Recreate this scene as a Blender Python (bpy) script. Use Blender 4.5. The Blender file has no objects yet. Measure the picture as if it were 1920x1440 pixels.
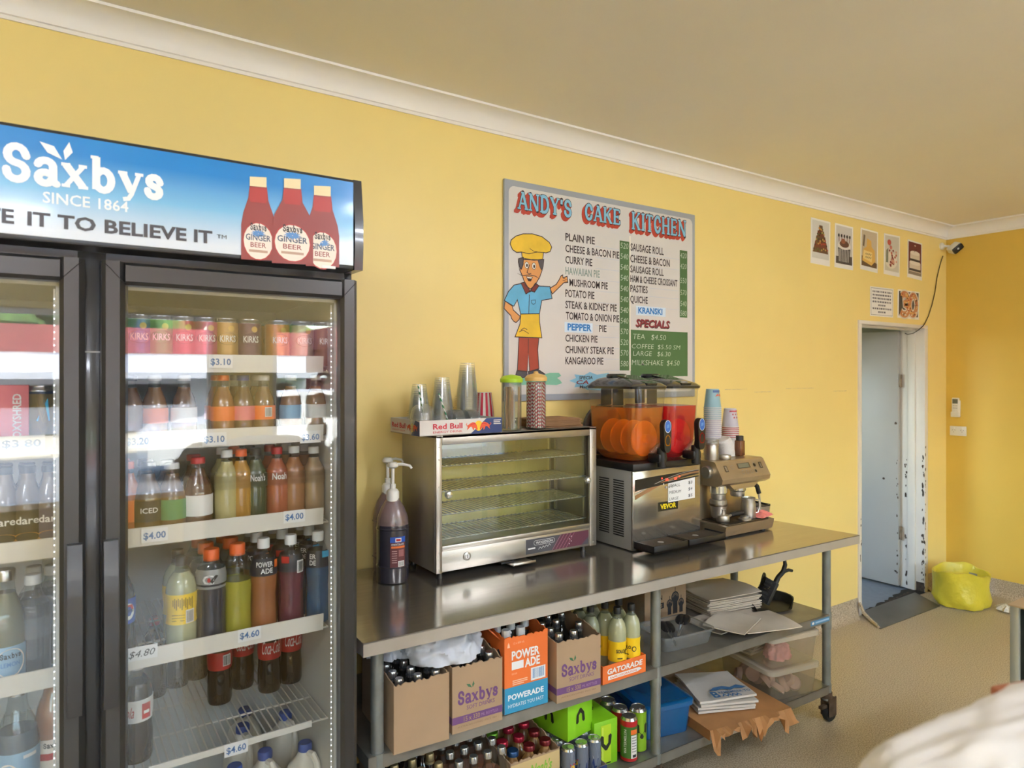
import bpy, bmesh, math, random
from mathutils import Vector, Matrix
from mathutils.geometry import tessellate_polygon
random.seed(7)
PI = math.pi
SC = bpy.context.scene
COL = SC.collection

# ------------------------------------------------------------------ camera
FPX, HY, CH, CD = 1280.0, 702.0, 1.65, 2.537      # focal length in px, horizon row, eye height, distance to back wall
_n = math.hypot(1890, 1280)
UX, UZ = 1890 / _n, 1280 / _n
RIGHT, FWD = Vector((UX, -UZ, 0)), Vector((UZ, UX, 0))
CPOS = Vector((0, -CD, CH))
cd = bpy.data.cameras.new('camera')
cam = bpy.data.objects.new('camera', cd)
COL.objects.link(cam)
cam.location = CPOS
cam.rotation_euler = (PI / 2, 0, -math.atan2(UZ, UX))
cd.sensor_width = 36
cd.lens = 36 * FPX / 1920
cd.shift_y = -(720 - HY) / 1920
cd.clip_start = 0.02
cd.dof.use_dof = True
cd.dof.focus_distance = 2.7
cd.dof.aperture_fstop = 4.0
SC.camera = cam

def at(px, py, x=None, y=None, z=None):
    """the point a pixel of the 1920x1440 frame shows on a plane of the room"""
    d = RIGHT * ((px - 960) / FPX) + FWD - Vector((0, 0, 1)) * ((py - HY) / FPX)
    if y is not None: t = (y - CPOS.y) / d.y
    elif x is not None: t = (x - CPOS.x) / d.x
    else: t = (z - CPOS.z) / d.z
    return CPOS + d * t

# ------------------------------------------------------------------ world, sun, exposure
W = bpy.data.worlds.new('sky'); SC.world = W; W.use_nodes = True
nt = W.node_tree
sky = nt.nodes.new('ShaderNodeTexSky')
sky.sky_type = 'NISHITA'; sky.sun_disc = False
sky.sun_elevation = math.radians(48); sky.sun_rotation = math.radians(20)
sky.dust_density = 3.0; sky.air_density = 1.2
bgn = nt.nodes['Background']
hs = nt.nodes.new('ShaderNodeHueSaturation'); hs.inputs['Saturation'].default_value = 1.0
nt.links.new(sky.outputs[0], hs.inputs['Color']); nt.links.new(hs.outputs[0], bgn.inputs[0])
bgn.inputs[1].default_value = 0.9
sd = bpy.data.lights.new('sun', 'SUN'); sun = bpy.data.objects.new('sun', sd); COL.objects.link(sun)
sd.energy = 2.4; sd.angle = 0.02; sd.color = (1, .95, .86)
sun.rotation_euler = Vector((0.25, -0.62, -0.75)).to_track_quat('-Z', 'Y').to_euler()

def portal(name, loc, rot, sx, sy):
    l = bpy.data.lights.new(name, 'AREA'); l.shape = 'RECTANGLE'; l.size = sx; l.size_y = sy
    l.cycles.is_portal = True
    o = bpy.data.objects.new(name, l); COL.objects.link(o); o.location = loc; o.rotation_euler = rot
    return o
ROOM_X0, ROOM_X1, FRONT_Y, CEIL = -3.2, 5.852, -6.3, 2.80
WINS = [(-2.9, -0.85, .45, 2.24), (-0.7, 1.37, .45, 2.24), (1.95, 3.7, .45, 2.24), (3.9, 5.5, .45, 2.24)]
for w in WINS:
    portal('window_portal', ((w[0] + w[1]) / 2, FRONT_Y - .13, (w[2] + w[3]) / 2), (PI / 2, 0, PI), w[1] - w[0], w[3] - w[2])
portal('window_portal', (3.28, 1.2, 1.6), (0, -PI / 2, 0), 1.1, 1.3)

SC.view_settings.view_transform = 'Standard'
SC.view_settings.look = 'None'
SC.view_settings.gamma = 1
SC.view_settings.use_curve_mapping = False
SC.view_settings.exposure = 1.93
cy = SC.cycles
cy.transparent_max_bounces = 48; cy.max_bounces = 14; cy.diffuse_bounces = 6; cy.glossy_bounces = 6
cy.transmission_bounces = 8; cy.sample_clamp_indirect = 6.0; cy.caustics_reflective = False; cy.caustics_refractive = False

# ------------------------------------------------------------------ materials
def lin(h):
    if isinstance(h, str):
        h = h.lstrip('#'); c = [int(h[i:i + 2], 16) / 255 for i in (0, 2, 4)]
    else: c = [v / 255 for v in h]
    return tuple(v / 12.92 if v <= .04045 else ((v + .055) / 1.055) ** 2.4 for v in c) + (1,)

MATS = {}
def pm(name, col, rough=.5, metal=0, spec=.5, coat=0, noise=None, bump=None, alpha=None, emit=None, trans=0, sss=0, stretch=None):
    """a principled material; noise=(scale, amount) varies its colour, bump=(scale, strength) its surface"""
    if name in MATS: return MATS[name]
    m = bpy.data.materials.new(name); m.use_nodes = True; MATS[name] = m
    t = m.node_tree; b = t.nodes['Principled BSDF']
    c = lin(col)
    b.inputs['Base Color'].default_value = c
    b.inputs['Roughness'].default_value = rough; b.inputs['Metallic'].default_value = metal
    b.inputs['Specular IOR Level'].default_value = spec
    b.inputs['Coat Weight'].default_value = coat; b.inputs['Coat Roughness'].default_value = .08
    if trans: b.inputs['Transmission Weight'].default_value = trans
    if sss:
        b.inputs['Subsurface Weight'].default_value = sss; b.inputs['Subsurface Radius'].default_value = (.02, .02, .02)
    if emit:
        b.inputs['Emission Color'].default_value = lin(emit[0]); b.inputs['Emission Strength'].default_value = emit[1]
    if noise or bump:
        tc = t.nodes.new('ShaderNodeTexCoord'); mp = t.nodes.new('ShaderNodeMapping')
        t.links.new(tc.outputs['Object'], mp.inputs[0])
        if stretch: mp.inputs['Scale'].default_value = stretch
    if noise:
        n = t.nodes.new('ShaderNodeTexNoise'); n.inputs['Scale'].default_value = noise[0]; n.inputs['Detail'].default_value = 6
        t.links.new(mp.outputs[0], n.inputs['Vector'])
        r = t.nodes.new('ShaderNodeValToRGB'); e = r.color_ramp.elements
        k = noise[1]
        e[0].position = .3; e[1].position = .7
        e[0].color = tuple(max(0, v * (1 - k)) for v in c[:3]) + (1,); e[1].color = tuple(min(1, v * (1 + k)) for v in c[:3]) + (1,)
        t.links.new(n.outputs['Fac'], r.inputs[0]); t.links.new(r.outputs[0], b.inputs['Base Color'])
    if bump:
        n2 = t.nodes.new('ShaderNodeTexNoise'); n2.inputs['Scale'].default_value = bump[0]; n2.inputs['Detail'].default_value = 5
        t.links.new(mp.outputs[0], n2.inputs['Vector'])
        bp = t.nodes.new('ShaderNodeBump'); bp.inputs['Strength'].default_value = bump[1]; bp.inputs['Distance'].default_value = .01
        t.links.new(n2.outputs['Fac'], bp.inputs['Height']); t.links.new(bp.outputs[0], b.inputs['Normal'])
    return m

def clear(name, tint=(245, 247, 246), f0=.04, rough=.03, body=0, bodycol=(255, 255, 255), gain=1.0):
    """thin clear sheet: see-through with a view-dependent reflection, and a share of plain plastic or liquid (body)"""
    if name in MATS: return MATS[name]
    m = bpy.data.materials.new(name); m.use_nodes = True; MATS[name] = m
    t = m.node_tree; t.nodes.remove(t.nodes['Principled BSDF']); out = t.nodes['Material Output']
    tr = t.nodes.new('ShaderNodeBsdfTransparent'); tr.inputs[0].default_value = lin(tint)
    gl = t.nodes.new('ShaderNodeBsdfGlossy'); gl.inputs['Roughness'].default_value = rough
    lw = t.nodes.new('ShaderNodeLayerWeight'); lw.inputs[0].default_value = .5
    pw = t.nodes.new('ShaderNodeMath'); pw.operation = 'POWER'; pw.inputs[1].default_value = 5
    t.links.new(lw.outputs['Facing'], pw.inputs[0])
    mr = t.nodes.new('ShaderNodeMapRange'); mr.inputs['To Min'].default_value = f0; mr.inputs['To Max'].default_value = gain
    t.links.new(pw.outputs[0], mr.inputs['Value'])
    base = tr.outputs[0]
    if body:
        df = t.nodes.new('ShaderNodeBsdfPrincipled'); df.inputs['Base Color'].default_value = lin(bodycol); df.inputs['Roughness'].default_value = .25
        mb = t.nodes.new('ShaderNodeMixShader'); mb.inputs[0].default_value = body
        t.links.new(tr.outputs[0], mb.inputs[1]); t.links.new(df.outputs[0], mb.inputs[2]); base = mb.outputs[0]
    mx = t.nodes.new('ShaderNodeMixShader')
    t.links.new(mr.outputs[0], mx.inputs[0]); t.links.new(base, mx.inputs[1]); t.links.new(gl.outputs[0], mx.inputs[2])
    t.links.new(mx.outputs[0], out.inputs[0])
    return m

# ------------------------------------------------------------------ mesh builder
class Flat:
    """a plane to draw on: origin o, axes u and v, normal n"""
    def __init__(s, o, u=(1, 0, 0), v=(0, 0, 1)):
        s.o = Vector(o); s.u = Vector(u).normalized(); s.v = Vector(v).normalized(); s.n = s.u.cross(s.v)
    def __call__(s, a, b, off=0): return s.o + s.u * a + s.v * b + s.n * off
class Round:
    """the skin of an upright cylinder: a runs round it, 0 facing direction ang"""
    def __init__(s, c, r, ang=-PI / 2): s.c = Vector(c); s.r = r; s.ang = ang
    def __call__(s, a, b, off=0):
        t = s.ang + a / s.r
        return s.c + Vector((math.cos(t) * (s.r + off), math.sin(t) * (s.r + off), b))

_TXT = {}
def text_mesh(s, bold=0.0, shear=0.0):
    k = (s, bold, shear)
    if k not in _TXT:
        cu = bpy.data.curves.new('t', 'FONT'); cu.body = s; cu.size = 1; cu.offset = bold; cu.shear = shear; cu.resolution_u = 2; cu.fill_mode = 'FRONT'
        o = bpy.data.objects.new('t', cu)
        me = bpy.data.meshes.new_from_object(o)
        vs = [(v.co.x, v.co.y) for v in me.vertices]; fs = [tuple(p.vertices) for p in me.polygons]
        bpy.data.objects.remove(o); bpy.data.curves.remove(cu); bpy.data.meshes.remove(me)
        _TXT[k] = (vs, fs)
    return _TXT[k]

class MB:
    def __init__(s): s.v = []; s.f = []; s.mi = []; s.sm = []; s.mats = []; s.M = None; s.k = 0
    def eps(s): s.k = (s.k + 1) % 14; return s.k * 1.7e-5      # keeps overlapping paint layers a hair apart
    def add(s, vs, fs, mat, smooth=False):
        if mat not in s.mats: s.mats.append(mat)
        k = s.mats.index(mat); b = len(s.v)
        for p in vs:
            p = Vector(p)
            s.v.append(s.M @ p if s.M else p)
        for f in fs:
            s.f.append(tuple(i + b for i in f)); s.mi.append(k); s.sm.append(smooth)
        return s
    def box(s, x0, x1, y0, y1, z0, z1, mat, bev=0, seg=2):
        bm = bmesh.new(); bmesh.ops.create_cube(bm, size=1)
        for v in bm.verts: v.co = Vector(((x0 + x1) / 2 + v.co.x * (x1 - x0), (y0 + y1) / 2 + v.co.y * (y1 - y0), (z0 + z1) / 2 + v.co.z * (z1 - z0)))
        if bev: bmesh.ops.bevel(bm, geom=bm.edges[:], offset=bev, segments=seg, affect='EDGES', profile=.5)
        bm.verts.index_update()
        s.add([v.co.copy() for v in bm.verts], [[v.index for v in f.verts] for f in bm.faces], mat, bool(bev)); bm.free(); return s
    def lathe(s, prof, mat, seg=20, c=(0, 0, 0), sx=1, sy=1, a0=0, a1=2 * PI, caps=True):
        c = Vector(c); full = abs(a1 - a0 - 2 * PI) < 1e-6; n = seg if full else seg + 1
        vs = []; fs = []
        for r, z in prof:
            for i in range(n):
                a = a0 + (a1 - a0) * i / seg
                vs.append(c + Vector((math.cos(a) * r * sx, math.sin(a) * r * sy, z)))
        for j in range(len(prof) - 1):
            for i in range(seg if not full else n):
                k = (i + 1) % n
                fs.append((j * n + i, j * n + k, (j + 1) * n + k, (j + 1) * n + i))
        if caps and full:
            if prof[0][0] > 1e-5: fs.append(tuple(range(n))[::-1])
            if prof[-1][0] > 1e-5: fs.append(tuple(range((len(prof) - 1) * n, len(prof) * n)))
        return s.add(vs, fs, mat, True)
    def tube(s, pts, r, mat, seg=8, closed=False):
        pts = [Vector(p) for p in pts]; n = len(pts); vs = []; fs = []
        up = Vector((0, 0, 1)); prev = None
        for i, p in enumerate(pts):
            if closed: d = (pts[(i + 1) % n] - pts[i - 1])
            else: d = pts[min(i + 1, n - 1)] - pts[max(i - 1, 0)]
            d.normalize()
            if prev is None:
                a = d.cross(up) if abs(d.z) < .95 else d.cross(Vector((1, 0, 0)))
            else: a = prev - d * prev.dot(d)
            a.normalize(); prev = a; b = d.cross(a)
            rr = r[i] if isinstance(r, (list, tuple)) else r
            for k in range(seg):
                t = 2 * PI * k / seg
                vs.append(p + a * math.cos(t) * rr + b * math.sin(t) * rr)
        m = n if closed else n - 1
        for i in range(m):
            j = (i + 1) % n
            for k in range(seg):
                l = (k + 1) % seg
                fs.append((i * seg + k, i * seg + l, j * seg + l, j * seg + k))
        if not closed:
            fs.append(tuple(range(seg))[::-1]); fs.append(tuple(range((n - 1) * seg, n * seg)))
        return s.add(vs, fs, mat, True)
    def poly(s, surf, pts, mat, off=0):
        off += s.eps(); v2 = [Vector((p[0], p[1], 0)) for p in pts]
        tri = tessellate_polygon([v2])
        out = []
        for t in tri:
            a, b, c = (v2[i] for i in t)
            if (b - a).cross(c - a).z < 0: t = (t[0], t[2], t[1])
            out.append(t)
        return s.add([surf(p[0], p[1], off) for p in pts], out, mat)
    def slab(s, pts, vec, mat, smooth=False):
        """a 3-D outline pushed along vec"""
        pts = [Vector(p) for p in pts]; n = len(pts); vec = Vector(vec)
        nn = Vector((0, 0, 0))
        for i in range(n): nn += pts[i].cross(pts[(i + 1) % n])
        a = nn.normalized(); u = a.orthogonal().normalized(); w = a.cross(u)
        tri = tessellate_polygon([[Vector((p.dot(u), p.dot(w), 0)) for p in pts]])
        fs = [tuple(t) for t in tri] + [tuple(i + n for i in t[::-1]) for t in tri]
        fs += [(i, (i + 1) % n, (i + 1) % n + n, i + n) for i in range(n)]
        b = MB(); b.add(pts + [p + vec for p in pts], fs, mat)
        bm = bmesh.new(); vv = [bm.verts.new(p) for p in b.v]
        for f in fs:
            try: bm.faces.new([vv[i] for i in f])
            except ValueError: pass
        bmesh.ops.recalc_face_normals(bm, faces=bm.faces[:]); bm.verts.index_update()
        s.add([v.co.copy() for v in bm.verts], [[v.index for v in f.verts] for f in bm.faces], mat, smooth); bm.free(); return s
    def rect(s, surf, u0, u1, v0, v1, mat, off=0, n=1):
        vs = []; fs = []; off += s.eps()
        for i in range(n + 1):
            u = u0 + (u1 - u0) * i / n
            vs += [surf(u, v0, off), surf(u, v1, off)]
        for i in range(n): fs.append((2 * i, 2 * i + 2, 2 * i + 3, 2 * i + 1))
        return s.add(vs, fs, mat)
    def ell(s, surf, cu, cv, ru, rv, mat, off=0, n=18, a0=0, a1=2 * PI):
        return s.poly(surf, [(cu + ru * math.cos(a0 + (a1 - a0) * i / n), cv + rv * math.sin(a0 + (a1 - a0) * i / n)) for i in range(n)], mat, off)
    def rib(s, surf, pts, w, mat, off=0, closed=False):
        pts = [Vector(p[:2]) for p in pts]; n = len(pts); vs = []; fs = []; off += s.eps()
        for i, p in enumerate(pts):
            a = pts[i - 1] if (i > 0 or closed) else p; b = pts[(i + 1) % n] if (i < n - 1 or closed) else p
            d0 = (p - a); d1 = (b - p)
            d0 = d0.normalized() if d0.length > 1e-9 else d1.normalized(); d1 = d1.normalized() if d1.length > 1e-9 else d0
            t = (d0 + d1); t = t.normalized() if t.length > 1e-6 else d0
            nn = Vector((-t.y, t.x)); k = min(2.0, 1 / max(.3, nn.dot(Vector((-d0.y, d0.x)))))
            ww = (w[i] if isinstance(w, (list, tuple)) else w) / 2 * k
            q0 = p - nn * ww; q1 = p + nn * ww
            vs += [surf(q0.x, q0.y, off), surf(q1.x, q1.y, off)]
        m = n if closed else n - 1
        for i in range(m):
            j = (i + 1) % n
            fs.append((2 * i, 2 * j, 2 * j + 1, 2 * i + 1))
        return s.add(vs, fs, mat)
    def text(s, surf, t, u, v, h, mat, w=None, bold=0.0, shear=0.0, off=.0006, align='l', ref=None, rise=0.0):
        """letters in the plane: h is the height of a capital; w squeezes the line to a width; rise lifts its far end"""
        vs, fs = text_mesh(t, bold, shear)
        if not vs: return s
        x0 = min(p[0] for p in vs); x1 = max(p[0] for p in vs)
        k = h / .73; kx = (w / (x1 - x0)) if w else k
        ww = (x1 - x0) * kx
        du = {'l': 0, 'c': -ww / 2, 'r': -ww}[align]
        return s.add([surf(u + du + (p[0] - x0) * kx, v + p[1] * k + rise * (p[0] - x0) / (x1 - x0), off) for p in vs], fs, mat)
    def build(s, name, parent=None, loc=None, rz=0, rot=None, label=None, cat=None, group=None, kind=None, sharp=38):
        me = bpy.data.meshes.new(name)
        me.from_pydata([tuple(p) for p in s.v], [], s.f)
        for m in s.mats: me.materials.append(m)
        if s.f:
            me.polygons.foreach_set('material_index', s.mi); me.polygons.foreach_set('use_smooth', s.sm)
        me.update()
        if any(s.sm): me.set_sharp_from_angle(angle=math.radians(sharp))
        o = bpy.data.objects.new(name, me); COL.objects.link(o)
        if parent: o.parent = parent
        if loc is not None: o.location = loc
        if rot: o.rotation_euler = rot
        elif rz: o.rotation_euler = (0, 0, rz)
        tag(o, label, cat, group, kind)
        return o

def tag(o, label=None, cat=None, group=None, kind=None):
    if label: o['label'] = label
    if cat: o['category'] = cat
    if group: o['group'] = group
    if kind: o['kind'] = kind
    return o
def thing(name, label, cat, loc=(0, 0, 0), rz=0, group=None, rot=None):
    o = bpy.data.objects.new(name, None); COL.objects.link(o); o.location = loc
    o.rotation_euler = rot if rot else (0, 0, rz); o.empty_display_size = .05
    return tag(o, label, cat, group)
KIDS = {}
def dup(root, loc, rz=0, label=None, group=None, rot=None):
    """a copy of a thing with copies of its parts and their sub-parts"""
    if root.name not in KIDS: KIDS[root.name] = [(c, [g for g in COL.objects if g.parent == c]) for c in COL.objects if c.parent == root]
    r = root.copy(); COL.objects.link(r); r.location = loc; r.rotation_euler = rot if rot else (0, 0, rz)
    if label: r['label'] = label
    if group: r['group'] = group
    for ch, gs in KIDS[root.name]:
        c = ch.copy(); COL.objects.link(c); c.parent = r
        for g in gs:
            d = g.copy(); COL.objects.link(d); d.parent = c
    return r

# ------------------------------------------------------------------ painted slab-serif letters
def arc(cx, cy, rx, ry, d0, d1, n=12):
    return [(cx + rx * math.cos(math.radians(d0 + (d1 - d0) * i / n)), cy + ry * math.sin(math.radians(d0 + (d1 - d0) * i / n))) for i in range(n + 1)]
# glyph: width, strokes [(points, thick?)], serifs [(x, y, half width)]
SLABS = {
 'A': (.80, [([(.12, .05), (.40, .97)], 0), ([(.40, .97), (.68, .05)], 1), ([(.22, .34), (.58, .34)], 0)], [(.12, .05, .13), (.68, .05, .15), (.36, .95, .10)]),
 'N': (.84, [([(.14, .05), (.14, .95)], 0), ([(.14, .95), (.68, .05)], 1), ([(.70, .05), (.70, .95)], 0)], [(.14, .05, .13), (.12, .95, .13), (.70, .95, .13)]),
 'D': (.76, [([(.16, .05), (.16, .95)], 1), ([(.16, .95)] + arc(.34, .5, .30, .45, 90, -90, 10) + [(.16, .05)], 1)], [(.14, .05, .13), (.14, .95, .13)]),
 'Y': (.78, [([(.12, .95), (.39, .48)], 1), ([(.66, .95), (.39, .48)], 0), ([(.39, .48), (.39, .05)], 1)], [(.12, .95, .13), (.66, .95, .12), (.39, .05, .15)]),
 "'": (.26, [([(.13, .95), (.12, .68)], 1)], []),
 'S': (.68, [([(.56, .70)] + arc(.34, .72, .20, .22, 20, 250, 10) + arc(.34, .27, .22, .22, 80, -160, 10) + [(.12, .30)], 1)], [(.57, .74, .05), (.10, .26, .05)]),
 'C': (.72, [([(.60, .68)] + arc(.38, .5, .26, .44, 45, 315, 14) + [(.60, .30)], 1)], [(.60, .72, .05)]),
 'K': (.82, [([(.16, .05), (.16, .95)], 1), ([(.66, .95), (.20, .42)], 0), ([(.32, .56), (.68, .05)], 1)], [(.15, .05, .14), (.15, .95, .14), (.66, .95, .12), (.68, .05, .13)]),
 'E': (.72, [([(.16, .05), (.16, .95)], 1), ([(.16, .94), (.58, .94)], 0), ([(.16, .5), (.46, .5)], 0), ([(.16, .06), (.60, .06)], 0), ([(.59, .94), (.59, .76)], 0), ([(.61, .06), (.61, .26)], 0), ([(.46, .60), (.46, .40)], 0)], [(.14, .05, .12), (.14, .95, .12)]),
 'I': (.40, [([(.20, .05), (.20, .95)], 1)], [(.20, .05, .16), (.20, .95, .16)]),
 'T': (.72, [([(.36, .05), (.36, .95)], 1), ([(.08, .94), (.64, .94)], 0), ([(.08, .94), (.08, .74)], 0), ([(.64, .94), (.64, .74)], 0)], [(.36, .05, .16)]),
 'H': (.84, [([(.17, .05), (.17, .95)], 1), ([(.67, .05), (.67, .95)], 1), ([(.17, .5), (.67, .5)], 0)], [(.17, .05, .14), (.17, .95, .14), (.67, .05, .14), (.67, .95, .14)]),
 'a': (.60, [(arc(.28, .50, .18, .17, 165, 10, 7) + [(.46, .40), (.46, .10), (.54, .05)], 1), (arc(.27, .19, .16, .15, 60, 350, 12), 1)], []),
 'x': (.66, [([(.12, .64), (.54, .05)], 1), ([(.54, .64), (.12, .05)], 0)], [(.12, .64, .11), (.53, .64, .10), (.12, .05, .10), (.54, .05, .12)]),
 'b': (.66, [([(.16, .98), (.16, .05)], 1), (arc(.34, .33, .20, .28, 150, -150, 14), 1)], [(.12, .96, .10)]),
 'y': (.66, [([(.12, .64), (.36, .10)], 1), ([(.56, .64), (.36, .04), (.28, -.10), (.14, -.13)], 0)], [(.13, .64, .12), (.56, .64, .11)]),
 's': (.50, [([(.42, .48)] + arc(.26, .50, .14, .13, 20, 250, 8) + arc(.25, .20, .16, .15, 80, -160, 8) + [(.08, .22)], 1)], [(.43, .52, .04), (.07, .17, .04)]),
}
def slab_width(t, gap=.04): return sum((SLABS[c][0] + gap) if c != ' ' else .5 for c in t) - gap
def slab_text(mb, surf, t, u, v, h, w, mat, thick=.17, thin=.085, grow=0.0, off=.0006, rise=0.0, gap=.04):
    kx = w / slab_width(t, gap); x = 0
    for c in t:
        if c == ' ': x += .5; continue
        gw, strokes, ser = SLABS[c]
        def S(a, b, o=0, x=x): return surf(u + (x + a) * kx, v + b * h + rise * (x + a) * kx / w, o)
        for pts, th in strokes:
            mb.rib(S, pts, (thick if th else thin) + grow, mat, off)
            if grow or c in 'SCas':
                for p in (pts[0], pts[-1]): mb.ell(S, p[0], p[1], ((thick if th else thin) + grow) / 2, ((thick if th else thin) + grow) / 2, mat, off, 8)
        for sx, sy, hw in ser:
            mb.rect(S, sx - hw - grow / 2, sx + hw + grow / 2, sy - .045 - grow / 2, sy + .045 + grow / 2, mat, off)
        x += gw + gap
def leafpair(mb, surf, u, v, s, mat, off=.0006):
    mb.poly(surf, [(u, v), (u - .62 * s, v + .25 * s), (u - .95 * s, v + .75 * s), (u - .35 * s, v + .62 * s)], mat, off)
    mb.poly(surf, [(u + .12 * s, v), (u + .05 * s, v + .45 * s), (u + .30 * s, v + .95 * s), (u + .45 * s, v + .45 * s)], mat, off)
# ================================================================== THE ROOM
def speckle(name, base, dark, light, scale=165):
    m = pm(name, base, .45)
    t = m.node_tree; b = t.nodes['Principled BSDF']
    tc = t.nodes.new('ShaderNodeTexCoord'); v = t.nodes.new('ShaderNodeTexNoise'); v.inputs['Scale'].default_value = scale; v.inputs['Detail'].default_value = 2
    t.links.new(tc.outputs['Object'], v.inputs['Vector'])
    r = t.nodes.new('ShaderNodeValToRGB'); e = r.color_ramp.elements
    e[0].position = .36; e[0].color = lin(dark); e[1].position = .64; e[1].color = lin(light)
    q = r.color_ramp.elements.new(.5); q.color = lin(base)
    t.links.new(v.outputs['Fac'], r.inputs[0]); t.links.new(r.outputs[0], b.inputs['Base Color'])
    return m
M_YEL2 = pm('shaded_yellow_wall_paint', '#e0bd58', .42, spec=.4, noise=(1.6, .025), bump=(14, .02))  # right wall: more saturated yellow, darkened to carry that wall's dimmer light
M_YEL = pm('yellow_wall_paint', '#f1d98c', .42, spec=.4, noise=(1.6, .025), bump=(14, .02))
M_CEIL = pm('ceiling_paint', '#f0ebe2', .55, noise=(.7, .03))
M_CORN = pm('cornice_paint', '#f4f1ee', .4, noise=(2, .02))
M_FLOOR = speckle('speckled_vinyl', '#b5a78f', '#97886f', '#c9bba2')
M_COVE = speckle('speckled_cove', '#b3a38d', '#8f806c', '#ccbda6')
M_WHITE = pm('white_gloss_paint', '#e4ddd2', .35, noise=(3, .04))
M_CHIP = pm('bare_chipped_wood', '#4a3c30', .8, noise=(40, .4))
M_DOOR = pm('grey_door_paint', '#aeaca6', .35, noise=(2, .04))
M_BACKFLOOR = pm('blue_grey_floor_paint', '#7f8894', .5, noise=(30, .08))
M_GREYWALL = pm('back_room_wall', '#b9bcb2', .6)
M_DARK = pm('dark_grime', '#2a251f', .8, noise=(30, .4))
M_BLACK = pm('black_plastic', '#1b1b1c', .35)
M_WPL = pm('white_plastic', '#e8e6e0', .35)
M_SCUFF = pm('scuffed_grey_paint', '#d9c490', .6, noise=(30, .1))
ST = dict(kind='structure')
X0, X1, FY = ROOM_X0, ROOM_X1, FRONT_Y
DX0, DX1, DZ = 4.569, 5.533, 2.022
b = MB(); b.box(X0, X1 + .15, FY, .0, -.12, 0, M_FLOOR); b.build('floor', **ST)
b = MB(); b.box(X0 - .15, X1 + .15, FY - .15, .12, CEIL, CEIL + .15, M_CEIL); b.build('ceiling', **ST)
b = MB(); b.box(X0 - .15, DX0, 0, .12, -.12, CEIL, M_YEL); b.box(DX1, X1 + .15, 0, .12, -.12, CEIL, M_YEL); b.box(DX0, DX1, 0, .12, DZ, CEIL, M_YEL)
wb = b.build('wall_back', **ST)
FB = Flat((0, 0, 0))
s = MB()
for px, py, w, h in [(1575, 733, .16, .012), (1500, 728, .30, .008), (1430, 735, .16, .01), (1380, 730, .2, .007)]:
    p = at(px, py, y=0); n = 14
    top = [(p.x + w * (i / n - .5), p.z + h * random.uniform(.05, .35)) for i in range(n + 1)]
    bot = [(p.x + w * (i / n - .5), p.z - h * random.uniform(.05, .35)) for i in range(n, -1, -1)]
    s.poly(FB, top + bot, M_SCUFF, .0008)
s.build('scuff_mark', parent=wb)
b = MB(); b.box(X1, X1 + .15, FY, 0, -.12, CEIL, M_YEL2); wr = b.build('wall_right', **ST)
b = MB(); b.box(X0 - .15, X0, FY, 0, -.12, CEIL, M_YEL); b.build('wall_left', **ST)
# shop front with four windows
M_ALU = pm('white_window_frame', '#dedcd6', .4)
b = MB(); zt, zb = 2.24, .45
b.box(X0 - .15, X1 + .15, FY - .15, FY, -.12, zb, M_YEL); b.box(X0 - .15, X1 + .15, FY - .15, FY, zt, CEIL, M_YEL)
xs = [X0 - .15] + [v for w in WINS for v in (w[0], w[1])] + [X1 + .15]
for i in range(0, len(xs), 2): b.box(xs[i], xs[i + 1], FY - .15, FY, zb, zt, M_YEL)
b.build('wall_front', **ST)
M_GLASS = clear('window_glass', (250, 252, 250), .05)
for k, w in enumerate(WINS):
    b = MB(); f = .05
    b.box(w[0], w[0] + f, FY - .12, FY - .03, w[2], w[3], M_ALU); b.box(w[1] - f, w[1], FY - .12, FY - .03, w[2], w[3], M_ALU)
    b.box(w[0] + f, w[1] - f, FY - .12, FY - .03, w[2], w[2] + f, M_ALU); b.box(w[0] + f, w[1] - f, FY - .12, FY - .03, w[3] - f, w[3], M_ALU)
    o = b.build('window_%d' % (k + 1), **ST)
    g = MB(); g.box(w[0] + f, w[1] - f, FY - .08, FY - .074, w[2] + f, w[3] - f, M_GLASS); g.build('pane', parent=o)
# cornices
def cove(n=8):
    pr = [(0, 0), (.006, 0), (.006, .012)]
    for i in range(n + 1):
        a = PI / 2 * i / n
        pr.append((.012 + .068 * (1 - math.cos(a)), .014 + .066 * math.sin(a)))
    return pr + [(.088, .080), (.088, .0895), (0, .0895)]
def run(prof, p0, p1, inward, up, mat, b):
    """a moulding profile carried from p0 to p1 (mitred 45 degrees at p1 when asked)"""
    p0 = Vector(p0); p1 = Vector(p1); d = (p1 - p0).normalized(); inward = Vector(inward); n = len(prof)
    vs = [p0 + inward * q[0] + Vector((0, 0, 1)) * q[1] * up for q in prof] + [p1 - d * q[0] + inward * q[0] + Vector((0, 0, 1)) * q[1] * up for q in prof]
    fs = [(i, (i + 1) % n, (i + 1) % n + n, i + n) for i in range(n)]
    b.add(vs, fs, mat, True)
b = MB(); run(cove(), (X0, 0, CEIL - .09), (X1, 0, CEIL - .09), (0, -1, 0), 1, M_CORN, b); b.build('trim_1', **ST)
b = MB(); run(cove(), (X1, FY, CEIL - .09), (X1, 0, CEIL - .09), (-1, 0, 0), 1, M_CORN, b); b.build('trim_2', **ST)
def skirt(n=6):
    pr = [(0, 0), (0, .125), (.004, .125), (.004, .055)]
    for i in range(1, n + 1):
        a = PI / 2 * i / n
        pr.append((.004 + .05 * (1 - math.cos(a)), .055 - .0545 * math.sin(a)))
    return pr + [(.054, 0)]
b = MB(); run(skirt(), (X0, 0, 0), (DX0 - .002 + .0, 0, 0), (0, -1, 0), 1, M_COVE, b); b.build('baseboard_back', **ST)
b = MB(); run(skirt(), (DX1, 0, 0), (X1, 0, 0), (0, -1, 0), 1, M_COVE, b); b.build('baseboard_corner', **ST)
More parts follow.
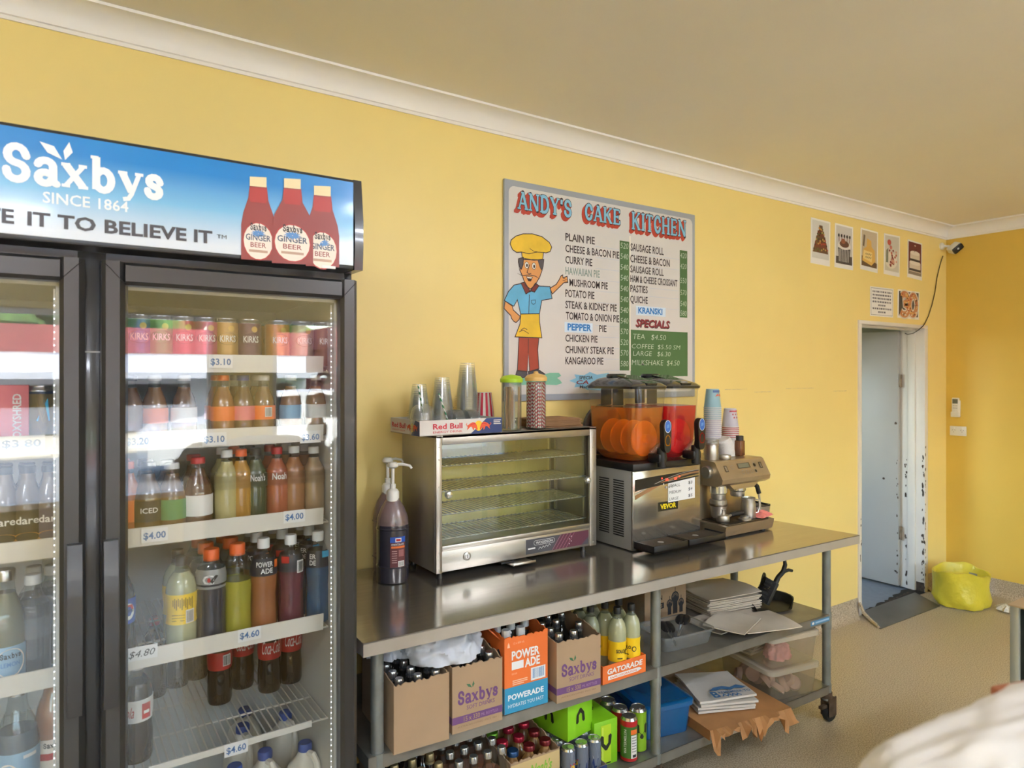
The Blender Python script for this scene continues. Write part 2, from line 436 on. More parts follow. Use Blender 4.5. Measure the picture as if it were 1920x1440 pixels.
b = MB(); run(skirt(), (X1, FY, 0), (X1, 0, 0), (-1, 0, 0), 1, M_COVE, b); b.build('baseboard_right', **ST)
# door frame: two jambs and a head, paint chipped low on the hinge side
b = MB()
b.box(DX0, DX0 + .034, -.012, .17, 0, 1.997, M_WHITE, .003); b.box(DX1 - .05, DX1, -.012, .17, 0, 1.997, M_WHITE, .003)
b.box(DX0, DX1, -.012, .17, 1.997, DZ, M_WHITE, .003)
b.box(DX1 - .062, DX1 - .05, .055, .11, 0, 1.997, M_WHITE, .002); b.box(DX0 + .034, DX0 + .046, .055, .11, 0, 1.997, M_WHITE, .002); b.box(DX0 + .034, DX1 - .05, .055, .11, 1.985, 1.997, M_WHITE, .002)
FJ = Flat((DX1 - .0505, .17, 0), (0, -1, 0))
FJ2 = Flat((DX1 - .0625, .17, 0), (0, -1, 0))
FF = Flat((0, -.0125, 0))
def blot(mb, surf, u, v, r, mat, off=.0006, n=8, st=1.0):
    mb.poly(surf, [(u + r * random.uniform(.5, 1.1) * math.cos(2 * PI * i / n), v + r * st * random.uniform(.5, 1.1) * math.sin(2 * PI * i / n)) for i in range(n)], mat, off)
for i in range(70):
    z = random.choice([random.uniform(.05, 1.0), random.uniform(.02, .4), random.uniform(.7, 1.05)])
    blot(b, FJ, random.choice([.172, .045, .168]) + random.uniform(-.008, .006), z, random.uniform(.002, .009), M_CHIP, st=random.uniform(1.2, 3.4))
for i in range(22):
    blot(b, FF, DX1 - .047 + random.uniform(0, .008), random.uniform(.03, 1.1), random.uniform(.003, .008), M_CHIP, st=2.2)
for i in range(7): blot(b, FF, DX0 + .006 + random.uniform(0, .02), random.uniform(.3, .9), random.uniform(.003, .006), M_CHIP, st=2.5)
b.rect(FJ, .12, .178, .0, .07, M_CHIP, .0008)
b.build('trim_3', **ST)
# grey door leaf, standing open into the back room
M_BRASS = pm('old_hinge_metal', '#8a7a66', .45, .6, noise=(30, .3))
dl = MB(); dl.box(-.005, .030, 0, .80, .010, 1.985, M_DOOR, .003)
FD = Flat((-.0055, .80, 0), (0, -1, 0))
blot(dl, FD, .69, .83, .014, M_CHIP); blot(dl, FD, .78, 1.27, .012, M_CHIP); blot(dl, FD, .78, .12, .012, M_CHIP)
for i in range(14): blot(dl, FD, .785 + random.uniform(0, .012), random.uniform(.05, 1.2), random.uniform(.003, .008), M_CHIP, st=2)
d1 = dl.build('door_1', loc=(5.452, .165, 0), rz=math.radians(1.5), **ST)
for z in (.42, 1.60):
    h = MB(); h.tube([(.012, -.012, z - .05), (.012, -.012, z + .05)], .009, M_BRASS); h.box(.0, .026, -.012, -.001, z - .05, z + .05, M_BRASS, .001); h.build('hinge', parent=d1)
# the room behind the door
b = MB(); b.box(3.2, 6.6, .0, 2.6, -.14, -.012, M_BACKFLOOR); b.build('floor_back_room', **ST)
b = MB(); b.box(3.2, 6.6, 2.6, 2.72, -.12, 2.5, M_GREYWALL); b.box(6.6, 6.72, .12, 2.6, -.12, 2.5, M_GREYWALL); b.box(X1 + .15, 6.72, 0, .12, -.12, 2.5, M_GREYWALL)
b.box(3.08, 3.2, .12, .6, -.12, 2.5, M_GREYWALL); b.box(3.08, 3.2, 1.8, 2.72, -.12, 2.5, M_GREYWALL); b.box(3.08, 3.2, .6, 1.8, -.12, .9, M_GREYWALL); b.box(3.08, 3.2, .6, 1.8, 2.25, 2.5, M_GREYWALL)
b.build('wall_back_room', **ST)
b = MB(); b.box(3.0, 6.8, .12, 2.8, 2.45, 2.57, M_GREYWALL); b.build('ceiling_back_room', **ST)
b = MB(); b.box(3.10, 3.16, .6, .64, .9, 2.25, M_ALU); b.box(3.10, 3.16, 1.76, 1.8, .9, 2.25, M_ALU); b.box(3.10, 3.16, .64, 1.76, .9, .94, M_ALU); b.box(3.10, 3.16, .64, 1.76, 2.21, 2.25, M_ALU)
w5 = b.build('window_5', **ST); g = MB(); g.box(3.13, 3.135, .64, 1.76, .94, 2.21, M_GLASS); g.build('pane', parent=w5)
# worn threshold and steel ramp plate
b = MB(); n = 26
top = [(DX0 + .034 + (DX1 - DX0 - .084) * i / n, .02 + .10 * (i / n) ** 1.3 + random.uniform(-.014, .014)) for i in range(n + 1)]
FFl = Flat((0, 0, .0), (1, 0, 0), (0, 1, 0))
b.poly(FFl, [(DX0 + .034, -.02)] + [(DX1 - .05, -.02)] + top[::-1], M_DARK, .002)
for i in range(12):
    u = DX0 + .1 + i * .06; b.poly(FFl, [(u, .0 + .004 * i), (u + .05, .002 + .004 * i), (u + .06, .012 + .005 * i), (u + .02, .016 + .004 * i)], M_CHIP, .003)
b.build('trim_4', **ST)
M_STEELP = pm('dull_steel_plate', '#6f6a62', .38, .7, noise=(4, .15))
b = MB(); c4 = [(4.62, .0, .02), (5.36, .0, .02), (5.245, -.225, .004), (4.45, -.215, .004)]
b.slab([Vector(p) for p in c4], (0, 0, -.0035), M_STEELP); b.build('ramp_plate', label='thin dull steel ramp plate on the floor in the doorway', cat='floor plate')
b = MB(); b.tube([(4.56, -.02, .1), (4.552, -.05, .04), (4.53, -.11, .012), (4.49, -.17, .006), (4.46, -.20, .006)], [.008, .012, .012, .012, .008], M_COVE, 6)
b.build('trim_5', **ST)

# ================================================================== THE STREET (seen in the fridge glass)
M_ROAD = pm('asphalt', '#77797c', .9, noise=(3, .1)); M_PATH = pm('concrete_path', '#b9b4a8', .9, noise=(5, .06)); M_LAWN = pm('verge_grass', '#6f9440', .9, noise=(20, .3))
b = MB(); b.box(-30, 40, -9.0, FY - .15, -.3, -.12, M_PATH); b.build('pavement', **ST)
b = MB(); b.box(-30, 40, -17, -9.0, -.3, -.18, M_ROAD); b.build('road', **ST)
b = MB(); b.box(6.2, 40, -24, -17, -.3, -.10, M_LAWN); b.build('lawn', **ST)
b = MB(); b.box(-30, 6.2, -24, -17, -.3, -.10, M_PATH); b.build('footpath', **ST)
b = MB(); b.box(X0 - .15, X1 + .15, -8.4, FY - .15, 2.75, 2.9, pm('awning_white', '#d9d6ce', .6)); b.build('roof_awning', **ST)
M_BRICK = pm('red_brick', '#8c4c4c', .8, noise=(6, .15)); M_ROOFW = pm('pale_roof', '#a4a8b4', .5); M_CAR = pm('white_car_paint', '#eeeff0', .2, coat=.6); M_CGL = pm('car_glass', '#20262c', .08); M_RUB = pm('tyre_rubber', '#1c1c1c', .8)
for i, (x0, x1, h, wm) in enumerate([(-14, -3.5, 2.6, M_BRICK), (-2.4, 7.5, 2.4, pm('white_weatherboard', '#a9afc2', .6)), (8.6, 19, 2.7, M_BRICK)]):
    t = thing('shop_building', ['red brick shop across the street beside the white one', 'long white weatherboard shop across the street behind the car', 'tall red brick shop across the street at the far end'][i], 'building', ((x0 + x1) / 2, -26, -.1))
    w = (x1 - x0) / 2
    b = MB(); b.box(-w, w, -3, 3, 0, h, wm); b.build('wall', parent=t)
    b = MB(); b.box(-w - .05, w + .05, -3.05, 3.06, h, h + .8, M_BRICK); b.build('parapet', parent=t)
    b = MB(); b.box(-w, w, 3, 5.2, h * .68, h * .68 + .18, M_ROOFW); b.build('awning', parent=t)
    for k in range(3):
        b = MB(); b.box(-w + .8 + k * w * .66, -w + .8 + k * w * .66 + w * .42, 2.98, 3.03, .8, h * .6, M_CGL); b.build('window', parent=t)
t = thing('car', 'white hatchback car parked on the road outside the windows', 'car', (3.45, -12.6, -.18))
b = MB()
b.slab([(-2.1, -.85, .3), (-2.1, -.85, .75), (-1.9, -.85, .9), (-1.0, -.85, 1.0), (-.35, -.85, 1.48), (1.3, -.85, 1.52), (1.95, -.85, 1.0), (2.1, -.85, .9), (2.1, -.85, .3)], (0, 1.7, 0), M_CAR); b.build('body', parent=t)
for sg, nm in ((.855, 'side'), (-.87, 'side')):
    b = MB(); b.slab([(-.85, sg, 1.02), (-.3, sg, 1.40), (.45, sg, 1.44), (.45, sg, 1.02)], (0, .015, 0), M_CGL); b.slab([(.55, sg, 1.02), (.55, sg, 1.44), (1.25, sg, 1.44), (1.7, sg, 1.02)], (0, .015, 0), M_CGL); b.build('side_window', parent=t)
for wx in (-1.3, 1.3):
    for wy in (.80, -.80):
        b = MB(); b.lathe([(.0, -.1), (.33, -.1), (.33, .1), (0, .1)], M_RUB); b.lathe([(.0, -.105), (.2, -.105), (.2, .105), (0, .105)], M_ROOFW); b.build('wheel', parent=t, loc=(wx, wy, .33), rot=(PI / 2, 0, 0))
M_LEAF = pm('tree_leaves', '#4d6b35', .8, noise=(2, .4)); M_BARK = pm('bark', '#5a4a3a', .9)
for i, (x, y, h, r) in enumerate([(-6.5, -32.5, 5.6, 2.4), (-1.0, -33, 5.2, 2.2), (3.6, -32.6, 5.9, 2.6), (9.4, -33, 5.3, 2.3)]):
    t = thing('tree', ['leafy tree behind the brick shop across the street', 'lower leafy tree behind the fridge end of the white shop', 'tallest leafy tree behind the middle of the white shop', 'leafy tree behind the gap between the shops'][i], 'tree', (x, y, -.1))
    b = MB(); b.tube([(0, 0, 0), (.1, 0, h * .35), (0, .1, h * .7)], [.2, .15, .1], M_BARK); b.build('trunk', parent=t)
    b = MB()
    for k in range(14):
        a = random.uniform(0, 2 * PI); q = random.uniform(.1, .8) * r; rr = random.uniform(.5, .8) * r * .7
        b.lathe([(0, -rr), (rr * .6, -rr * .75), (rr, -.1 * rr), (rr * .75, rr * .6), (0, rr)], M_LEAF, 9, (q * math.cos(a), q * math.sin(a), h * .72 + random.uniform(-.5, .6) * r))
    b.build('crown', parent=t)
# painted window letters and a sundae picture on the glass, read from the street
M_MAROON = pm('maroon_sign_paint', '#7c2230', .5)
t = MB(); FG = Flat((2.62, FY - .083, 0), (-1, 0, 0), (0, 0, 1))
for cx_, cz, ro, ri in [(.14, .62, .10, .05), (-.10, .66, .11, .055), (.10, .86, .09, .04), (-.12, .90, .08, .035)]:
    n = 18
    for i in range(n):
        a0, a1 = 2 * PI * i / n, 2 * PI * (i + .96) / n
        t.poly(FG, [(cx_ + ro * math.cos(a0), .75 + cz + ro * .8 * math.sin(a0)), (cx_ + ro * math.cos(a1), .75 + cz + ro * .8 * math.sin(a1)), (cx_ + ri * math.cos(a1), .75 + cz + ri * .8 * math.sin(a1)), (cx_ + ri * math.cos(a0), .75 + cz + ri * .8 * math.sin(a0))], M_MAROON)
for cx_ in (-.17, .17):
    t.poly(FG, [(cx_ - .06, .75), (cx_ + .06, .75), (cx_ + .11, 1.0), (cx_ - .11, 1.0)], pm('pale_pink_paint', '#e9cfd0', .5)); t.ell(FG, cx_, 1.05, .12, .09, M_WPL, .001); t.ell(FG, cx_, 1.12, .07, .08, M_WPL, .002)
t.build('window_sticker', label='maroon and white sweets sticker on the shop window glass', cat='window sticker')
# ================================================================== DRINKS FRIDGE
def world_mb(loc):
    m = MB(); m.M = Matrix.Translation(-Vector(loc)); return m
M_FRB = pm('black_fridge_enamel', '#2b2b2d', .28, coat=.4)
M_FRD = pm('dark_grey_door_profile', '#3c3b3a', .30, .25, noise=(2, .06))
M_GASK = pm('door_gasket', '#151515', .6)
M_LINER = pm('pale_grey_liner', '#c3c5c2', .45)
M_WIRE = pm('white_coated_wire', '#c9c6bd', .4)
M_STRIP = pm('white_price_strip', '#dcd9d2', .4)
M_CARD = pm('white_card', '#e6e6e6', .6)
M_INKB = pm('blue_print', '#3f6fa8', .6); M_INKK = pm('black_print', '#22242a', .6)
M_DGL = clear('double_glazed_door', (250, 251, 251), .085, .0)
M_LED = pm('white_led', '#ffffff', .5, emit=('#f2f6ff', .9))
FL = Vector((.08, -.40, 0)); FX0, FX1 = -.54, .70
fr = thing('drinks_fridge', 'black two-door glass-front drinks fridge with a blue lettered header', 'fridge', FL)
m = world_mb(FL)
m.box(FX0, FX0 + .022, -.705, -.05, .0, 1.935, M_FRB, .004); m.box(FX1 - .022, FX1, -.705, -.05, 0, 1.935, M_FRB, .004)
m.box(FX0 + .022, FX1 - .022, -.075, -.05, 0, 1.935, M_FRB); m.box(FX0 + .022, FX1 - .022, -.705, -.075, 1.885, 1.935, M_FRB); m.box(FX0 + .022, FX1 - .022, -.70, -.075, 0, .26, M_FRB)
m.build('cabinet', parent=fr)
m = world_mb(FL)
m.box(FX0 + .022, FX0 + .045, -.70, -.10, .26, 1.885, M_LINER); m.box(FX1 - .045, FX1 - .022, -.70, -.10, .26, 1.885, M_LINER); m.box(FX0 + .022, FX1 - .022, -.10, -.075, .26, 1.885, M_LINER)
m.box(FX0 + .045, FX1 - .045, -.70, -.10, 1.865, 1.885, M_LINER); m.box(FX0 + .045, FX1 - .045, -.70, -.10, .26, .30, M_LINER); m.box(.068, .092, -.64, -.10, .30, 1.865, M_LINER)
m.build('liner', parent=fr)
m = world_mb(FL); m.box(.052, .108, -.707, -.66, .26, 1.93, M_FRB, .003)
m.box(.060, .100, -.7085, -.707, 1.70, 1.703, M_LINER); m.build('centre_post', parent=fr)
# header, its print fading from blue to white
m = world_mb(FL)
M_PRINT = pm('blue_header_print', '#1f86cc', .3, coat=.3)
t_ = M_PRINT.node_tree; tc = t_.nodes.new('ShaderNodeTexCoord'); sx = t_.nodes.new('ShaderNodeSeparateXYZ'); mr = t_.nodes.new('ShaderNodeMapRange'); rp = t_.nodes.new('ShaderNodeValToRGB')
t_.links.new(tc.outputs['Object'], sx.inputs[0]); t_.links.new(sx.outputs['Z'], mr.inputs['Value']); mr.inputs['From Min'].default_value = 1.94; mr.inputs['From Max'].default_value = 2.17
t_.links.new(mr.outputs[0], rp.inputs[0]); t_.links.new(rp.outputs[0], t_.nodes['Principled BSDF'].inputs['Base Color'])
e = rp.color_ramp.elements; e[0].position = .08; e[0].color = lin('#d3dde8'); e[1].position = .80; e[1].color = lin('#0f7cc6')
q = e.new(.45); q.color = lin('#79b7de')
m.box(FX0, FX1 - .024, -.785, -.10, 1.930, 2.172, M_FRB, .006)
m.slab([(FX1 - .024, -.10, 1.93), (FX1 - .024, -.785, 1.93), (FX1 - .024, -.790, 1.99), (FX1 - .024, -.790, 2.06), (FX1 - .024, -.775, 2.174), (FX1 - .024, -.10, 2.174)], (.024, 0, 0), M_FRB)
hd = m.build('header_box', parent=fr)
m = world_mb(FL); m.box(FX0 + .015, FX1 - .028, -.788, -.7855, 1.941, 2.163, M_PRINT); pn = m.build('header_panel', parent=hd)
SH = Flat((0, -.7885, 0))
def hz(zx, zy): p = at(zx * .36458, 220 + zy * .36458, y=-.7885); return p.x, p.z
M_PRW = pm('white_print', '#eef0f2', .4); M_PRG = pm('charcoal_print', '#45444a', .4)
m = world_mb(FL)
u0, v0 = hz(5, 322); u1, v1 = hz(838, 418); hS = hz(90, 140)[1] - hz(90, 330)[1]
slab_text(m, SH, 'Saxbys', u0, v0 + .002, hS, u1 - u0, M_PRW, .20, .12, off=.0008)
lu, lv = hz(320, 218); leafpair(m, SH, lu, lv, .042, M_PRW, .0008)
u0, v0 = hz(220, 437); u1, v1 = hz(660, 487); m.text(SH, 'SINCE 1864', u0, v0, hz(220, 378)[1] - v0, M_PRW, u1 - u0, .012, off=.0008)
u0, v0 = hz(140, 553); u1, v1 = hz(1092, 655); hh = hz(140, 480)[1] - v0
m.text(SH, 'IT TO BELIEVE IT', u0, v0, hh, M_PRG, u1 - u0, .03, off=.0008)
m.text(SH, 'TASTE', u0 - .022, v0, hh, M_PRG, (u1 - u0) * .36, .03, off=.0008, align='r')
a, c = hz(1115, 622); m.text(SH, 'TM', a, c, .010, M_PRG, hz(1165, 622)[0] - a, off=.0008)
m.build('lettering', parent=hd)
M_AMB = pm('amber_print', '#8e3a34', .4); M_AMB2 = pm('red_amber_print', '#a8352f', .4); M_CREAM = pm('cream_print', '#e9dfd2', .5); M_CAPP = pm('pale_gold_print', '#e3d3a8', .5); M_LBLU = pm('blue_burst_print', '#5f8fc8', .5)
m = world_mb(FL)
def printed_bottle(zx, top, bot, hw, off):
    F = lambda a, b: hz(a, b)
    s0 = [F(zx - 44, top + 42), F(zx + 44, top + 50), F(zx + 52, top + 125), F(zx + hw * .9, top + 205), F(zx + hw, top + 260), F(zx + hw, bot), F(zx - hw, bot - 8), F(zx - hw, top + 245), F(zx - hw * .88, top + 185), F(zx - 52, top + 110)]
    m.poly(SH, s0[::-1], M_AMB, off)
    m.poly(SH, [F(zx - 46, top + 55), F(zx - 46, top + 115), F(zx - 40, top + 130), F(zx + 40, top + 138), F(zx + 46, top + 120), F(zx + 44, top + 60)], M_AMB2, off + .0003)
    m.poly(SH, [F(zx - 44, top + 48), F(zx + 42, top + 56), F(zx + 42, top + 4), F(zx - 44, top)], M_CAPP, off + .0004)
    c = F(zx, top + 333); ru = F(zx + hw * .9, 500)[0] - F(zx, 500)[0]; rv = (F(zx, 400)[1] - F(zx, 493)[1])
    m.ell(SH, c[0], c[1], ru, rv * 1.06, M_AMB2, off + .0003); m.ell(SH, c[0], c[1], ru * .93, rv, M_CREAM, off + .0004)
    for i in range(12):
        a = 2 * PI * i / 12; m.poly(SH, [(c[0] + ru * .12 * math.cos(a + 1.4), c[1] + rv * .42 + rv * .1 * math.sin(a + 1.4)), (c[0] + ru * .5 * math.cos(a), c[1] + rv * .42 + rv * .25 * math.sin(a)), (c[0] + ru * .12 * math.cos(a - 1.4), c[1] + rv * .42 + rv * .1 * math.sin(a - 1.4))], M_LBLU, off + .0005)
    slab_text(m, SH, 'Saxbys', c[0] - ru * .52, c[1] + rv * .60, rv * .38, ru * 1.04, M_INKK, .18, .1, off=off + .0006)
    m.text(SH, 'GINGER', c[0], c[1] + rv * .04, rv * .34, pm('blue_grey_print', '#4a5568', .5), ru * 1.6, .02, off=off + .0006, align='c')
    m.text(SH, 'BEER', c[0], c[1] - rv * .34, rv * .28, M_AMB, ru * 1.0, .01, off=off + .0006, align='c')
    m.rect(SH, c[0] - ru * .6, c[0] + ru * .6, c[1] - rv * .62, c[1] - rv * .48, pm('tan_print', '#b99a86', .5), off + .0006)
printed_bottle(1328, 305, 738, 88, .0008); printed_bottle(1658, 352, 772, 86, .0008); printed_bottle(1503, 315, 758, 106, .0022)
m.build('printed_bottles', parent=hd)
m = world_mb(FL); m.box(.585, .622, -.792, -.786, 1.927, 1.934, M_CARD); m.build('torn_tape', parent=hd)
# doors
def fridge_door(x0, x1, hx):
    z0, z1 = .33, 1.906; f = .0475
    m = world_mb(FL)
    for (a, b_, c, d) in ((x0, x0 + f, z0, z1), (x1 - f, x1, z0, z1)):
        m.slab([(a, -.712, c), (a, -.752, c), (a + .008, -.762, c), (b_ - .012, -.762, c), (b_, -.748, c), (b_, -.712, c)], (0, 0, d - c), M_FRD)
    for (c, d) in ((z0, z0 + .05), (z1 - .052, z1)):
        m.slab([(x0 + f * .98, -.712, c), (x0 + f * .98, -.752, c), (x0 + f * .98, -.762, c + .008), (x0 + f * .98, -.762, d - .008), (x0 + f * .98, -.750, d), (x0 + f * .98, -.712, d)], (x1 - x0 - 2 * f * .98, 0, 0), M_FRD)
    for sx, sg in ((x0, 1), (x1, -1)):
        m.tube([(sx + sg * .008, -.7622, z1 - .008), (sx + sg * f, -.7622, z1 - .052)], .0009, M_GASK, 4)
    d = m.build('door', parent=fr)
    g = world_mb(FL); g.box(x0 + f - .004, x1 - f + .004, -.740, -.722, z0 + .05, z1 - .052, M_DGL); g.build('glass_pane', parent=d)
    g = world_mb(FL); k = .006
    g.box(x0 + f - .001, x0 + f + k, -.738, -.712, z0 + .05, z1 - .052, M_GASK); g.box(x1 - f - k, x1 - f + .001, -.721, -.712, z0 + .05, z1 - .052, M_LINER); g.box(x0 + f, x1 - f, -.721, -.712, z1 - .060, z1 - .052, M_LINER); g.build('gasket', parent=d)
    h = world_mb(FL); n = 10; pts = []
    for i in range(n + 1):
        t = i / n; pts.append((t, .022 + .012 * math.sin(PI * t)))
    ol = [(hx - .013, -.761, .905)] ; za, zb = .907, 1.280
    prof = [Vector((hx - .014, -.760 - .002, za))] + [Vector((hx - .014, -.760 - p[1], za + (zb - za) * p[0])) for p in pts] + [Vector((hx - .014, -.762, zb))]
    h.slab(prof, (.028, 0, 0), M_FRB); h.build('handle', parent=d)
    return d
fridge_door(.096, .697, .113); fridge_door(FX0 + .003, .065, .045)
for x in (.6385, .0085):
    m = world_mb(FL)
    m.box(x - .002, x + .002, -.7105, -.7065, .45, 1.84, M_LINER)
    for i in range(92):
        z = .47 + i * .0148; m.box(x - .0011, x + .0011, -.7115, -.7105, z, z + .0024, M_LED)
    m.build('led_strip', parent=fr)
# shelves with price strips
SHZ = {'s1': 1.665, 's2': 1.475, 's3': 1.243, 's4': .948, 's5': .690}
def price_card(parent, px, py, txt, y, w=.058, ink=None, hand=False, h=.030):
    p = at(px, py, y=y); F = Flat((0, y, 0)); m = world_mb(FL)
    m.rect(F, p.x - w / 2, p.x + w / 2, p.z - h * .55, p.z + h * .55, M_CARD, .0006)
    m.text(F, txt, p.x, p.z - h * .28, h * .56, ink or M_INKB, w * .84, .02 if not hand else .0, .3 if hand else 0, .0012, 'c'); m.build('price_label', parent=parent)
SHELF = {}
for side, (xa, xb) in (('r', (.112, .650)), ('l', (-.49, .060))):
    for k, z in SHZ.items():
        m = world_mb(FL); ws = .0021; st = .018 if k in ('s4', 's5') else .026
        n = int((xb - xa) / st)
        for i in range(n + 1):
            x = xa + .005 + (xb - xa - .01) * i / n
            m.tube([(x, -.655, z - .004), (x, -.13, z - .004)], ws, M_WIRE, 5)
        for y in (-.652, -.50, -.33, -.135): m.tube([(xa, y, z - .008), (xb, y, z - .008)], .0028, M_WIRE, 6)
        o = m.build('wire_shelf', parent=fr); SHELF[side + k] = o
        if k != 's5' or side == 'l':
            m = world_mb(FL); m.slab([(xa + .008, -.656, z - .008), (xa + .008, -.664, z - .010), (xa + .008, -.668, z + .036), (xa + .008, -.664, z + .036)], (xb - xa - .026, 0, 0), M_STRIP); m.build('price_strip', parent=o)
        else:
            m = world_mb(FL); m.slab([(.20, -.656, z - .012), (.20, -.664, z - .014), (.20, -.666, z + .004), (.20, -.662, z + .004)], (.40, 0, 0), M_STRIP); m.build('price_strip', parent=o)
for side, k, px, py, t, kw in [('r', 's1', 414, 678, '$3.10', {}), ('r', 's2', 402, 823, '$3.10', {}), ('r', 's2', 258, 827, '$3.20', {}), ('r', 's2', 582, 819, '$3.60', {}), ('r', 's3', 290, 1003, '$4.00', {}), ('r', 's3', 552, 968, '$4.00', {}),
                               ('r', 's4', 468, 1189, '$4.60', {}), ('r', 's4', 266, 1224, '$4.80', dict(ink=M_INKK, hand=True, w=.068)), ('r', 's5', 443, 1403, '$4.60', {}), ('l', 's2', 41, 831, '$3.80', dict(w=.085))]:
    price_card(SHELF[side + k], px, py, t, -.6695 if k != 's5' else -.6675, **kw)

# ------------------------------------------------------------------ bottles, cans
PET = [(0, .70), (.015, .90), (.06, 1), (.28, 1), (.36, .94), (.44, .94), (.50, 1), (.64, 1), (.71, .95), (.77, .82), (.82, .60), (.86, .40), (.92, .36)]
WAIST = [(0, .78), (.015, .96), (.06, 1), (.30, .94), (.42, .90), (.55, 1), (.60, 1), (.70, .97), (.80, .80), (.87, .48), (.91, .40)]
WIDE = [(0, .82), (.02, 1), (.10, 1), (.22, .96), (.40, .96), (.56, 1), (.60, .95), (.64, 1), (.70, .97), (.72, 1), (.80, .90), (.87, .66), (.90, .58)]
LONGNECK = [(0, .86), (.01, 1), (.55, 1), (.62, .96), (.72, .62), (.80, .42), (.95, .38)]
SQUARE = [(0, .8), (.02, 1), (.62, 1), (.70, .95), (.80, .55), (.88, .42), (.92, .42)]
CARAFE = [(0, .85), (.02, 1), (.50, 1), (.66, .82), (.78, .52), (.86, .44), (.93, .44)]
def interp(prof, z):
    for a, b in zip(prof, prof[1:]):
        if a[0] <= z <= b[0]: return a[1] + (b[1] - a[1]) * (z - a[0]) / max(1e-9, b[0] - a[0])
    return prof[-1][1]
M_CLP = clear('clear_bottle_plastic', (238, 243, 244), .05, .06)
def liquid(name, col, b=.72): return clear('liquid_' + name, tuple(min(255, int(v * .75 + 60)) for v in col), .05, .05, b, col)
def bottle(name, label, cat, loc, H, R, prof, zones, cap, lab=None, cap_r=None, cap_h=.06, group=None, rz=0, seg=20, sx=1, sy=1):
    """zones: [(top fraction, material)] from the base up; lab: (z0, z1, material, [(text, v, h, w, mat)], extra(mb, surf))"""
    m = MB(); z0 = 0
    for z1, mat in zones:
        pts = [(z0, interp(prof, z0))] + [p for p in prof if z0 < p[0] < z1] + [(z1, interp(prof, z1))]
        m.lathe([(r * R, z * H) for z, r in pts], mat, seg, sx=sx, sy=sy, caps=(z0 == 0)); z0 = z1
    o = m.build(name, loc=loc, rz=rz, label=label, cat=cat, group=group)
    cr = (cap_r or (interp(prof, 1) * R + .002)); zc = prof[-1][0] * H
    c = MB(); c.lathe([(cr, zc - cap_h * H * .25), (cr, H - .003), (cr * .9, H), (0, H)], cap, 14); c.build('cap', parent=o)
    if lab:
        m = MB(); a, b_ = lab[0], lab[1]; k = max(1, int((b_ - a) / .06)); rr = []
        for i in range(k + 1):
            z = a + (b_ - a) * i / k; rr.append((interp(prof, z) * R + .0007, z * H))
        m.lathe(rr, lab[2], seg, sx=sx, sy=sy, caps=False)
        S = Round((0, 0, 0), max(interp(prof, (a + b_) / 2), interp(prof, a)) * R + .0012)
        for tx in (lab[3] if len(lab) > 3 else []): m.text(S, tx[0], tx[5] if len(tx) > 5 else 0, tx[1] * H, tx[2] * H, tx[4], tx[3], .015, off=.0004, align='c')
        if len(lab) > 4 and lab[4]: lab[4](m, S, H)
        m.build('label', parent=o)
    return o
def rowcopy(o, n, dy, base):
    for i in range(n): dup(o, (o.location.x + random.uniform(-.004, .004), o.location.y + dy * (i + 1), o.location.z), o.rotation_euler.z + random.uniform(-.3, .3), base + (', second row' if i == 0 else ', third row'))
CW, CO, CK, CB, CR = pm('white_cap', '#dfe2e4', .4), pm('orange_cap', '#e2632b', .4), pm('black_cap', '#202022', .4), pm('blue_cap', '#2a4f9e', .4), pm('red_cap', '#b31f28', .4)
L_YEL = pm('yellow_label', '#efc81e', .45); L_NAVY = pm('navy_label', '#1d2536', .4); L_SIL = pm('silver_label', '#9a9c9e', .35, .3); L_RED = pm('red_label', '#b21d24', .4); L_BLUE = pm('blue_label', '#1f4fae', .4); L_ORA = pm('orange_label', '#e5702a', .45); L_WHITE = pm('white_label', '#e4e4e2', .5); L_GRN = pm('green_label', '#4d8a55', .5); L_SKY = pm('sky_label', '#8fb4d2', .5); L_DARK = pm('dark_label', '#2c2622', .5); L_PINK = pm('pink_label', '#d9747a', .5)
M_COLA = pm('cola_in_bottle', '#150d0b', .08, coat=.6); M_BAR = pm('barcode_print', '#54585c', .5)
def barcode(u, v, w, h):
    def f(mb, S, H):
        mb.rect(S, u - w / 2, u + w / 2, v * H - h / 2, v * H + h / 2, M_CARD, .0005, 3)
        for i in range(9): mb.rect(S, u - w * .42 + w * .84 * i / 9, u - w * .42 + w * .84 * (i + random.uniform(.3, .7)) / 9, v * H - h * .42, v * H + h * .42, M_INKK, .0009)
    return f
def both(*fs):
    def f(mb, S, H):
        for g in fs: g(mb, S, H)
    return f
z4 = SHZ['s4'] + .001
def X4(px, y, z): return at(px, 1200, y=y).x
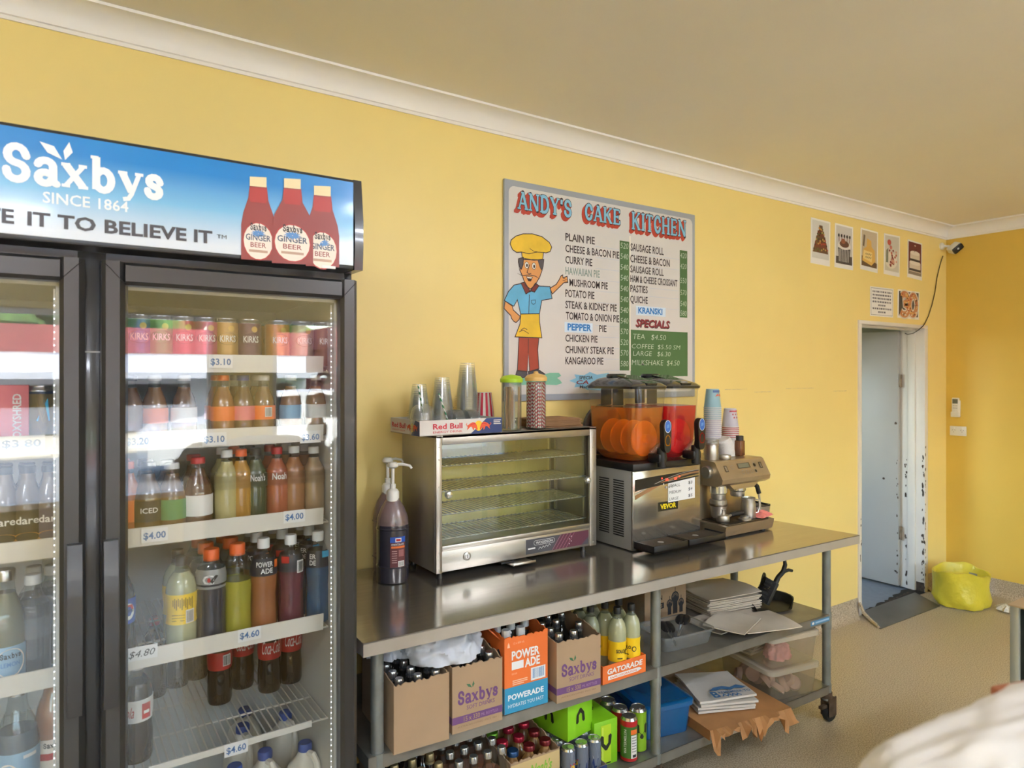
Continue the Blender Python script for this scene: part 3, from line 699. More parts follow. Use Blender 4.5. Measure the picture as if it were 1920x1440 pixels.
S4 = [
 (225, 'cola_bottle', 'dark cola bottle with blue globe label at the fridge door edge', .235, .034, PET, [(.80, M_COLA), (.92, M_CLP)], CB, (.40, .66, L_BLUE, [], lambda mb, S, H: (mb.ell(S, .016, .53 * H, .016, .02, L_WHITE, .0006), mb.poly(S, [(.001, .545 * H), (.030, .545 * H), (.026, .60 * H), (.006, .60 * H)], L_RED, .001), mb.text(S, 'PEPSI', .016, .52 * H, .008, M_INKK, .026, .01, off=.0012, align='c'))), 'soft drink bottle'),
 (340, 'lemon_bottle', 'cloudy lemon drink bottle with bright yellow label on fridge shelf', .235, .0365, PET, [(.84, liquid('lemon', (196, 199, 160))), (.92, M_CLP)], CK, (.30, .62, L_YEL, [], both(lambda mb, S, H: [mb.rect(S, -.026 + i * .0042, -.0235 + i * .0042, (.50 - .02 * (i % 3)) * H, (.57 + .015 * (i % 2)) * H, pm('olive_print', '#8a7418', .5), .0006) for i in range(12)], barcode(.016, .38, .022, .034), lambda mb, S, H: [mb.rect(S, -.028, .002, (.34 + i * .03) * H, (.345 + i * .03) * H, M_INKK, .0006) for i in range(3)])), 'soft drink bottle'),
 (396, 'sports_drink_bottle', 'dark blue sports drink with silver shoulder label and orange cap', .245, .0375, WIDE, [(.72, liquid('navy', (44, 52, 70), .9)), (.90, M_CLP)], CO, (.60, .80, L_SIL, [('G', .655, .10, .028, L_WHITE, -.014)], lambda mb, S, H: (mb.poly(S, [(-.004, .66 * H), (.010, .74 * H), (.004, .75 * H), (-.010, .69 * H)], M_INKK, .0012), mb.ell(S, -.012, .70 * H, .004, .006, L_RED, .0013))), 'sports drink bottle'),
 (445, 'sports_drink_bottle', 'yellow sports drink bottle with clear ribbed shoulder and orange cap', .250, .0365, WIDE, [(.62, liquid('yellow', (178, 172, 60))), (.90, M_CLP)], CO, None, 'sports drink bottle'),
 (494, 'sports_drink_bottle', 'orange sports drink bottle with navy label and clear cap', .255, .0355, WAIST, [(.70, liquid('orange', (168, 104, 66))), (.91, M_CLP)], CW, (.62, .80, L_NAVY, [('POWER', .72, .055, .044, L_WHITE, -.006), ('ADE', .65, .055, .032, L_WHITE, 0)], lambda mb, S, H: mb.rect(S, .022, .036, .70 * H, .78 * H, L_ORA, .0006, 3)), 'sports drink bottle'),
 (545, 'sports_drink_bottle', 'purple red sports drink bottle with navy label and red patch', .255, .0355, WAIST, [(.70, liquid('berry', (104, 42, 66))), (.91, M_CLP)], CW, (.62, .80, L_NAVY, [], both(lambda mb, S, H: mb.rect(S, -.036, -.014, .72 * H, .79 * H, L_RED, .0006, 3), barcode(.018, .67, .022, .034))), 'sports drink bottle'),
 (596, 'sports_drink_bottle', 'bright blue sports drink bottle at the row end by the fridge wall', .255, .0355, WAIST, [(.70, liquid('blue', (44, 96, 140))), (.91, M_CLP)], CW, (.62, .80, L_NAVY, [('ER', .72, .055, .018, L_WHITE, -.026), ('DE', .65, .055, .018, L_WHITE, -.026)], lambda mb, S, H: mb.rect(S, .0, .024, .73 * H, .80 * H, pm('cyan_print', '#2aa7d8', .5), .0006, 3)), 'sports drink bottle'),
]
for px, nm, lb, H, R, pr, zn, cp, la, ct in S4:
    y = -.612
    o = bottle(nm, lb, ct, (X4(px, y, z4), y, z4), H, R, pr, zn, cp, la, cap_r=.020 if cp is CO else None, cap_h=.08 if cp is CO else .06)
    rowcopy(o, 1 if px < 380 else 2, .082, lb)
# colas hanging back on the shelf below, one diet cola in front
z5 = SHZ['s5'] + .001
def script_word(t, v, w, mat): return lambda mb, S, H: mb.text(S, t, 0, v * H, .17 * .235, mat, w, .0, .45, off=.0006, align='c')
COLAS = [(292, 1312, 'furthest left of the colas'), (335, 1292, 'behind the diet cola, second along'), (372, 1277, 'deepest of the colas, third along'), (416, 1324, 'turned to show its barcode'), (459, 1294, 'between the barcode cola and the lettered ones'), (510, 1301, 'with its white script facing the door'), (550, 1284, 'last along by the fridge wall')]
for i, (px, py, w) in enumerate(COLAS):
    p = at(px, py, z=z5); f = barcode(.012, .56, .024, .032) if i == 3 else script_word('Coca-Cola', .52, .056, L_WHITE)
    bottle('cola_bottle', 'black cola bottle with red label, ' + w, 'soft drink bottle', (p.x, p.y + .03, z5), .235, .034, PET, [(.86, M_COLA), (.92, M_CLP)], CR, (.44, .66, L_RED, [], f), rz=random.uniform(-.1, .1))
p = at(256, 1300, y=-.60)
bottle('cola_bottle', 'diet cola bottle with silver white label standing at the shelf front', 'soft drink bottle', (p.x, -.605, z5), .25, .036, PET, [(.78, M_COLA), (.92, M_CLP)], CW, (.42, .64, L_WHITE, [], lambda mb, S, H: (mb.text(S, 'Cola', -.024, .48 * H, .028, L_RED, .03, .0, .4, off=.0006, align='c'), mb.rect(S, .008, .03, .45 * H, .60 * H, L_RED, .0006, 4), mb.rect(S, .012, .026, .50 * H, .53 * H, L_WHITE, .001, 2))))
# milk
M_MILK = pm('milk_jug_plastic', '#e2ddd0', .45, sss=.1)
def milk(label, loc, rz):
    m = MB(); n = 20; prof = [(0, .80), (.02, .98), (.10, 1), (.55, 1), (.66, .97), (.76, .80), (.84, .52), (.90, .34), (.94, .34)]
    H, R = .262, .052; vs = []; fs = []
    for z, r in prof:
        for i in range(n):
            a = 2 * PI * i / n; e = 4 if z < .8 else 2.2; q = (abs(math.cos(a)) ** e + abs(math.sin(a)) ** e) ** (-1 / e)
            vs.append((R * r * q * math.cos(a), R * r * q * math.sin(a), z * H))
    for j in range(len(prof) - 1):
        for i in range(n): k = (i + 1) % n; fs.append((j * n + i, j * n + k, (j + 1) * n + k, (j + 1) * n + i))
    fs.append(tuple(range(n))[::-1]); m.add(vs, fs, M_MILK, True); o = m.build('milk_bottle', loc=loc, rz=rz, label=label, cat='milk bottle')
    m = MB(); m.tube([(0, -.018, .236), (0, -.040, .238), (0, -.058, .222), (0, -.064, .19), (0, -.062, .15), (0, -.052, .12), (0, -.03, .115)], .0095, M_MILK, 8); m.build('handle', parent=o)
    m = MB(); m.lathe([(.0205, .240), (.0205, .258), (.018, .262), (0, .262)], CB, 16); m.build('cap', parent=o)
for px, py, w, rz in [(572, 1389, 'with its handle forward, by the fridge wall', .3), (440, 1432, 'below the lowest price card', -.4), (497, 1404, 'between the two front ones', .2), (459, 1326, 'furthest back, seen through the wire', 0), (535, 1332, 'in the back row nearest the fridge wall', .2), (455, 1356, 'in the middle row, seen through the wire', .1)]:
    p = at(px, py, z=.566); milk('white milk bottle with blue cap, ' + w, (p.x, p.y, .301), rz)
# third shelf: juices and iced coffees
z3 = SHZ['s3'] + .001
S3 = [(243, 'juice bottle', 'orange juice bottle at the left end of the third shelf', (196, 110, 60), SQUARE, .19, L_ORA, CO, ''), (277, 'iced coffee bottle', 'squat brown iced coffee bottle with black and orange label', (112, 84, 52), CARAFE, .185, L_DARK, CK, 'ICED'), (322, 'iced tea bottle', 'iced tea bottle with green label between the brown drinks', (120, 90, 60), CARAFE, .18, L_GRN, CW, ''), (371, 'iced coffee bottle', 'brown iced coffee bottle with white label, fourth along', (104, 74, 52), CARAFE, .19, L_WHITE, CR, ''),
      (425, 'juice bottle', 'pale yellow juice bottle on the third shelf', (196, 186, 130), SQUARE, .205, None, CW, ''), (452, 'juice bottle', 'orange mango juice bottle beside the pale yellow one', (188, 140, 60), SQUARE, .205, None, CO, ''), (479, 'juice bottle', 'dark green juice bottle with white handwriting', (78, 88, 60), SQUARE, .205, None, CK, "Noah's"), (519, 'juice bottle', 'red orange juice bottle with white handwriting', (176, 98, 66), SQUARE, .205, None, CR, 'Noah'), (551, 'juice bottle', 'amber juice bottle with a small green leaf print', (170, 120, 80), SQUARE, .205, None, CW, ''), (588, 'juice bottle', 'tan juice bottle last along by the fridge wall', (176, 150, 118), SQUARE, .20, None, CW, '')]
for px, ct, lb, col, pr, H, la, cp, tx in S3:
    y = -.60; R = .031 if pr is SQUARE else .036
    if px == 243: R = .02
    lz = (.22, .50, la, [(tx, .34, .07, .04, L_WHITE)] if tx else []) if la else (.50, .72, pm('juice_sleeve_%d' % px, tuple(int(v * .8) for v in col), .4), [(tx, .58, .09, .04, L_WHITE)] if tx else [])
    o = bottle(ct.replace(' ', '_'), lb, ct, (at(px, 930, y=y).x, y, z3), H, R, pr, [(.85, liquid('j%d' % px, col, .85)), (pr[-1][0], M_CLP)], cp, lz)
    rowcopy(o, 1, .075, lb)
# second shelf: flavoured milks; top shelf: cans
z2 = SHZ['s2'] + .001
for px, lb, col, la, cp in [(244, 'brown drink bottle at the left end of the second shelf', (120, 84, 60), None, CK), (290, 'ginger ale bottle, second along the second shelf', (150, 110, 70), L_ORA, CW), (345, 'brown tea bottle, third along the second shelf', (120, 86, 60), L_WHITE, CW), (418, 'orange drink bottle with script label before the middle of the shelf', (150, 100, 60), L_ORA, CO), (456, 'brown drink bottle with orange pink label and blue cap', (110, 78, 52), L_PINK, CB), (494, 'brown drink bottle with orange barcode label and white cap', (116, 82, 50), L_ORA, CW), (545, 'amber drink bottle next to the barcode bottle', (150, 110, 70), L_SKY, CW), (592, 'amber drink bottle by the fridge wall on the second shelf', (150, 110, 70), L_WHITE, CW)]:
    y = -.60
    o = bottle('soft_drink_bottle', lb, 'soft drink bottle', (at(px, 760, y=y).x, y, z2), .172, .031, CARAFE, [(.82, liquid('k%d' % px, col, .85)), (.93, M_CLP)], cp, (.30, .52, la, [], barcode(.006, .42, .02, .026) if px == 494 else None) if la else None)
    if px in (418, 456, 494): rowcopy(o, 1, .075, lb)
M_ALUM = pm('can_aluminium', '#c2c3c4', .25, .9)
CANP = [(0, .0), (.72, .0), (.80, .012), (1, .05), (1, .90), (.97, .925), (.84, .965), (.84, .985), (.80, .985), (.78, .972), (0, .972)]
def can(name, label, loc, H, R, bands, texts=(), extra=None, rz=0, group=None, cat='drink can'):
    m = MB(); m.lathe([(r * R, z * H) for r, z in CANP], M_ALUM, 20, caps=False); o = m.build(name, loc=loc, rz=rz, label=label, cat=cat, group=group)
    m = MB()
    for a, b_, mt in bands: m.lathe([(R + .0004, a * H), (R + .0004, b_ * H)], mt, 20, caps=False)
    S = Round((0, 0, 0), R + .0006)
    for t in texts: m.text(S, t[0], t[5] if len(t) > 5 else 0, t[1] * H, t[2] * H, t[4], t[3], .015, off=.0006, align='c')
    if extra: extra(m, S, H)
    m.build('printed_sleeve', parent=o)
    m = MB(); m.lathe([(0, 0), (.010, 0), (.010, .0012), (0, .0012)], M_ALUM, 10, (0, -.004, .975 * H), sx=.8, sy=1.2); m.build('ring_pull', parent=o)
    return o
z1 = SHZ['s1'] + .001
for px, lb, c1 in [(259, 'blue soft drink can at the end of the top shelf', '#2a4d8a'), (300, 'green soft drink can, second along the top shelf', '#5f8a5a'), (343, 'red soft drink can, third along the top shelf', '#a83a48'), (385, 'pink soft drink can, fourth along the top shelf', '#b65a6c'), (423, 'amber soft drink can before the plum coloured one', '#b08a50'), (466, 'plum coloured soft drink can with gold badge', '#5c3546'), (520, 'orange soft drink can beside the plum coloured one', '#b8783c'), (566, 'pale soft drink can near the fridge wall', '#b9a89a'), (606, 'brown soft drink can last along the top shelf', '#7c5a40')]:
    y = -.60; c = pm('can_' + c1[1:], c1, .3, .3)
    o = can('drink_can', lb, (at(px, 620, y=y).x, y, z1), .134, .0325, [(.06, .90, c)], [('KIRKS', .52, .13, .040, L_WHITE)], lambda mb, S, H: (mb.ell(S, 0, .58 * H, .026, .016, L_DARK, .0004), mb.ell(S, .008, .78 * H, .008, .008, pm('gold_print', '#c9a050', .4), .0008)))
    if px in (423, 466, 520): rowcopy(o, 1, .07, lb)
# behind the other door
for px, py, y, z, what in [(20, 0, -.60, z2, 0), (80, 0, -.60, z2, 1)]:
    p = at(px, 760, y=y)
    if what == 0:
        t = thing('protein_drink_carton', 'pink energy powder carton with white upright lettering behind the other fridge door', 'carton', (p.x, y, z)); m = MB(); m.box(-.035, .035, -.03, .03, 0, .150, L_PINK, .002); m.build('carton', parent=t)
        m = MB(); m.rect(Flat((0, -.0305, 0)), -.036, .036, .0, .02, L_RED, .0003); F = Flat((.02, -.0305, .03), (0, 0, 1), (-1, 0, 0)); m.text(F, 'OXYSHRED', 0, 0, .016, L_WHITE, .10, .02, off=.0005); m.build('lettering', parent=t)
    else:
        can('drink_can', 'navy and yellow drink can with blue triangle behind the other fridge door', (p.x, y, z), .15, .036, [(.0, .9, pm('can_navy', '#2d3a52', .3, .3)), (.1, .86, pm('can_gold', '#b59a5a', .3, .3))], (), lambda mb, S, H: (mb.poly(S, [(-.012, .45 * H), (.014, .45 * H), (.010, .8 * H)], pm('cyan_print', '#2aa7d8', .5), .0006)))
for px, lb, la in [(8, 'iced coffee bottle with dark label at the frame edge', L_DARK), (52, 'iced coffee bottle with dark label and orange fruit print', L_DARK), (94, 'iced coffee bottle with purple dark label by the door post', pm('plum_label', '#4b4258', .5))]:
    y = -.60
    o = bottle('iced_coffee_bottle', lb, 'iced coffee bottle', (at(px, 930, y=y).x, y, z3), .195, .034, CARAFE, [(.92, liquid('dare', (122, 104, 88), .9))], CK, (.10, .50, la, [('dare', .34, .09, .045, L_WHITE)], lambda mb, S, H: mb.ell(S, .0, .18 * H, .026, .012, pm('orange_fruit_print', '#d9912e', .5), .0006)))
    rowcopy(o, 1, .075, lb)
M_SMOKE = liquid('clear_dark', (70, 76, 84), .45)
p = at(10, 1150, y=-.60)
bottle('glass_bottle', 'pale green glass bottle with metal screw cap and round cream label', 'glass bottle', (p.x, -.61, z4), .26, .040, CARAFE, [(.80, liquid('paleginger', (150, 152, 120), .5)), (.93, M_CLP)], M_ALUM, (.06, .36, L_SKY, [], lambda mb, S, H: (mb.ell(S, .012, .22 * H, .03, .032, M_CREAM, .0006), slab_text(mb, S, 'Saxbys', -.008, .26 * H, .012, .04, M_INKK, off=.001), mb.text(S, 'LEMON', .012, .19 * H, .010, M_LBLU, .036, .02, off=.001, align='c'))), cap_h=.1)
for px, y, w in [(62, -.59, 'front one'), (98, -.52, 'by the door post')]:
    o = bottle('water_bottle', 'clear water bottle with white cap on the fourth shelf, ' + w, 'water bottle', (at(px, 1150, y=y).x, y, z4), .235, .036, SQUARE, [(.72, M_SMOKE), (.92, M_CLP)], CW, (.40, .60, clear('frosted_label', (200, 206, 212), .05, .2, .35, (150, 158, 168))))
    rowcopy(o, 1, .08, 'clear water bottle with white cap, ' + w)
p = at(33, 1400, y=-.61)
bottle('glass_bottle', 'clear mixer bottle with sky blue label, low behind the other fridge door', 'glass bottle', (p.x, -.61, z5), .25, .042, CARAFE, [(.60, liquid('bluegrey', (120, 136, 150), .6)), (.93, M_CLP)], M_ALUM, (.10, .44, L_SKY, [], lambda mb, S, H: (mb.ell(S, -.018, .24 * H, .022, .03, M_CREAM, .0006), mb.rect(S, .012, .04, .38 * H, .41 * H, L_WHITE, .0006, 3))))
p = at(100, 1400, y=-.57)
bottle('glass_bottle', 'amber ginger drink bottle with cream and red label by the door post', 'glass bottle', (p.x, -.57, z5), .26, .040, CARAFE, [(.93, liquid('ginger', (150, 96, 58), .85))], M_ALUM, (.10, .40, M_CREAM, [], lambda mb, S, H: (slab_text(mb, S, 'Saxbys', -.02, .33 * H, .012, .04, M_INKK, off=.001), mb.rect(S, -.03, .03, .22 * H, .28 * H, L_RED, .0006, 3))))
# ================================================================== MENU BOARD
MX0, MX1, MZ0, MZ1 = 1.667, 2.912, 1.529, 2.519
ML = Vector(((MX0 + MX1) / 2, 0, MZ0))
M_BOARD = pm('whiteboard_enamel', '#d9d6d3', .22, coat=.3)
M_BFR = pm('grey_board_border', '#a3a9b2', .4)
M_CHALK = pm('green_chalk_panel', '#4e7142', .6, noise=(8, .08))
M_CHW = pm('white_chalk', '#cfd8c4', .8)
M_LET = pm('dark_brown_letter', '#3d3232', .5); M_FADE = pm('faded_letter', '#8fa39b', .5); M_SKYB = pm('blue_letter', '#2f7fc6', .5)
menu = thing('menu_board', 'white painted menu board with pie list and a cartoon cook on the yellow wall', 'menu board', ML)
m = world_mb(ML); m.box(MX0, MX1, -.016, -.001, MZ0, MZ1, M_BFR, .003); m.build('board_border', parent=menu)
m = world_mb(ML); BS = Flat((0, -.0165, 0))
def rrect(x0, x1, z0, z1, r, n=6):
    out = []
    for cx_, cz, a in ((x1 - r, z1 - r, 0), (x0 + r, z1 - r, 90), (x0 + r, z0 + r, 180), (x1 - r, z0 + r, 270)):
        out += [(cx_ + r * math.cos(math.radians(a + 90 * i / n)), cz + r * math.sin(math.radians(a + 90 * i / n))) for i in range(n + 1)]
    return out
m.poly(BS, rrect(MX0 + .022, MX1 - .022, MZ0 + .03, MZ1 - .028, .03), M_BOARD, .0003); m.build('writing_surface', parent=menu)
def bd(zx, zy):
    p = at(930 + zx * .30558, 320 + zy * .30558, y=-.0165); return (p.x, p.z)
m = world_mb(ML)
for a, b_, c, d in ((758, 817, 428, 1226), (1127, 1173, 487, 900), (825, 1175, 975, 1262)):
    q = [bd(a, c), bd(a, d)]; x0 = bd(a, c)[0]; x1 = bd(b_, c)[0]
    m.rect(BS, x0, x1, q[1][1], q[0][1], M_CHALK, .0006)
m.build('chalk_panel', parent=menu)
m = world_mb(ML)
m.rect(BS, bd(817, 428)[0], bd(826, 428)[0], bd(820, 1228)[1], bd(820, 400)[1], M_WHITE, .001)
pl = pm('pale_rule_line', '#bfc6d2', .5)
for y in (445, 512, 580, 650, 718, 788, 860, 930, 1000, 1068, 1135, 1205):
    a, c = bd(610, y + 20); m.rect(BS, a, bd(755, y)[0], c - .0012, c + .0012, pl, .0006)
for y in (520, 588, 655, 720, 772, 840):
    a, c = bd(940, y); m.rect(BS, a, bd(1122, y)[0], c - .0012, c + .0012, pl, .0006)
pt = pm('pale_blue_card', '#cfe0ee', .5)
for a, b_, c, d in ((420, 592, 928, 990), (858, 1040, 828, 885)):
    m.rect(BS, bd(a, c)[0], bd(b_, c)[0], bd(a, d)[1], bd(a, c)[1], pt, .0007)
m.build('ruled_line', parent=menu)
m = world_mb(ML)
for t, x, y, yt, x1, mt in [('PLAIN PIE', 425, 428, 380, 605, 0), ('CHEESE & BACON PIE', 425, 498, 451, 755, 0), ('CURRY PIE', 425, 567, 520, 590, 0), ('HAWAIIAN PIE', 425, 635, 588, 636, 1), ('MUSHROOM PIE', 450, 707, 661, 685, 0), ('POTATO PIE', 425, 774, 726, 603, 0), ('STEAK & KIDNEY PIE', 425, 843, 796, 740, 0), ('TOMATO & ONION PIE', 428, 912, 864, 755, 0), ('PEPPER', 438, 978, 936, 585, 2), ('PIE', 632, 988, 946, 677, 0), ('CHICKEN PIE', 425, 1048, 1003, 622, 0), ('CHUNKY STEAK PIE', 425, 1119, 1073, 722, 0), ('KANGAROO PIE', 425, 1187, 1141, 658, 0),
                           ('SAUSAGE ROLL', 825, 490, 443, 1028, 0), ('CHEESE & BACON', 823, 560, 513, 1065, 0), ('SAUSAGE ROLL', 823, 623, 578, 1028, 0), ('HAM & CHEESE CROISSANT', 823, 682, 638, 1112, 0), ('PASTIES', 823, 743, 698, 930, 0), ('QUICHE', 823, 808, 764, 930, 0), ('KRANSKI', 872, 874, 836, 1020, 2)]:
    u, v = bd(x, y); h = bd(x, yt)[1] - v
    m.text(BS, t, u, v, h, [M_LET, M_FADE, M_SKYB][mt], bd(x1, y)[0] - u, .016 if mt != 2 else .035, off=.0012)
u, v = bd(855, 955); m.text(BS, 'SPECIALS', u + .004, v - .004, bd(855, 908)[1] - v, M_LET, bd(1065, 955)[0] - u, .035, .2, off=.0010)
m.text(BS, 'SPECIALS', u, v, bd(855, 908)[1] - v, pm('maroon_letter', '#8a2a35', .5), bd(1065, 955)[0] - u, .03, .2, off=.0014)
for t, x, y, yt, x1 in [('TEA   $4.50', 840, 1032, 998, 1042), ('COFFEE  $5.50 SM', 832, 1090, 1060, 1130), ('LARGE   $6.30', 840, 1135, 1104, 1070), ('MILKSHAKE  $4.50', 832, 1193, 1158, 1125)]:
    u, v = bd(x, y); m.text(BS, t, u, v, bd(x, yt)[1] - v, M_CHW, bd(x1, y)[0] - u, -.012, .12, off=.0014)
for i, t in enumerate(['5.20', '5.40', '5.40', '5.40', '5.40', '5.40', '5.40', '5.40', '5.70', '5.20', '5.70', '5.80']):
    u, v = bd(763, 475 + i * 66); m.text(BS, t.replace('.', ''), u, v, .030, M_CHW, bd(811, 475)[0] - u, -.012, .1, off=.0014)
for i, t in enumerate(['420', '420', '550', '570', '540', '580']):
    u, v = bd(1130, 535 + i * [1, 66, 77, 76, 74, 71][i]); m.text(BS, t, u, v, .030, M_CHW, bd(1168, 475)[0] - u, -.012, .1, off=.0014)
# scroll at the foot of the board
pts = [bd(*q) for q in [(448, 1290), (490, 1272), (480, 1250), (540, 1255), (575, 1235), (620, 1252), (690, 1240), (700, 1350), (560, 1345), (520, 1325), (480, 1330), (490, 1305)]]
m.poly(BS, pts, pm('sky_splash_paint', '#8cc4dc', .5), .0008)
for t, x, y, h, x1, mt in [('SPECIA', 508, 1280, .016, 592, M_LET), ('CA', 492, 1310, .019, 568, pm('maroon_letter', '#8a2a35', .5)), ('Made', 512, 1335, .014, 572, M_LET)]:
    u, v = bd(x, y); m.text(BS, t, u, v, h, mt, bd(x1, y)[0] - u, .02, .15, off=.0014)
m.build('lettering', parent=menu)
# painted title in three layers
M_TRED = pm('title_red', '#b8402f', .45); M_TBLUE = pm('title_blue', '#86c1de', .45); M_TBLK = pm('title_outline', '#3a2a2c', .5)
m = world_mb(ML)
for t, a, b_, top in [("ANDY'S", (118, 232), (472, 290), (150, 128)), ('CAKE', (530, 298), (772, 338), (545, 200)), ('KITCHEN', (820, 358), (1172, 412), (830, 250))]:
    (u, v), (u1, v1) = bd(*a), bd(*b_); h = bd(*top)[1] - bd(top[0], a[1] + (top[0] - a[0]) * (b_[1] - a[1]) / (b_[0] - a[0]))[1]; w = u1 - u; u += .012
    w -= .02
    for k in range(6):
        d = .016 * (1 - k / 6); slab_text(m, BS, t, u - d, v - d, h, w, M_TRED, .20, .13, .08, .0008 + k * .00005, v1 - v)
    slab_text(m, BS, t, u, v, h, w, M_TBLK, .20, .13, .05, .0014, v1 - v)
    slab_text(m, BS, t, u, v, h, w, M_TBLUE, .18, .11, .0, .0018, v1 - v)
m.build('title_lettering', parent=menu)
# the painted cook
m = world_mb(ML)
def shape(pts, mat, off, line=.004):
    q = [bd(*p) for p in pts]; m.poly(BS, q, mat, off)
    if line: m.rib(BS, q, line, M_TBLK, off + .0002, True)
SKIN = pm('cook_skin_paint', '#dd9a58', .5); CY = pm('cook_yellow_paint', '#e8bf32', .5, noise=(12, .12)); CBl = pm('cook_blue_paint', '#63b1d8', .5, noise=(12, .12)); CRd = pm('cook_brown_red_paint', '#a4432d', .5, noise=(12, .12)); CCo = pm('cook_collar_paint', '#7a2f2a', .5); CHr = pm('cook_hair_paint', '#565054', .5); CSh = pm('cook_shoe_paint', '#4b4a4f', .5); CGr = pm('green_shadow_paint', '#7dbb9f', .5)
shape([(70, 1300), (120, 1262), (200, 1275), (330, 1240), (385, 1240), (400, 1258), (375, 1272), (395, 1288), (405, 1304), (370, 1316), (250, 1310), (120, 1318)], CGr, .0006, 0)
shape([(128, 1228), (188, 1232), (192, 1262), (150, 1275), (118, 1262)], CSh, .0010); shape([(196, 1232), (258, 1220), (300, 1248), (262, 1262), (200, 1258)], CSh, .0010)
shape([(140, 1022), (262, 1026), (255, 1100), (262, 1215), (205, 1232), (198, 1120), (190, 1232), (130, 1226), (135, 1120)], CRd, .0012)
m.rib(BS, [bd(198, 1030), bd(196, 1120)], .003, M_TBLK, .0015)
shape([(55, 800), (48, 845), (90, 890), (95, 908), (108, 925), (122, 932), (140, 915), (148, 895), (105, 855), (98, 830)], SKIN, .0011)
shape([(345, 757), (330, 722), (368, 698), (385, 672), (398, 645), (408, 640), (410, 658), (435, 648), (440, 686), (415, 688), (395, 708)], SKIN, .0011)
m.rib(BS, [bd(412, 660), bd(438, 672)], .002, M_TBLK, .0015); m.rib(BS, [bd(408, 672), bd(438, 682)], .002, M_TBLK, .0015)
shape([(155, 692), (110, 702), (75, 742), (50, 797), (108, 832), (130, 792), (150, 880), (265, 880), (280, 796), (343, 785), (330, 712), (262, 708), (205, 745)], CBl, .0014)
m.rib(BS, [bd(203, 760), bd(200, 880)], .003, M_TBLK, .0018); m.rib(BS, [bd(216, 795), bd(240, 793), bd(240, 812), bd(228, 822), bd(217, 812), bd(216, 795)], .002, M_TBLK, .0018)
shape([(150, 880), (265, 878), (266, 930), (280, 1026), (115, 1020), (146, 940)], CY, .0016)
m.rib(BS, [bd(150, 980), bd(170, 965), bd(190, 975)], .0025, M_TBLK, .0019); m.rib(BS, [bd(140, 990), bd(165, 978), bd(200, 1000)], .0025, M_TBLK, .0019)
shape([(158, 545), (278, 548), (280, 570), (288, 585), (280, 615), (268, 650), (240, 700), (210, 727), (180, 705), (160, 645), (145, 612), (146, 585), (156, 575)], SKIN, .0018)
shape([(138, 540), (166, 533), (165, 575), (154, 605), (142, 590), (136, 560)], CHr, .0020); shape([(256, 550), (292, 546), (288, 585), (276, 607), (266, 585)], CHr, .0020)
shape([(152, 690), (175, 684), (208, 740), (240, 690), (262, 706), (235, 745), (210, 738), (182, 757)], CCo, .0020)
shape([(85, 450), (92, 425), (120, 402), (165, 388), (220, 388), (280, 405), (325, 440), (340, 470), (330, 497), (305, 505), (290, 503), (285, 545), (230, 550), (160, 536), (155, 500), (125, 502), (100, 485)], CY, .0020)
m.rib(BS, [bd(155, 500), bd(200, 510), bd(250, 500), bd(290, 503)], .003, M_TBLK, .0023); m.rib(BS, [bd(205, 478), bd(230, 495), bd(255, 500)], .0025, M_TBLK, .0023)
for ex, ey in ((187, 580), (231, 586)):
    a, c = bd(ex, ey); m.ell(BS, a, c, .012, .016, M_TBLK, .0021); m.ell(BS, a, c, .010, .014, M_WPL, .0022); m.ell(BS, a + .001, c - .001, .005, .008, M_TBLK, .0023)
m.rib(BS, [bd(206, 575), bd(188, 625), bd(200, 633), bd(214, 630)], .003, M_TBLK, .0022)
m.rib(BS, [bd(130, 630), bd(160, 645), bd(205, 640), bd(240, 648), bd(268, 665)], [.001, .003, .004, .003, .001], M_TBLK, .0023)
shape([(182, 648), (225, 652), (212, 680), (196, 678)], M_TBLK, .0022, 0); shape([(186, 651), (221, 655), (214, 663), (192, 660)], M_WPL, .0024, 0)
m.build('painted_cook', parent=menu)

# ================================================================== CAKE PICTURES ON THE WALL
M_PAPER = pm('photo_paper', '#efece8', .5)
def zw(zx, zy): p = at(1480 + zx * .35427, 390 + zy * .35427, y=-.002); return (p.x, p.z)
def poster(name, corners, label, cat, draw, inset=.010, bottom=.03):
    q = [zw(*c) for c in corners]; c = Vector((sum(p[0] for p in q) / 4, 0, min(p[1] for p in q)))
    t = thing(name, label, cat, c)
    m = world_mb(c); S = Flat((0, -.0015, 0)); m.slab([S(p[0], p[1]) for p in q], (0, .0012, 0), M_PAPER); m.build('sheet', parent=t)
    m = world_mb(c)
    def R(a, b_):      # picture coordinates 0..1, y up
        top = [q[0][k] + (q[1][k] - q[0][k]) * a for k in (0, 1)]; bot = [q[3][k] + (q[2][k] - q[3][k]) * a for k in (0, 1)]
        return tuple(bot[k] + (top[k] - bot[k]) * b_ for k in (0, 1))
    draw(m, S, R); m.build('print', parent=t)
def P(m, S, R, pts, col, off): m.poly(S, [R(*p) for p in pts], pm('print_' + col.strip('#'), col, .5), off)
def EL(m, S, R, cx_, cy_, rx, ry, col, off, n=14): P(m, S, R, [(cx_ + rx * math.cos(2 * PI * i / n), cy_ + ry * math.sin(2 * PI * i / n)) for i in range(n)], col, off)
def bg(m, S, R, col, b0=.10): P(m, S, R, [(.06, b0), (.94, b0), (.94, .96), (.06, .96)], col, .0004)
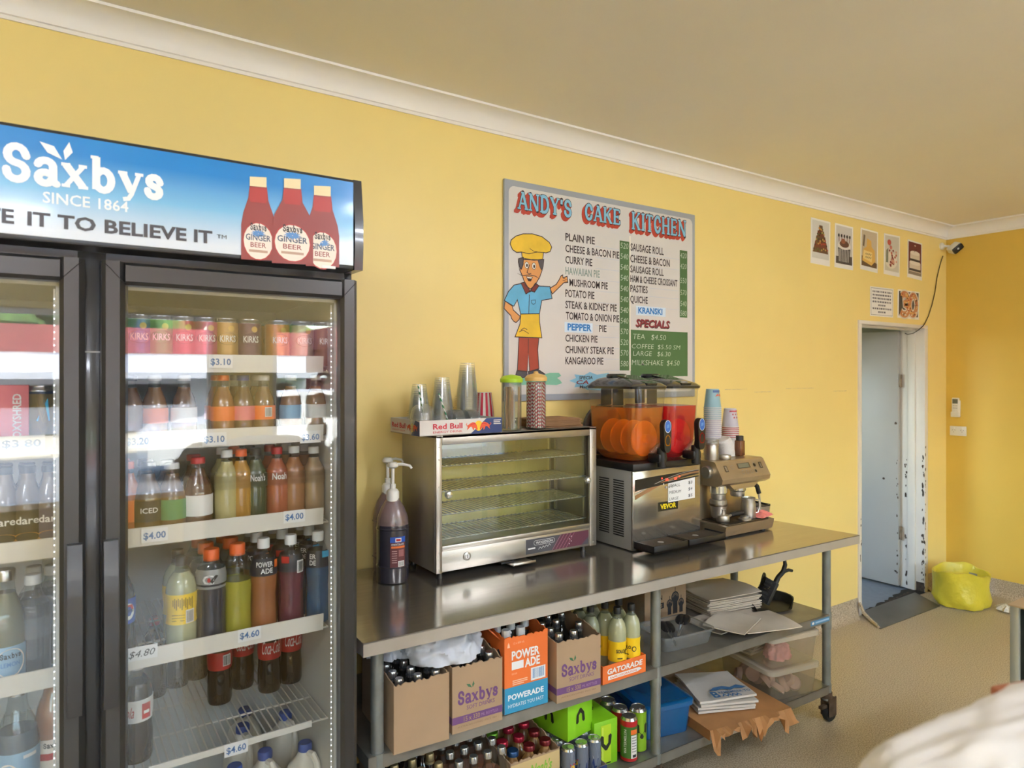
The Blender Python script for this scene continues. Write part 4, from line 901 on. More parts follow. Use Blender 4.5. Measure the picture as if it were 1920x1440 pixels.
def cake1(m, S, R):
    bg(m, S, R, '#d6d4d0', .13)
    for i, (w, y) in enumerate([(.40, .26), (.34, .38), (.27, .50), (.19, .62), (.10, .74)]):
        P(m, S, R, [(.5 - w, y), (.5 + w, y), (.5 + w * .85, y + .13), (.5 - w * .85, y + .13)], ['#6b4a30', '#7a3f2c'][i % 2], .0006 + i * .0001)
        for k in range(8):
            EL(m, S, R, .5 - w + 2 * w * (k + .5) / 8, y + random.uniform(.02, .1), .035, .022, random.choice(['#b5432e', '#d08b3a', '#5f6e35', '#c6a25a', '#3b2a20']), .0012, 8)
def cake2(m, S, R):
    bg(m, S, R, '#cfccc9'); P(m, S, R, [(.06, .10), (.94, .10), (.94, .30), (.06, .26)], '#4d4440', .0006)
    P(m, S, R, [(.22, .14), (.78, .14), (.84, .46), (.16, .46)], '#39312f', .0008)
    for k in range(7): P(m, S, R, [(.22 + k * .08, .15), (.26 + k * .08, .15), (.25 + k * .087, .44), (.20 + k * .09, .44)], '#b9b6b4', .001)
    EL(m, S, R, .5, .52, .36, .09, '#e6e0da', .0012); EL(m, S, R, .5, .56, .26, .08, '#6a4434', .0014); EL(m, S, R, .44, .62, .12, .06, '#9a5a40', .0016)
    for k in range(5): P(m, S, R, [(.2 + k * .14, .6), (.23 + k * .14, .6), (.24 + k * .15, .78), (.2 + k * .15, .78)], '#8a4b4a', .0015); EL(m, S, R, .2 + k * .15, .74, .05, .04, '#2f2725', .0017, 8)
def cake3(m, S, R):
    bg(m, S, R, '#c9b9a0'); P(m, S, R, [(.06, .10), (.94, .10), (.94, .22), (.06, .34)], '#6d5540', .0006)
    P(m, S, R, [(.10, .22), (.62, .14), (.84, .26), (.80, .52), (.62, .60), (.60, .74), (.36, .78), (.34, .58), (.16, .50)], '#e0b45e', .0008); P(m, S, R, [(.14, .28), (.64, .22), (.66, .46), (.18, .48)], '#ead08a', .001)
    for y in (.40, .32): m.rib(S, [R(.26 + .05 * k, y + (.02 if k % 2 else -.02)) for k in range(8)], .003, M_LET, .0014)
    P(m, S, R, [(.12, .58), (.2, .56), (.26, .84), (.16, .86)], '#7d6a55', .001)
def cake4(m, S, R):
    bg(m, S, R, '#d0cbbd'); EL(m, S, R, .45, .36, .38, .20, '#e4dccb', .0006); P(m, S, R, [(.12, .3), (.26, .3), (.26, .66), (.14, .6)], '#7a7f6a', .0008)
    for k in range(26): EL(m, S, R, random.choice([.42, .5, .62]) + random.uniform(-.12, .2), random.uniform(.16, .62), .05, .03, random.choice(['#b5453b', '#cf6a55', '#8e2f2c', '#d8a08a']), .001 + k * .00002, 7)
    EL(m, S, R, .32, .80, .12, .07, '#c25b4c', .001); EL(m, S, R, .42, .68, .08, .05, '#d9887a', .0012)
def cake5(m, S, R):
    bg(m, S, R, '#6d2c2c'); P(m, S, R, [(.06, .10), (.94, .10), (.94, .24), (.06, .26)], '#8d8076', .0006)
    for y, w in ((.18, .38), (.44, .33)):
        P(m, S, R, [(.5 - w, y), (.5 + w, y), (.5 + w, y + .24), (.5 - w, y + .24)], '#d9cdbd', .0008); EL(m, S, R, .5, y + .24, w, .06, '#e8dfd2', .001); P(m, S, R, [(.5 - w, y + .02), (.5 + w, y + .02), (.5 + w, y + .08), (.5 - w, y + .08)], '#3a2f2c', .0011)
    m.rib(S, [R(.42, .70), R(.6, .80), R(.56, .74)], .004, pm('print_2f2725', '#2f2725', .5), .0014); EL(m, S, R, .5, .88, .06, .02, '#c9b9a8', .001)
def notice(m, S, R):
    m.rib(S, [R(.04, .05), R(.96, .05), R(.96, .95), R(.04, .95)], .003, pm('print_8a8a86', '#8a8a86', .5), .0004, True)
    for i in range(7):
        y = .84 - i * .115; w = .40 if i not in (4, 6) else .16
        x = .5 - w
        while x < .5 + w - .03:
            l = random.uniform(.03, .09); a, c = R(x, y), R(min(x + l, .5 + w), y); m.rect(S, a[0], c[0], a[1] - .006, a[1] + .006, pm('print_6e6c72', '#6e6c72', .5), .0006); x += l + .025
def thirty(m, S, R):
    P(m, S, R, [(.05, .08), (.95, .08), (.95, .95), (.05, .95)], '#4e4a48', .0004)
    for seg in (arc(.30, .70, .16, .16, 150, -80, 9) + arc(.30, .32, .19, .19, 80, -150, 10), arc(.70, .5, .16, .34, 0, 360, 18)):
        q = [R(*p) for p in seg]; m.rib(S, q, .068, pm('print_ddd5cc', '#ddd5cc', .5), .0006); m.rib(S, q, .046, pm('print_c9895a', '#c9895a', .5), .0008)
        for p in seg:
            for k in range(2): EL(m, S, R, p[0] + random.uniform(-.05, .05), p[1] + random.uniform(-.05, .05), .03, .03, random.choice(['#a8422e', '#e3b765', '#e0d6c8', '#6b4a30', '#cf7a50']), .001 + .0001 * k, 7)
poster('cake_picture', [(115, 48), (218, 75), (215, 310), (113, 290)], 'tall tiered cake on a pale ground, cake picture furthest from the corner', 'picture', cake1)
poster('cake_picture', [(242, 78), (338, 102), (338, 330), (240, 312)], 'cake picture with dark striped drum cake topped with chocolates', 'picture', cake2)
poster('cake_picture', [(378, 103), (470, 128), (468, 345), (376, 322)], 'cake picture with yellow shaped cake, middle of the five', 'picture', cake3)
poster('cake_picture', [(502, 133), (586, 150), (584, 366), (500, 348)], 'cake picture with cream cake and red flowers', 'picture', cake4)
poster('cake_picture', [(627, 165), (703, 188), (703, 385), (625, 365)], 'cake picture with two tier white cake on a dark red ground', 'picture', cake5)
poster('paper_notice', [(428, 413), (552, 428), (550, 580), (428, 570)], 'typed paper notice above the doorway beside the numeral picture', 'notice', notice)
poster('cake_picture', [(575, 430), (690, 445), (686, 592), (573, 580)], 'cake picture of the numerals three and nought above the doorway', 'picture', thirty)

# camera, its cable, remote, power plate
p = at(1765, 462, y=-.002)
t = thing('security_camera', 'small white security camera high in the corner above the doorway', 'security camera', (p.x, 0, p.z))
m = MB(); m.lathe([(.028, 0), (.028, .012), (.018, .02), (0, .02)], M_WPL, 16); m.build('mount', parent=t, rot=(PI / 2, 0, 0))
m = MB(); m.tube([(0, -.015, 0), (.01, -.045, -.004), (.02, -.06, -.008)], .009, M_WPL); m.build('arm', parent=t)
m = MB(); m.box(-.026, .026, -.07, .0, -.045, .045, M_WPL, .012, 3); m.box(-.023, .023, -.074, -.069, -.041, .041, M_BLACK, .008); m.ell(Flat((0, -.0745, 0)), 0, 0, .008, .008, pm('camera_lens', '#d0d4d6', .2), .0005)
m.build('camera_body', parent=t, loc=(.035, -.06, -.012), rot=(math.radians(25), math.radians(42), math.radians(-12)))
q = [(1768, 480), (1763, 495), (1757, 520), (1753, 548), (1748, 570), (1741, 592), (1734, 607), (1730, 612), (1722, 619), (1712, 625), (1702, 627), (1697, 625)]
pts = []
for i, (a, c) in enumerate(q): pts.append(at(a, c, y=-.006 if i < 7 else [-.016, -.016, -.016, .0, .03][i - 7]))
m = MB(); m.tube(pts, .0032, M_BLACK, 6); m.build('camera_cord', label='thin black cord looping from the corner camera to the door head', cat='cord')
p = at(1793, 765, x=X1 - .002)
t = thing('remote_control', 'white air conditioner remote in its wall cradle near the corner', 'remote control', (X1, p.y, p.z - .07))
m = MB(); m.box(-.022, -.004, -.026, .026, .012, .150, M_WPL, .006); FR = Flat((-.0225, .0, 0), (0, -1, 0)); m.rect(FR, -.019, .019, .105, .140, pm('lcd_grey', '#6b7068', .3), .0004)
for a in (-.012, 0, .012):
    for c in (.088, .070): m.ell(FR, a, c, .004, .003, pm('grey_button', '#8a8a88', .5), .0005, 8)
m.build('remote', parent=t)
m = MB(); m.box(-.028, 0, -.030, .030, 0, .040, M_WPL, .003); m.box(-.004, 0, -.030, .030, .04, .13, M_WPL, .001); m.build('cradle', parent=t)
p = at(1797, 808, x=X1 - .002)
t = thing('power_outlet', 'white double power outlet plate below the remote cradle', 'power outlet', (X1, p.y, p.z))
m = MB(); m.box(-.011, 0, -.058, .058, -.037, .037, M_WPL, .003); m.build('plate', parent=t)
FR = Flat((-.0115, 0, 0), (0, -1, 0))
for u in (-.03, .03):
    m = MB()
    for a, r in ((-.009, .5), (.009, -.5)): m.rib(FR, [(u + a - r * .006, .002), (u + a + r * .006, .010)], .002, M_BLACK, .0004)
    m.rib(FR, [(u, -.012), (u, -.004)], .002, M_BLACK, .0004); m.build('socket', parent=t)
    m = MB(); m.box(-.014, -.010, -u - .008 if u < 0 else -u - .002, -u + .002 if u < 0 else -u + .008, .016, .028, M_WPL, .001); m.build('switch', parent=t)

# bin with yellow liner, litter
bp = Vector((5.42, -.285, 0)); t = thing('waste_bin', 'round bin lined with a yellow bag in the corner beside the doorway', 'bin', bp)
M_BAG = pm('yellow_bag_plastic', '#d6c43c', .35, noise=(5, .08), bump=(26, .5)); M_BIN = pm('grey_bin_plastic', '#8a8a80', .5)
m = MB(); m.lathe([(.142, .0), (.150, .01), (.164, .20), (.160, .20), (.144, .015), (0, .012)], M_BIN, 28); m.build('bin_body', parent=t)
m = MB(); vs = []; fs = []; n = 56; prof = [(.162, .006), (.178, .03), (.182, .06), (.178, .11), (.177, .17), (.182, .232), (.184, .244), (.172, .245), (.160, .21), (.152, .12), (.138, .05), (.0, .04)]
for j, (r, z) in enumerate(prof):
    for i in range(n):
        a = 2 * PI * i / n; w = (.006 * math.sin(5 * a + j) + .004 * math.sin(13 * a + 2 * j)) * (1.6 if j < 3 else .7) * (r / .19)
        zz = z + (.018 * math.sin(2 * a + .6) + .006 * math.sin(7 * a) if 3 < j < 9 else 0) + (.012 * math.sin(6 * a) * (j == 1))
        vs.append(((r + w) * math.cos(a), (r + w) * math.sin(a) * .96, max(.003, zz)))
for j in range(len(prof) - 1):
    for i in range(n): k = (i + 1) % n; fs.append((j * n + i, j * n + k, (j + 1) * n + k, (j + 1) * n + i))
m.add(vs, fs, M_BAG, True); m.build('bag_liner', parent=t, sharp=60)
p = at(1892, 1146, z=.0)
m = MB(); n = 18; vs = [(0, 0, .03)]; fs = []
for j, (r, z) in enumerate([(.03, .035), (.06, .02), (.075, .004)]):
    for i in range(n): a = 2 * PI * i / n; q = 1 + .18 * ((i % 2) * 2 - 1); vs.append((r * q * math.cos(a), r * q * math.sin(a), z + .008 * (i % 2)))
fs += [(0, 1 + i, 1 + (i + 1) % n) for i in range(n)] + [(1 + j * n + i, 1 + (j + 1) * n + i, 1 + (j + 1) * n + (i + 1) % n, 1 + j * n + (i + 1) % n) for j in range(2) for i in range(n)]
m.add(vs, fs, pm('crumpled_paper', '#cfc8bd', .7, noise=(60, .3)), True); m.build('crumpled_paper', loc=(p.x, p.y, .002), label='small crumpled white paper on the floor near the yellow bin', cat='litter', sharp=20)
# ================================================================== STEEL BENCH
M_SS = pm('brushed_stainless', '#b0a99f', .15, .82, noise=(6, .08), bump=(60, .012), stretch=(1, 14, 14))
M_SS2 = pm('satin_stainless', '#b3afa8', .32, .85, noise=(10, .05))
M_LIP = pm('bench_edge_steel', '#b7b1a8', .42, .55, noise=(10, .05))
M_GALV = pm('galvanised_pipe', '#8f938f', .42, .55, noise=(18, .14), bump=(40, .06))
M_GALD = pm('worn_galvanised_shelf', '#8b8880', .42, .6, noise=(9, .16))
M_RUST = pm('rusty_caster', '#5a4a3c', .7, .4, noise=(30, .4))
F0 = Vector((.723, -.731, 0)); TA = -math.radians(1.805); E1 = Vector((math.cos(TA), math.sin(TA), 0)); E2 = Vector((-math.sin(TA), math.cos(TA), 0))
def T(s, d, z): return F0 + E1 * s + E2 * d + Vector((0, 0, z))
TL, TZ, S1, S2 = 2.412, .900, .520, .182
bench = thing('steel_bench', 'long stainless steel bench with two pipe-hung shelves on casters', 'bench', F0, TA)
m = MB()
def tray(m, pts, z, lip, th, mat):
    m.slab([(p[0], p[1], z - th) for p in pts], (0, 0, th), mat)
    n = len(pts)
    for i in range(n):
        a, c = Vector((*pts[i], 0)), Vector((*pts[(i + 1) % n], 0)); d = (c - a).normalized(); inn = Vector((-d.y, d.x, 0)) * .0025
        m.slab([a + Vector((0, 0, z)), c + Vector((0, 0, z)), c + Vector((0, 0, z - lip)), a + Vector((0, 0, z - lip))], inn, M_LIP if mat is M_SS else mat)
tray(m, [(0, 0), (TL, 0), (TL - .115, .70), (-.0, .70)], TZ, .040, .004, M_SS)
m.build('bench_top', parent=bench)
for z in (S1, S2):
    m = MB(); tray(m, [(.05, .095), (TL - .075, .095), (TL - .10, .66), (.05, .66)], z, .040, .003, M_GALD); sh = m.build('shelf', parent=bench)
    if z == S1:
        m = MB(); FS = Flat((TL - .075 - .16, .0945, z - .032), (1, 0, 0), (0, 0, 1)); m.rect(FS, 0, .15, 0, .022, pm('blue_maker_plate', '#4d87b0', .4), .0004); m.ell(FS, .018, .011, .009, .006, M_CARD, .0008); m.rect(FS, .035, .14, .007, .015, pm('pale_blue_print', '#9cc3de', .5), .0008); m.build('maker_plate', parent=sh)
LEGS = [(.085, .115), (1.222, .115), (TL - .082, .115), (.085, .60), (1.222, .60), (TL - .15, .60)]
for i, (a, d) in enumerate(LEGS):
    m = MB(); m.tube([(a, d, .125), (a, d, TZ - .004)], .0195, M_GALV, 16)
    for z in (S1 - .04, S2 - .04): m.lathe([(.0225, z - .035), (.0225, z + .042)], M_GALV, 16, (a, d, 0), caps=True)
    lg = m.build('leg', parent=bench)
    m = MB(); m.lathe([(.0, .118), (.026, .118), (.026, .145), (0, .145)], M_RUST, 14, (a, d, 0)); m.box(a - .012, a + .045, d - .024, d - .018, .03, .12, M_RUST, .003); m.box(a - .012, a + .045, d + .018, d + .024, .03, .12, M_RUST, .003); m.box(a - .014, a + .03, d - .024, d + .024, .10, .122, M_RUST, .004)
    m.box(a - .05, a - .005, d - .010, d + .010, .070, .085, M_RUST, .003)
    m.build('caster_fork', parent=lg)
    m = MB(); m.lathe([(0, -.014), (.036, -.014), (.040, -.008), (.040, .008), (.036, .014), (0, .014)], M_RUB, 20); m.lathe([(0, -.0165), (.018, -.0165), (.018, .0165), (0, .0165)], M_RUST, 12); m.build('caster_wheel', parent=lg, loc=(a + .022, d, .040), rot=(PI / 2, 0, 0))

# ================================================================== PIE WARMER
WX0, WX1, WY0, WY1, WZ0, WZ1 = 1.160, 1.925, -.335, -.045, .925, 1.428
WL = Vector((WX0, WY0, TZ)); wm = thing('pie_warmer', 'empty stainless glass-front pie warmer with four wire racks on the bench', 'food warmer', WL)
M_PGLASS = clear('warmer_glass', (251, 253, 250), .05, .0)
M_CHROME = pm('chrome_wire', '#d2d2cc', .2, .75); M_INSIDE = pm('warmer_inner_steel', '#b5b3a8', .35, .7)
def cab_mb(loc): return world_mb(loc)
m = cab_mb(WL)
m.box(WX0, WX0 + .012, WY0 + .012, WY1, WZ0, WZ1, M_SS2, .002); m.box(WX1 - .012, WX1, WY0 + .012, WY1, WZ0, WZ1, M_SS2, .002)
m.box(WX0, WX1, WY0, WY1, WZ1 - .012, WZ1, M_SS2, .002); m.box(WX0 + .012, WX1 - .012, WY0 + .02, WY1, WZ0, WZ0 + .012, M_SS2)
m.box(WX0, WX0 + .024, WY0, WY0 + .012, WZ0, WZ1 - .002, M_SS2, .002); m.box(WX1 - .036, WX1, WY0, WY0 + .012, WZ0, WZ1 - .002, M_SS2, .002)
m.box(WX0 + .024, WX1 - .036, WY0, WY0 + .012, WZ1 - .036, WZ1, M_SS2, .002); m.box(WX0 + .024, WX1 - .036, WY0, WY0 + .012, 1.003, 1.022, M_SS2, .002)
m.box(WX0 + .012, WX1 - .012, WY0 + .03, WY1, 1.000, 1.006, M_INSIDE)
for x in (WX0 + .012, WX1 - .012 - .02): m.box(x, x + .02, WY1 - .012, WY1, 1.0, WZ1 - .01, M_SS2)
for z in (.94, .975, 1.0, 1.10, 1.24, 1.34, 1.385):
    for x in (WX0 + .012, WX1 - .018): m.box(x - .003, x + .003, WY0 - .0015, WY0, z - .003, z + .003, M_SS2, .001)
m.build('housing', parent=wm)
m = cab_mb(WL); m.box(WX0 + .024, WX1 - .036, WY0 + .004, WY0 + .012, .926, 1.003, M_SS2, .002); cp = m.build('control_panel', parent=wm)
a = at(987, 1011, y=WY0); c = at(1104, 1000, y=WY0); FW = Flat((0, WY0 + .0038, 0))
m = cab_mb(WL); x0, x1, z0, z1 = a.x, c.x, .936, .994
m.rect(FW, x0, x1, z0, z1, pm('charcoal_panel_print', '#4a4a50', .4), .0004)
mr_ = pm('plum_panel_print', '#5e2f40', .4); w = x1 - x0
m.poly(FW, [(x0 + w * .42, z0), (x1 - w * .12, z0), (x1, z0 + .03), (x1, z1), (x0 + w * .56, z1)], mr_, .0008)
for k in range(5): u = x0 + w * (.40 + k * .055); m.poly(FW, [(u, z0), (u + .003, z0), (u + .003 + w * .14, z1), (u + w * .14, z1)], pm('pink_stripe', '#a0667a', .4), .0012)
m.text(FW, 'WOODSON', x0 + w * .15, z1 - .022, .010, M_CARD, w * .26, .01, off=.0012); m.rib(FW, rrect(x0 + w * .12, x0 + w * .44, z1 - .026, z1 - .008, .008), .0012, M_CARD, .0012, True)
m.rib(FW, [(x0 + w * (.19 + .024 * k), z0 + .017 + (.004 if k % 2 else -.004) + .001 * k) for k in range(9)], .0013, M_CARD, .0012); m.rect(FW, x0 + w * .03, x0 + w * .14, z0 + .018, z0 + .024, M_CARD, .0012)
for k in range(4): m.ell(FW, x0 + w * (.68 + .03 * (k % 2)), z0 + .014 + .010 * k, .0022, .0022, M_CARD, .0014, 8)
m.build('panel_badge', parent=cp)
p = at(876, 1043, y=WY0); m = MB(); m.lathe([(.016, 0), (.016, .004), (.012, .006), (0, .006)], M_SS2, 18); m.lathe([(.009, .006), (.009, .0065), (0, .0065)], M_CARD, 14); m.box(-.001, .001, -.006, .006, .0066, .0072, M_INKK); m.build('temperature_dial', parent=cp, loc=(p.x - WX0, .003, p.z - TZ), rot=(PI / 2, 0, 0))
a = at(956, 1050, y=WY0 - .02); c = at(998, 1050, y=WY0 - .02)
m = cab_mb(WL); m.box(a.x, c.x, WY0 - .045, WY0 + .03, .914, .918, M_SS2, .001); m.box(a.x, c.x, WY0 - .045, WY0 - .042, .914, .925, M_SS2, .001); m.box(a.x - .03, a.x + .03, WY0 - .006, WY0 + .05, .919, .9245, M_BLACK); m.build('crumb_tray', parent=wm)
xm = at(978, 930, y=WY0).x
for i, (x0, x1, y) in enumerate(((WX0 + .024, xm + .010, WY0 + .016), (xm - .010, WX1 - .036, WY0 + .024))):
    m = cab_mb(WL); m.box(x0, x1, y, y + .004, 1.018, WZ1 - .030, M_PGLASS); g = m.build('sliding_glass', parent=wm)
    q = at(836, 926, y=y) if i == 0 else at(1096, 899, y=y)
    m = MB(); m.lathe([(.006, 0), (.006, .010), (.014, .014), (.016, .022), (.012, .030), (0, .033)], M_CHROME, 16); m.build('knob', parent=g, loc=(q.x - WX0, y - WY0, q.z - TZ), rot=(PI / 2, 0, 0))
    m = cab_mb(WL); m.box(x0, x1, WY1 - .02 + i * .008, WY1 - .016 + i * .008, 1.010, WZ1 - .015, M_PGLASS); m.build('rear_glass', parent=wm)
for py in (875, 922, 966, 1012):
    z = at(828, py, y=WY0 + .035).z; m = cab_mb(WL); y0, y1 = WY0 + .035, WY1 - .03; x0, x1 = WX0 + .016, WX1 - .03
    m.tube([(x0, y0, z), (x1, y0, z), (x1, y1, z), (x0, y1, z)], .0028, M_CHROME, 6, True)
    n = 34
    for i in range(1, n): x = x0 + (x1 - x0) * i / n; m.tube([(x, y0 - .004, z + .003), (x, y1, z + .003)], .0025, M_CHROME, 5)
    m.build('wire_rack', parent=wm)
m = cab_mb(WL); 
for y in (WY0 + .05, WY1 - .04): m.box(WX1 - .030, WX1 - .020, y - .006, y + .006, 1.006, WZ1 - .013, M_SS2)
m.build('rack_upright', parent=wm)
for x in (WX0 + .03, WX1 - .05):
    for y in (WY0 + .03, WY1 - .04): m = cab_mb(WL); m.lathe([(.013, TZ), (.011, TZ + .006), (.011, WZ0)], M_BLACK, 12, (x, y, 0)); m.build('foot', parent=wm)
q = at(1117, 915, y=WY0 + .03); m = MB(); m.lathe([(.018, 0), (.018, .02), (.015, .024), (0, .024)], M_SS2, 18); m.build('side_knob', parent=wm, loc=(WX1 - WX0, .05, q.z - TZ), rot=(0, PI / 2, 0))

# ------------------------------------------------------------------ on the warmer: tray with cups, jars, bags
M_CB = pm('white_carton_board', '#d6d2cd', .5); M_CBI = pm('grey_carton_inside', '#9b9288', .8); M_RBN = pm('navy_carton_print', '#22386f', .45); M_RBR = pm('crimson_print', '#c41f34', .45); M_RBO = pm('orange_bull_print', '#d8532b', .45); M_SUN = pm('sun_yellow_print', '#f2c32c', .45)
WT = WZ1 + .0005
tl = at(787, 812, y=-.345); tr_ = at(941, 808, y=-.345)
BX0, BX1, BY0, BY1 = tl.x, tr_.x, -.345, -.095
RL = Vector((BX0, BY0, WT)); rb = thing('carton_tray', 'shallow white and navy energy drink carton tray holding cups on the warmer', 'carton tray', RL)
m = cab_mb(RL); h = .056; th = .003
m.box(BX0, BX1, BY0, BY1, WT, WT + th, M_CBI); m.box(BX0, BX1, BY0, BY0 + th, WT + th, WT + h, M_CB); m.box(BX0, BX1, BY1 - th, BY1, WT + th, WT + h, M_CB); m.box(BX0, BX0 + th, BY0 + th, BY1 - th, WT + th, WT + h, M_CB); m.box(BX1 - th, BX1, BY0 + th, BY1 - th, WT + th, WT + h, M_CB)
m.build('tray', parent=rb)
def bulls(m, S, u, v, s, off):
    m.ell(S, u, v, s * .42, s * .46, M_SUN, off, 20)
    for k in (-1, 1):
        q = [(.10, -.30), (.22, .10), (.40, .30), (.62, .34), (.92, .22), (1.18, .02), (1.12, -.10), (1.22, -.34), (1.06, -.24), (.88, -.06), (.70, -.08), (.62, -.30), (.48, -.38), (.50, -.16), (.30, -.22), (.22, -.40)]
        m.poly(S, [(u + k * a * s, v + c * s) for a, c in (q if k > 0 else q[::-1])], M_RBO, off + .0004)
        m.rib(S, [(u + k * a * s, v + c * s) for a, c in [(.30, .18), (.55, .20), (.85, .10)]], s * .07, M_RBR, off + .0006)
        m.rib(S, [(u + k * a * s, v + c * s) for a, c in [(1.16, .0), (1.30, .16), (1.22, .26)]], s * .06, M_RBO, off + .0006)
m = cab_mb(RL); S = Flat((0, BY0 - .0003, 0)); w = BX1 - BX0
m.poly(S, [(BX0 + w * .60, WT), (BX1, WT), (BX1, WT + h), (BX0 + w * .80, WT + h)], M_RBN, .0003)
m.text(S, 'Red Bull', BX0 + w * .15, WT + h * .42, h * .36, M_RBR, w * .35, .025, off=.0008); m.text(S, 'ENERGY DRINK', BX0 + w * .15, WT + h * .16, h * .14, M_RBR, w * .35, .0, off=.0008)
bulls(m, S, BX0 + w * .70, WT + h * .52, w * .12, .0006)
for k in range(3): m.rect(S, BX0 + w * .89, BX0 + w * (.985 - .01 * (k % 2)), WT + h * (.82 - .12 * k), WT + h * (.88 - .12 * k), M_CB, .0008)
S2_ = Flat((BX0 - .0003, BY1, 0), (0, -1, 0)); d = BY1 - BY0
m.poly(S2_, [(d * .72, WT), (d, WT), (d, WT + h * .9), (d * .86, WT + h)], M_RBN, .0003)
m.text(S2_, 'Red Bull', d * .06, WT + h * .40, h * .34, M_RBR, d * .48, .025, off=.0008); m.text(S2_, 'ENERGY DRINK', d * .08, WT + h * .18, h * .10, M_RBR, d * .45, off=.0008); bulls(m, S2_, d * .76, WT + h * .5, d * .14, .0006)
m.build('carton_print', parent=rb)
M_PET = clear('clear_cup_plastic', (252, 253, 253), .06, .08, .06, (214, 218, 218))
def cup(name, label, loc, r0, r1, h, mat, group, stripes=None, cat='cup', rot=None, seg=22):
    """an upside-down cup: mouth r1 at the bottom, base r0 on top"""
    m = MB(); m.lathe([(r1 + .0035, 0), (r1 + .0042, .0018), (r1 + .0035, .0036), (r1, .0036), (r0, h), (r0 * .9, h), (r0 * .88, h - .003), (0, h - .003)], mat, seg, caps=False)
    o = m.build(name, loc=loc, rot=rot, label=label, cat=cat, group=group)
    if stripes:
        m = MB()
        n = 11
        for i in range(n):
            a0, a1 = 2 * PI * i / n, 2 * PI * (i + .5) / n
            m.lathe([(r1 + .0004, .005), (r0 + .0004, h - .002)], stripes, 3, a0=a0, a1=a1, caps=False)
        m.build('stripe', parent=o)
    return o
def stack(o, n, pitch, base=None):
    for i in range(n): dup(o, (o.location.x, o.location.y, o.location.z + pitch * (i + 1)), random.uniform(0, 1))
tz = WT + .0035
for px, y, h, n, pt, r0, r1, lab, grp in [(786, -.20, .105, 9, .0085, .026, .041, 'clear plastic cup in the shortest stack, nearest the fridge', 'clear cups, shortest stack'), (829, -.20, .118, 10, .0088, .0275, .042, 'clear plastic cup in the middle stack on the carton tray', 'clear cups, middle stack'), (876, -.18, .135, 14, .0092, .029, .043, 'clear plastic cup in the tallest stack on the carton tray', 'clear cups, tallest stack')]:
    stack(cup('plastic_cup', lab, (at(px, 780, y=y).x, y, tz), r0, r1, h, M_PET, grp), n, pt)
y = -.155; stack(cup('paper_cup', 'red and white striped paper cup in the upside-down stack beside the jars', (at(908, 780, y=y).x, y, tz), .029, .042, .118, pm('white_paper_cup', '#dcd6d0', .5), 'striped paper cups', pm('red_stripe_print', '#c22543', .5)), 3, .009)
# dome lids
m = MB(); m.lathe([(.046, 0), (.047, .003), (.044, .006), (.0435, .02), (.038, .040), (.026, .053), (.011, .058)], M_PET, 24, caps=False)
y = -.285; dm = m.build('dome_lid', loc=(at(792, 780, y=y).x, y, tz), label='clear dome lid in the stack at the front of the carton tray', cat='cup lid', group='dome lids'); stack(dm, 7, .0075)
m = MB(); m.lathe([(.041, 0), (.042, .003), (.038, .006), (.036, .012), (0, .012)], M_PET, 22)
for k, (px, y) in enumerate(((848, -.26), (875, -.29))):
    f0 = at(px, 785, y=y); base = None
    for i in range(9):
        loc = (f0.x + i * .0048, y, tz + .043); rot = (0, math.radians(78), math.radians(-6))
        if k == 0 and i == 0: base = m.build('flat_lid', loc=loc, rot=rot, label='clear flat cup lid on edge in the row behind the dome lids', cat='cup lid', group='flat lids, first row'); lid0 = base
        else: dup(lid0, loc, rot=rot, label=None if k == 0 else 'clear flat cup lid on edge in the row in front of the striped cups', group=None if k == 0 else 'flat lids, second row')
M_GSTR = pm('green_striped_straw', '#dfe5dc', .5); t_ = M_GSTR.node_tree; b_ = t_.nodes['Principled BSDF']
def stripe_nodes(mat, c1, c2, scale, tilt):
    t = mat.node_tree; b = t.nodes['Principled BSDF']; tc = t.nodes.new('ShaderNodeTexCoord'); w = t.nodes.new('ShaderNodeTexWave'); w.wave_type = 'BANDS'; w.bands_direction = 'DIAGONAL'
    mp = t.nodes.new('ShaderNodeMapping'); mp.inputs['Scale'].default_value = tilt; w.inputs['Scale'].default_value = scale
    r = t.nodes.new('ShaderNodeValToRGB'); e = r.color_ramp.elements; e[0].position = .48; e[0].color = lin(c1); e[1].position = .54; e[1].color = lin(c2)
    t.links.new(tc.outputs['Object'], mp.inputs[0]); t.links.new(mp.outputs[0], w.inputs['Vector']); t.links.new(w.outputs['Fac'], r.inputs[0]); t.links.new(r.outputs[0], b.inputs['Base Color'])
stripe_nodes(M_GSTR, '#dfe5dc', '#2f7d4a', 34, (1, 1, 1))
for (a, b2, lb) in (((799, 775), (784, 722), 'green striped straw standing among the dome lids'), ((846, 780), (823, 738), 'green striped straw leaning on the middle cup stack')):
    pa = at(*a, y=-.243); pb = at(*b2, y=-.235 if b2[0] > 800 else -.240); pa.z = tz + .001; v = pb - pa
    m = MB(); m.tube([(0, 0, 0), tuple(v * 1.0)], .003, M_GSTR, 8); m.build('paper_straw', loc=pa, label=lb, cat='straw')
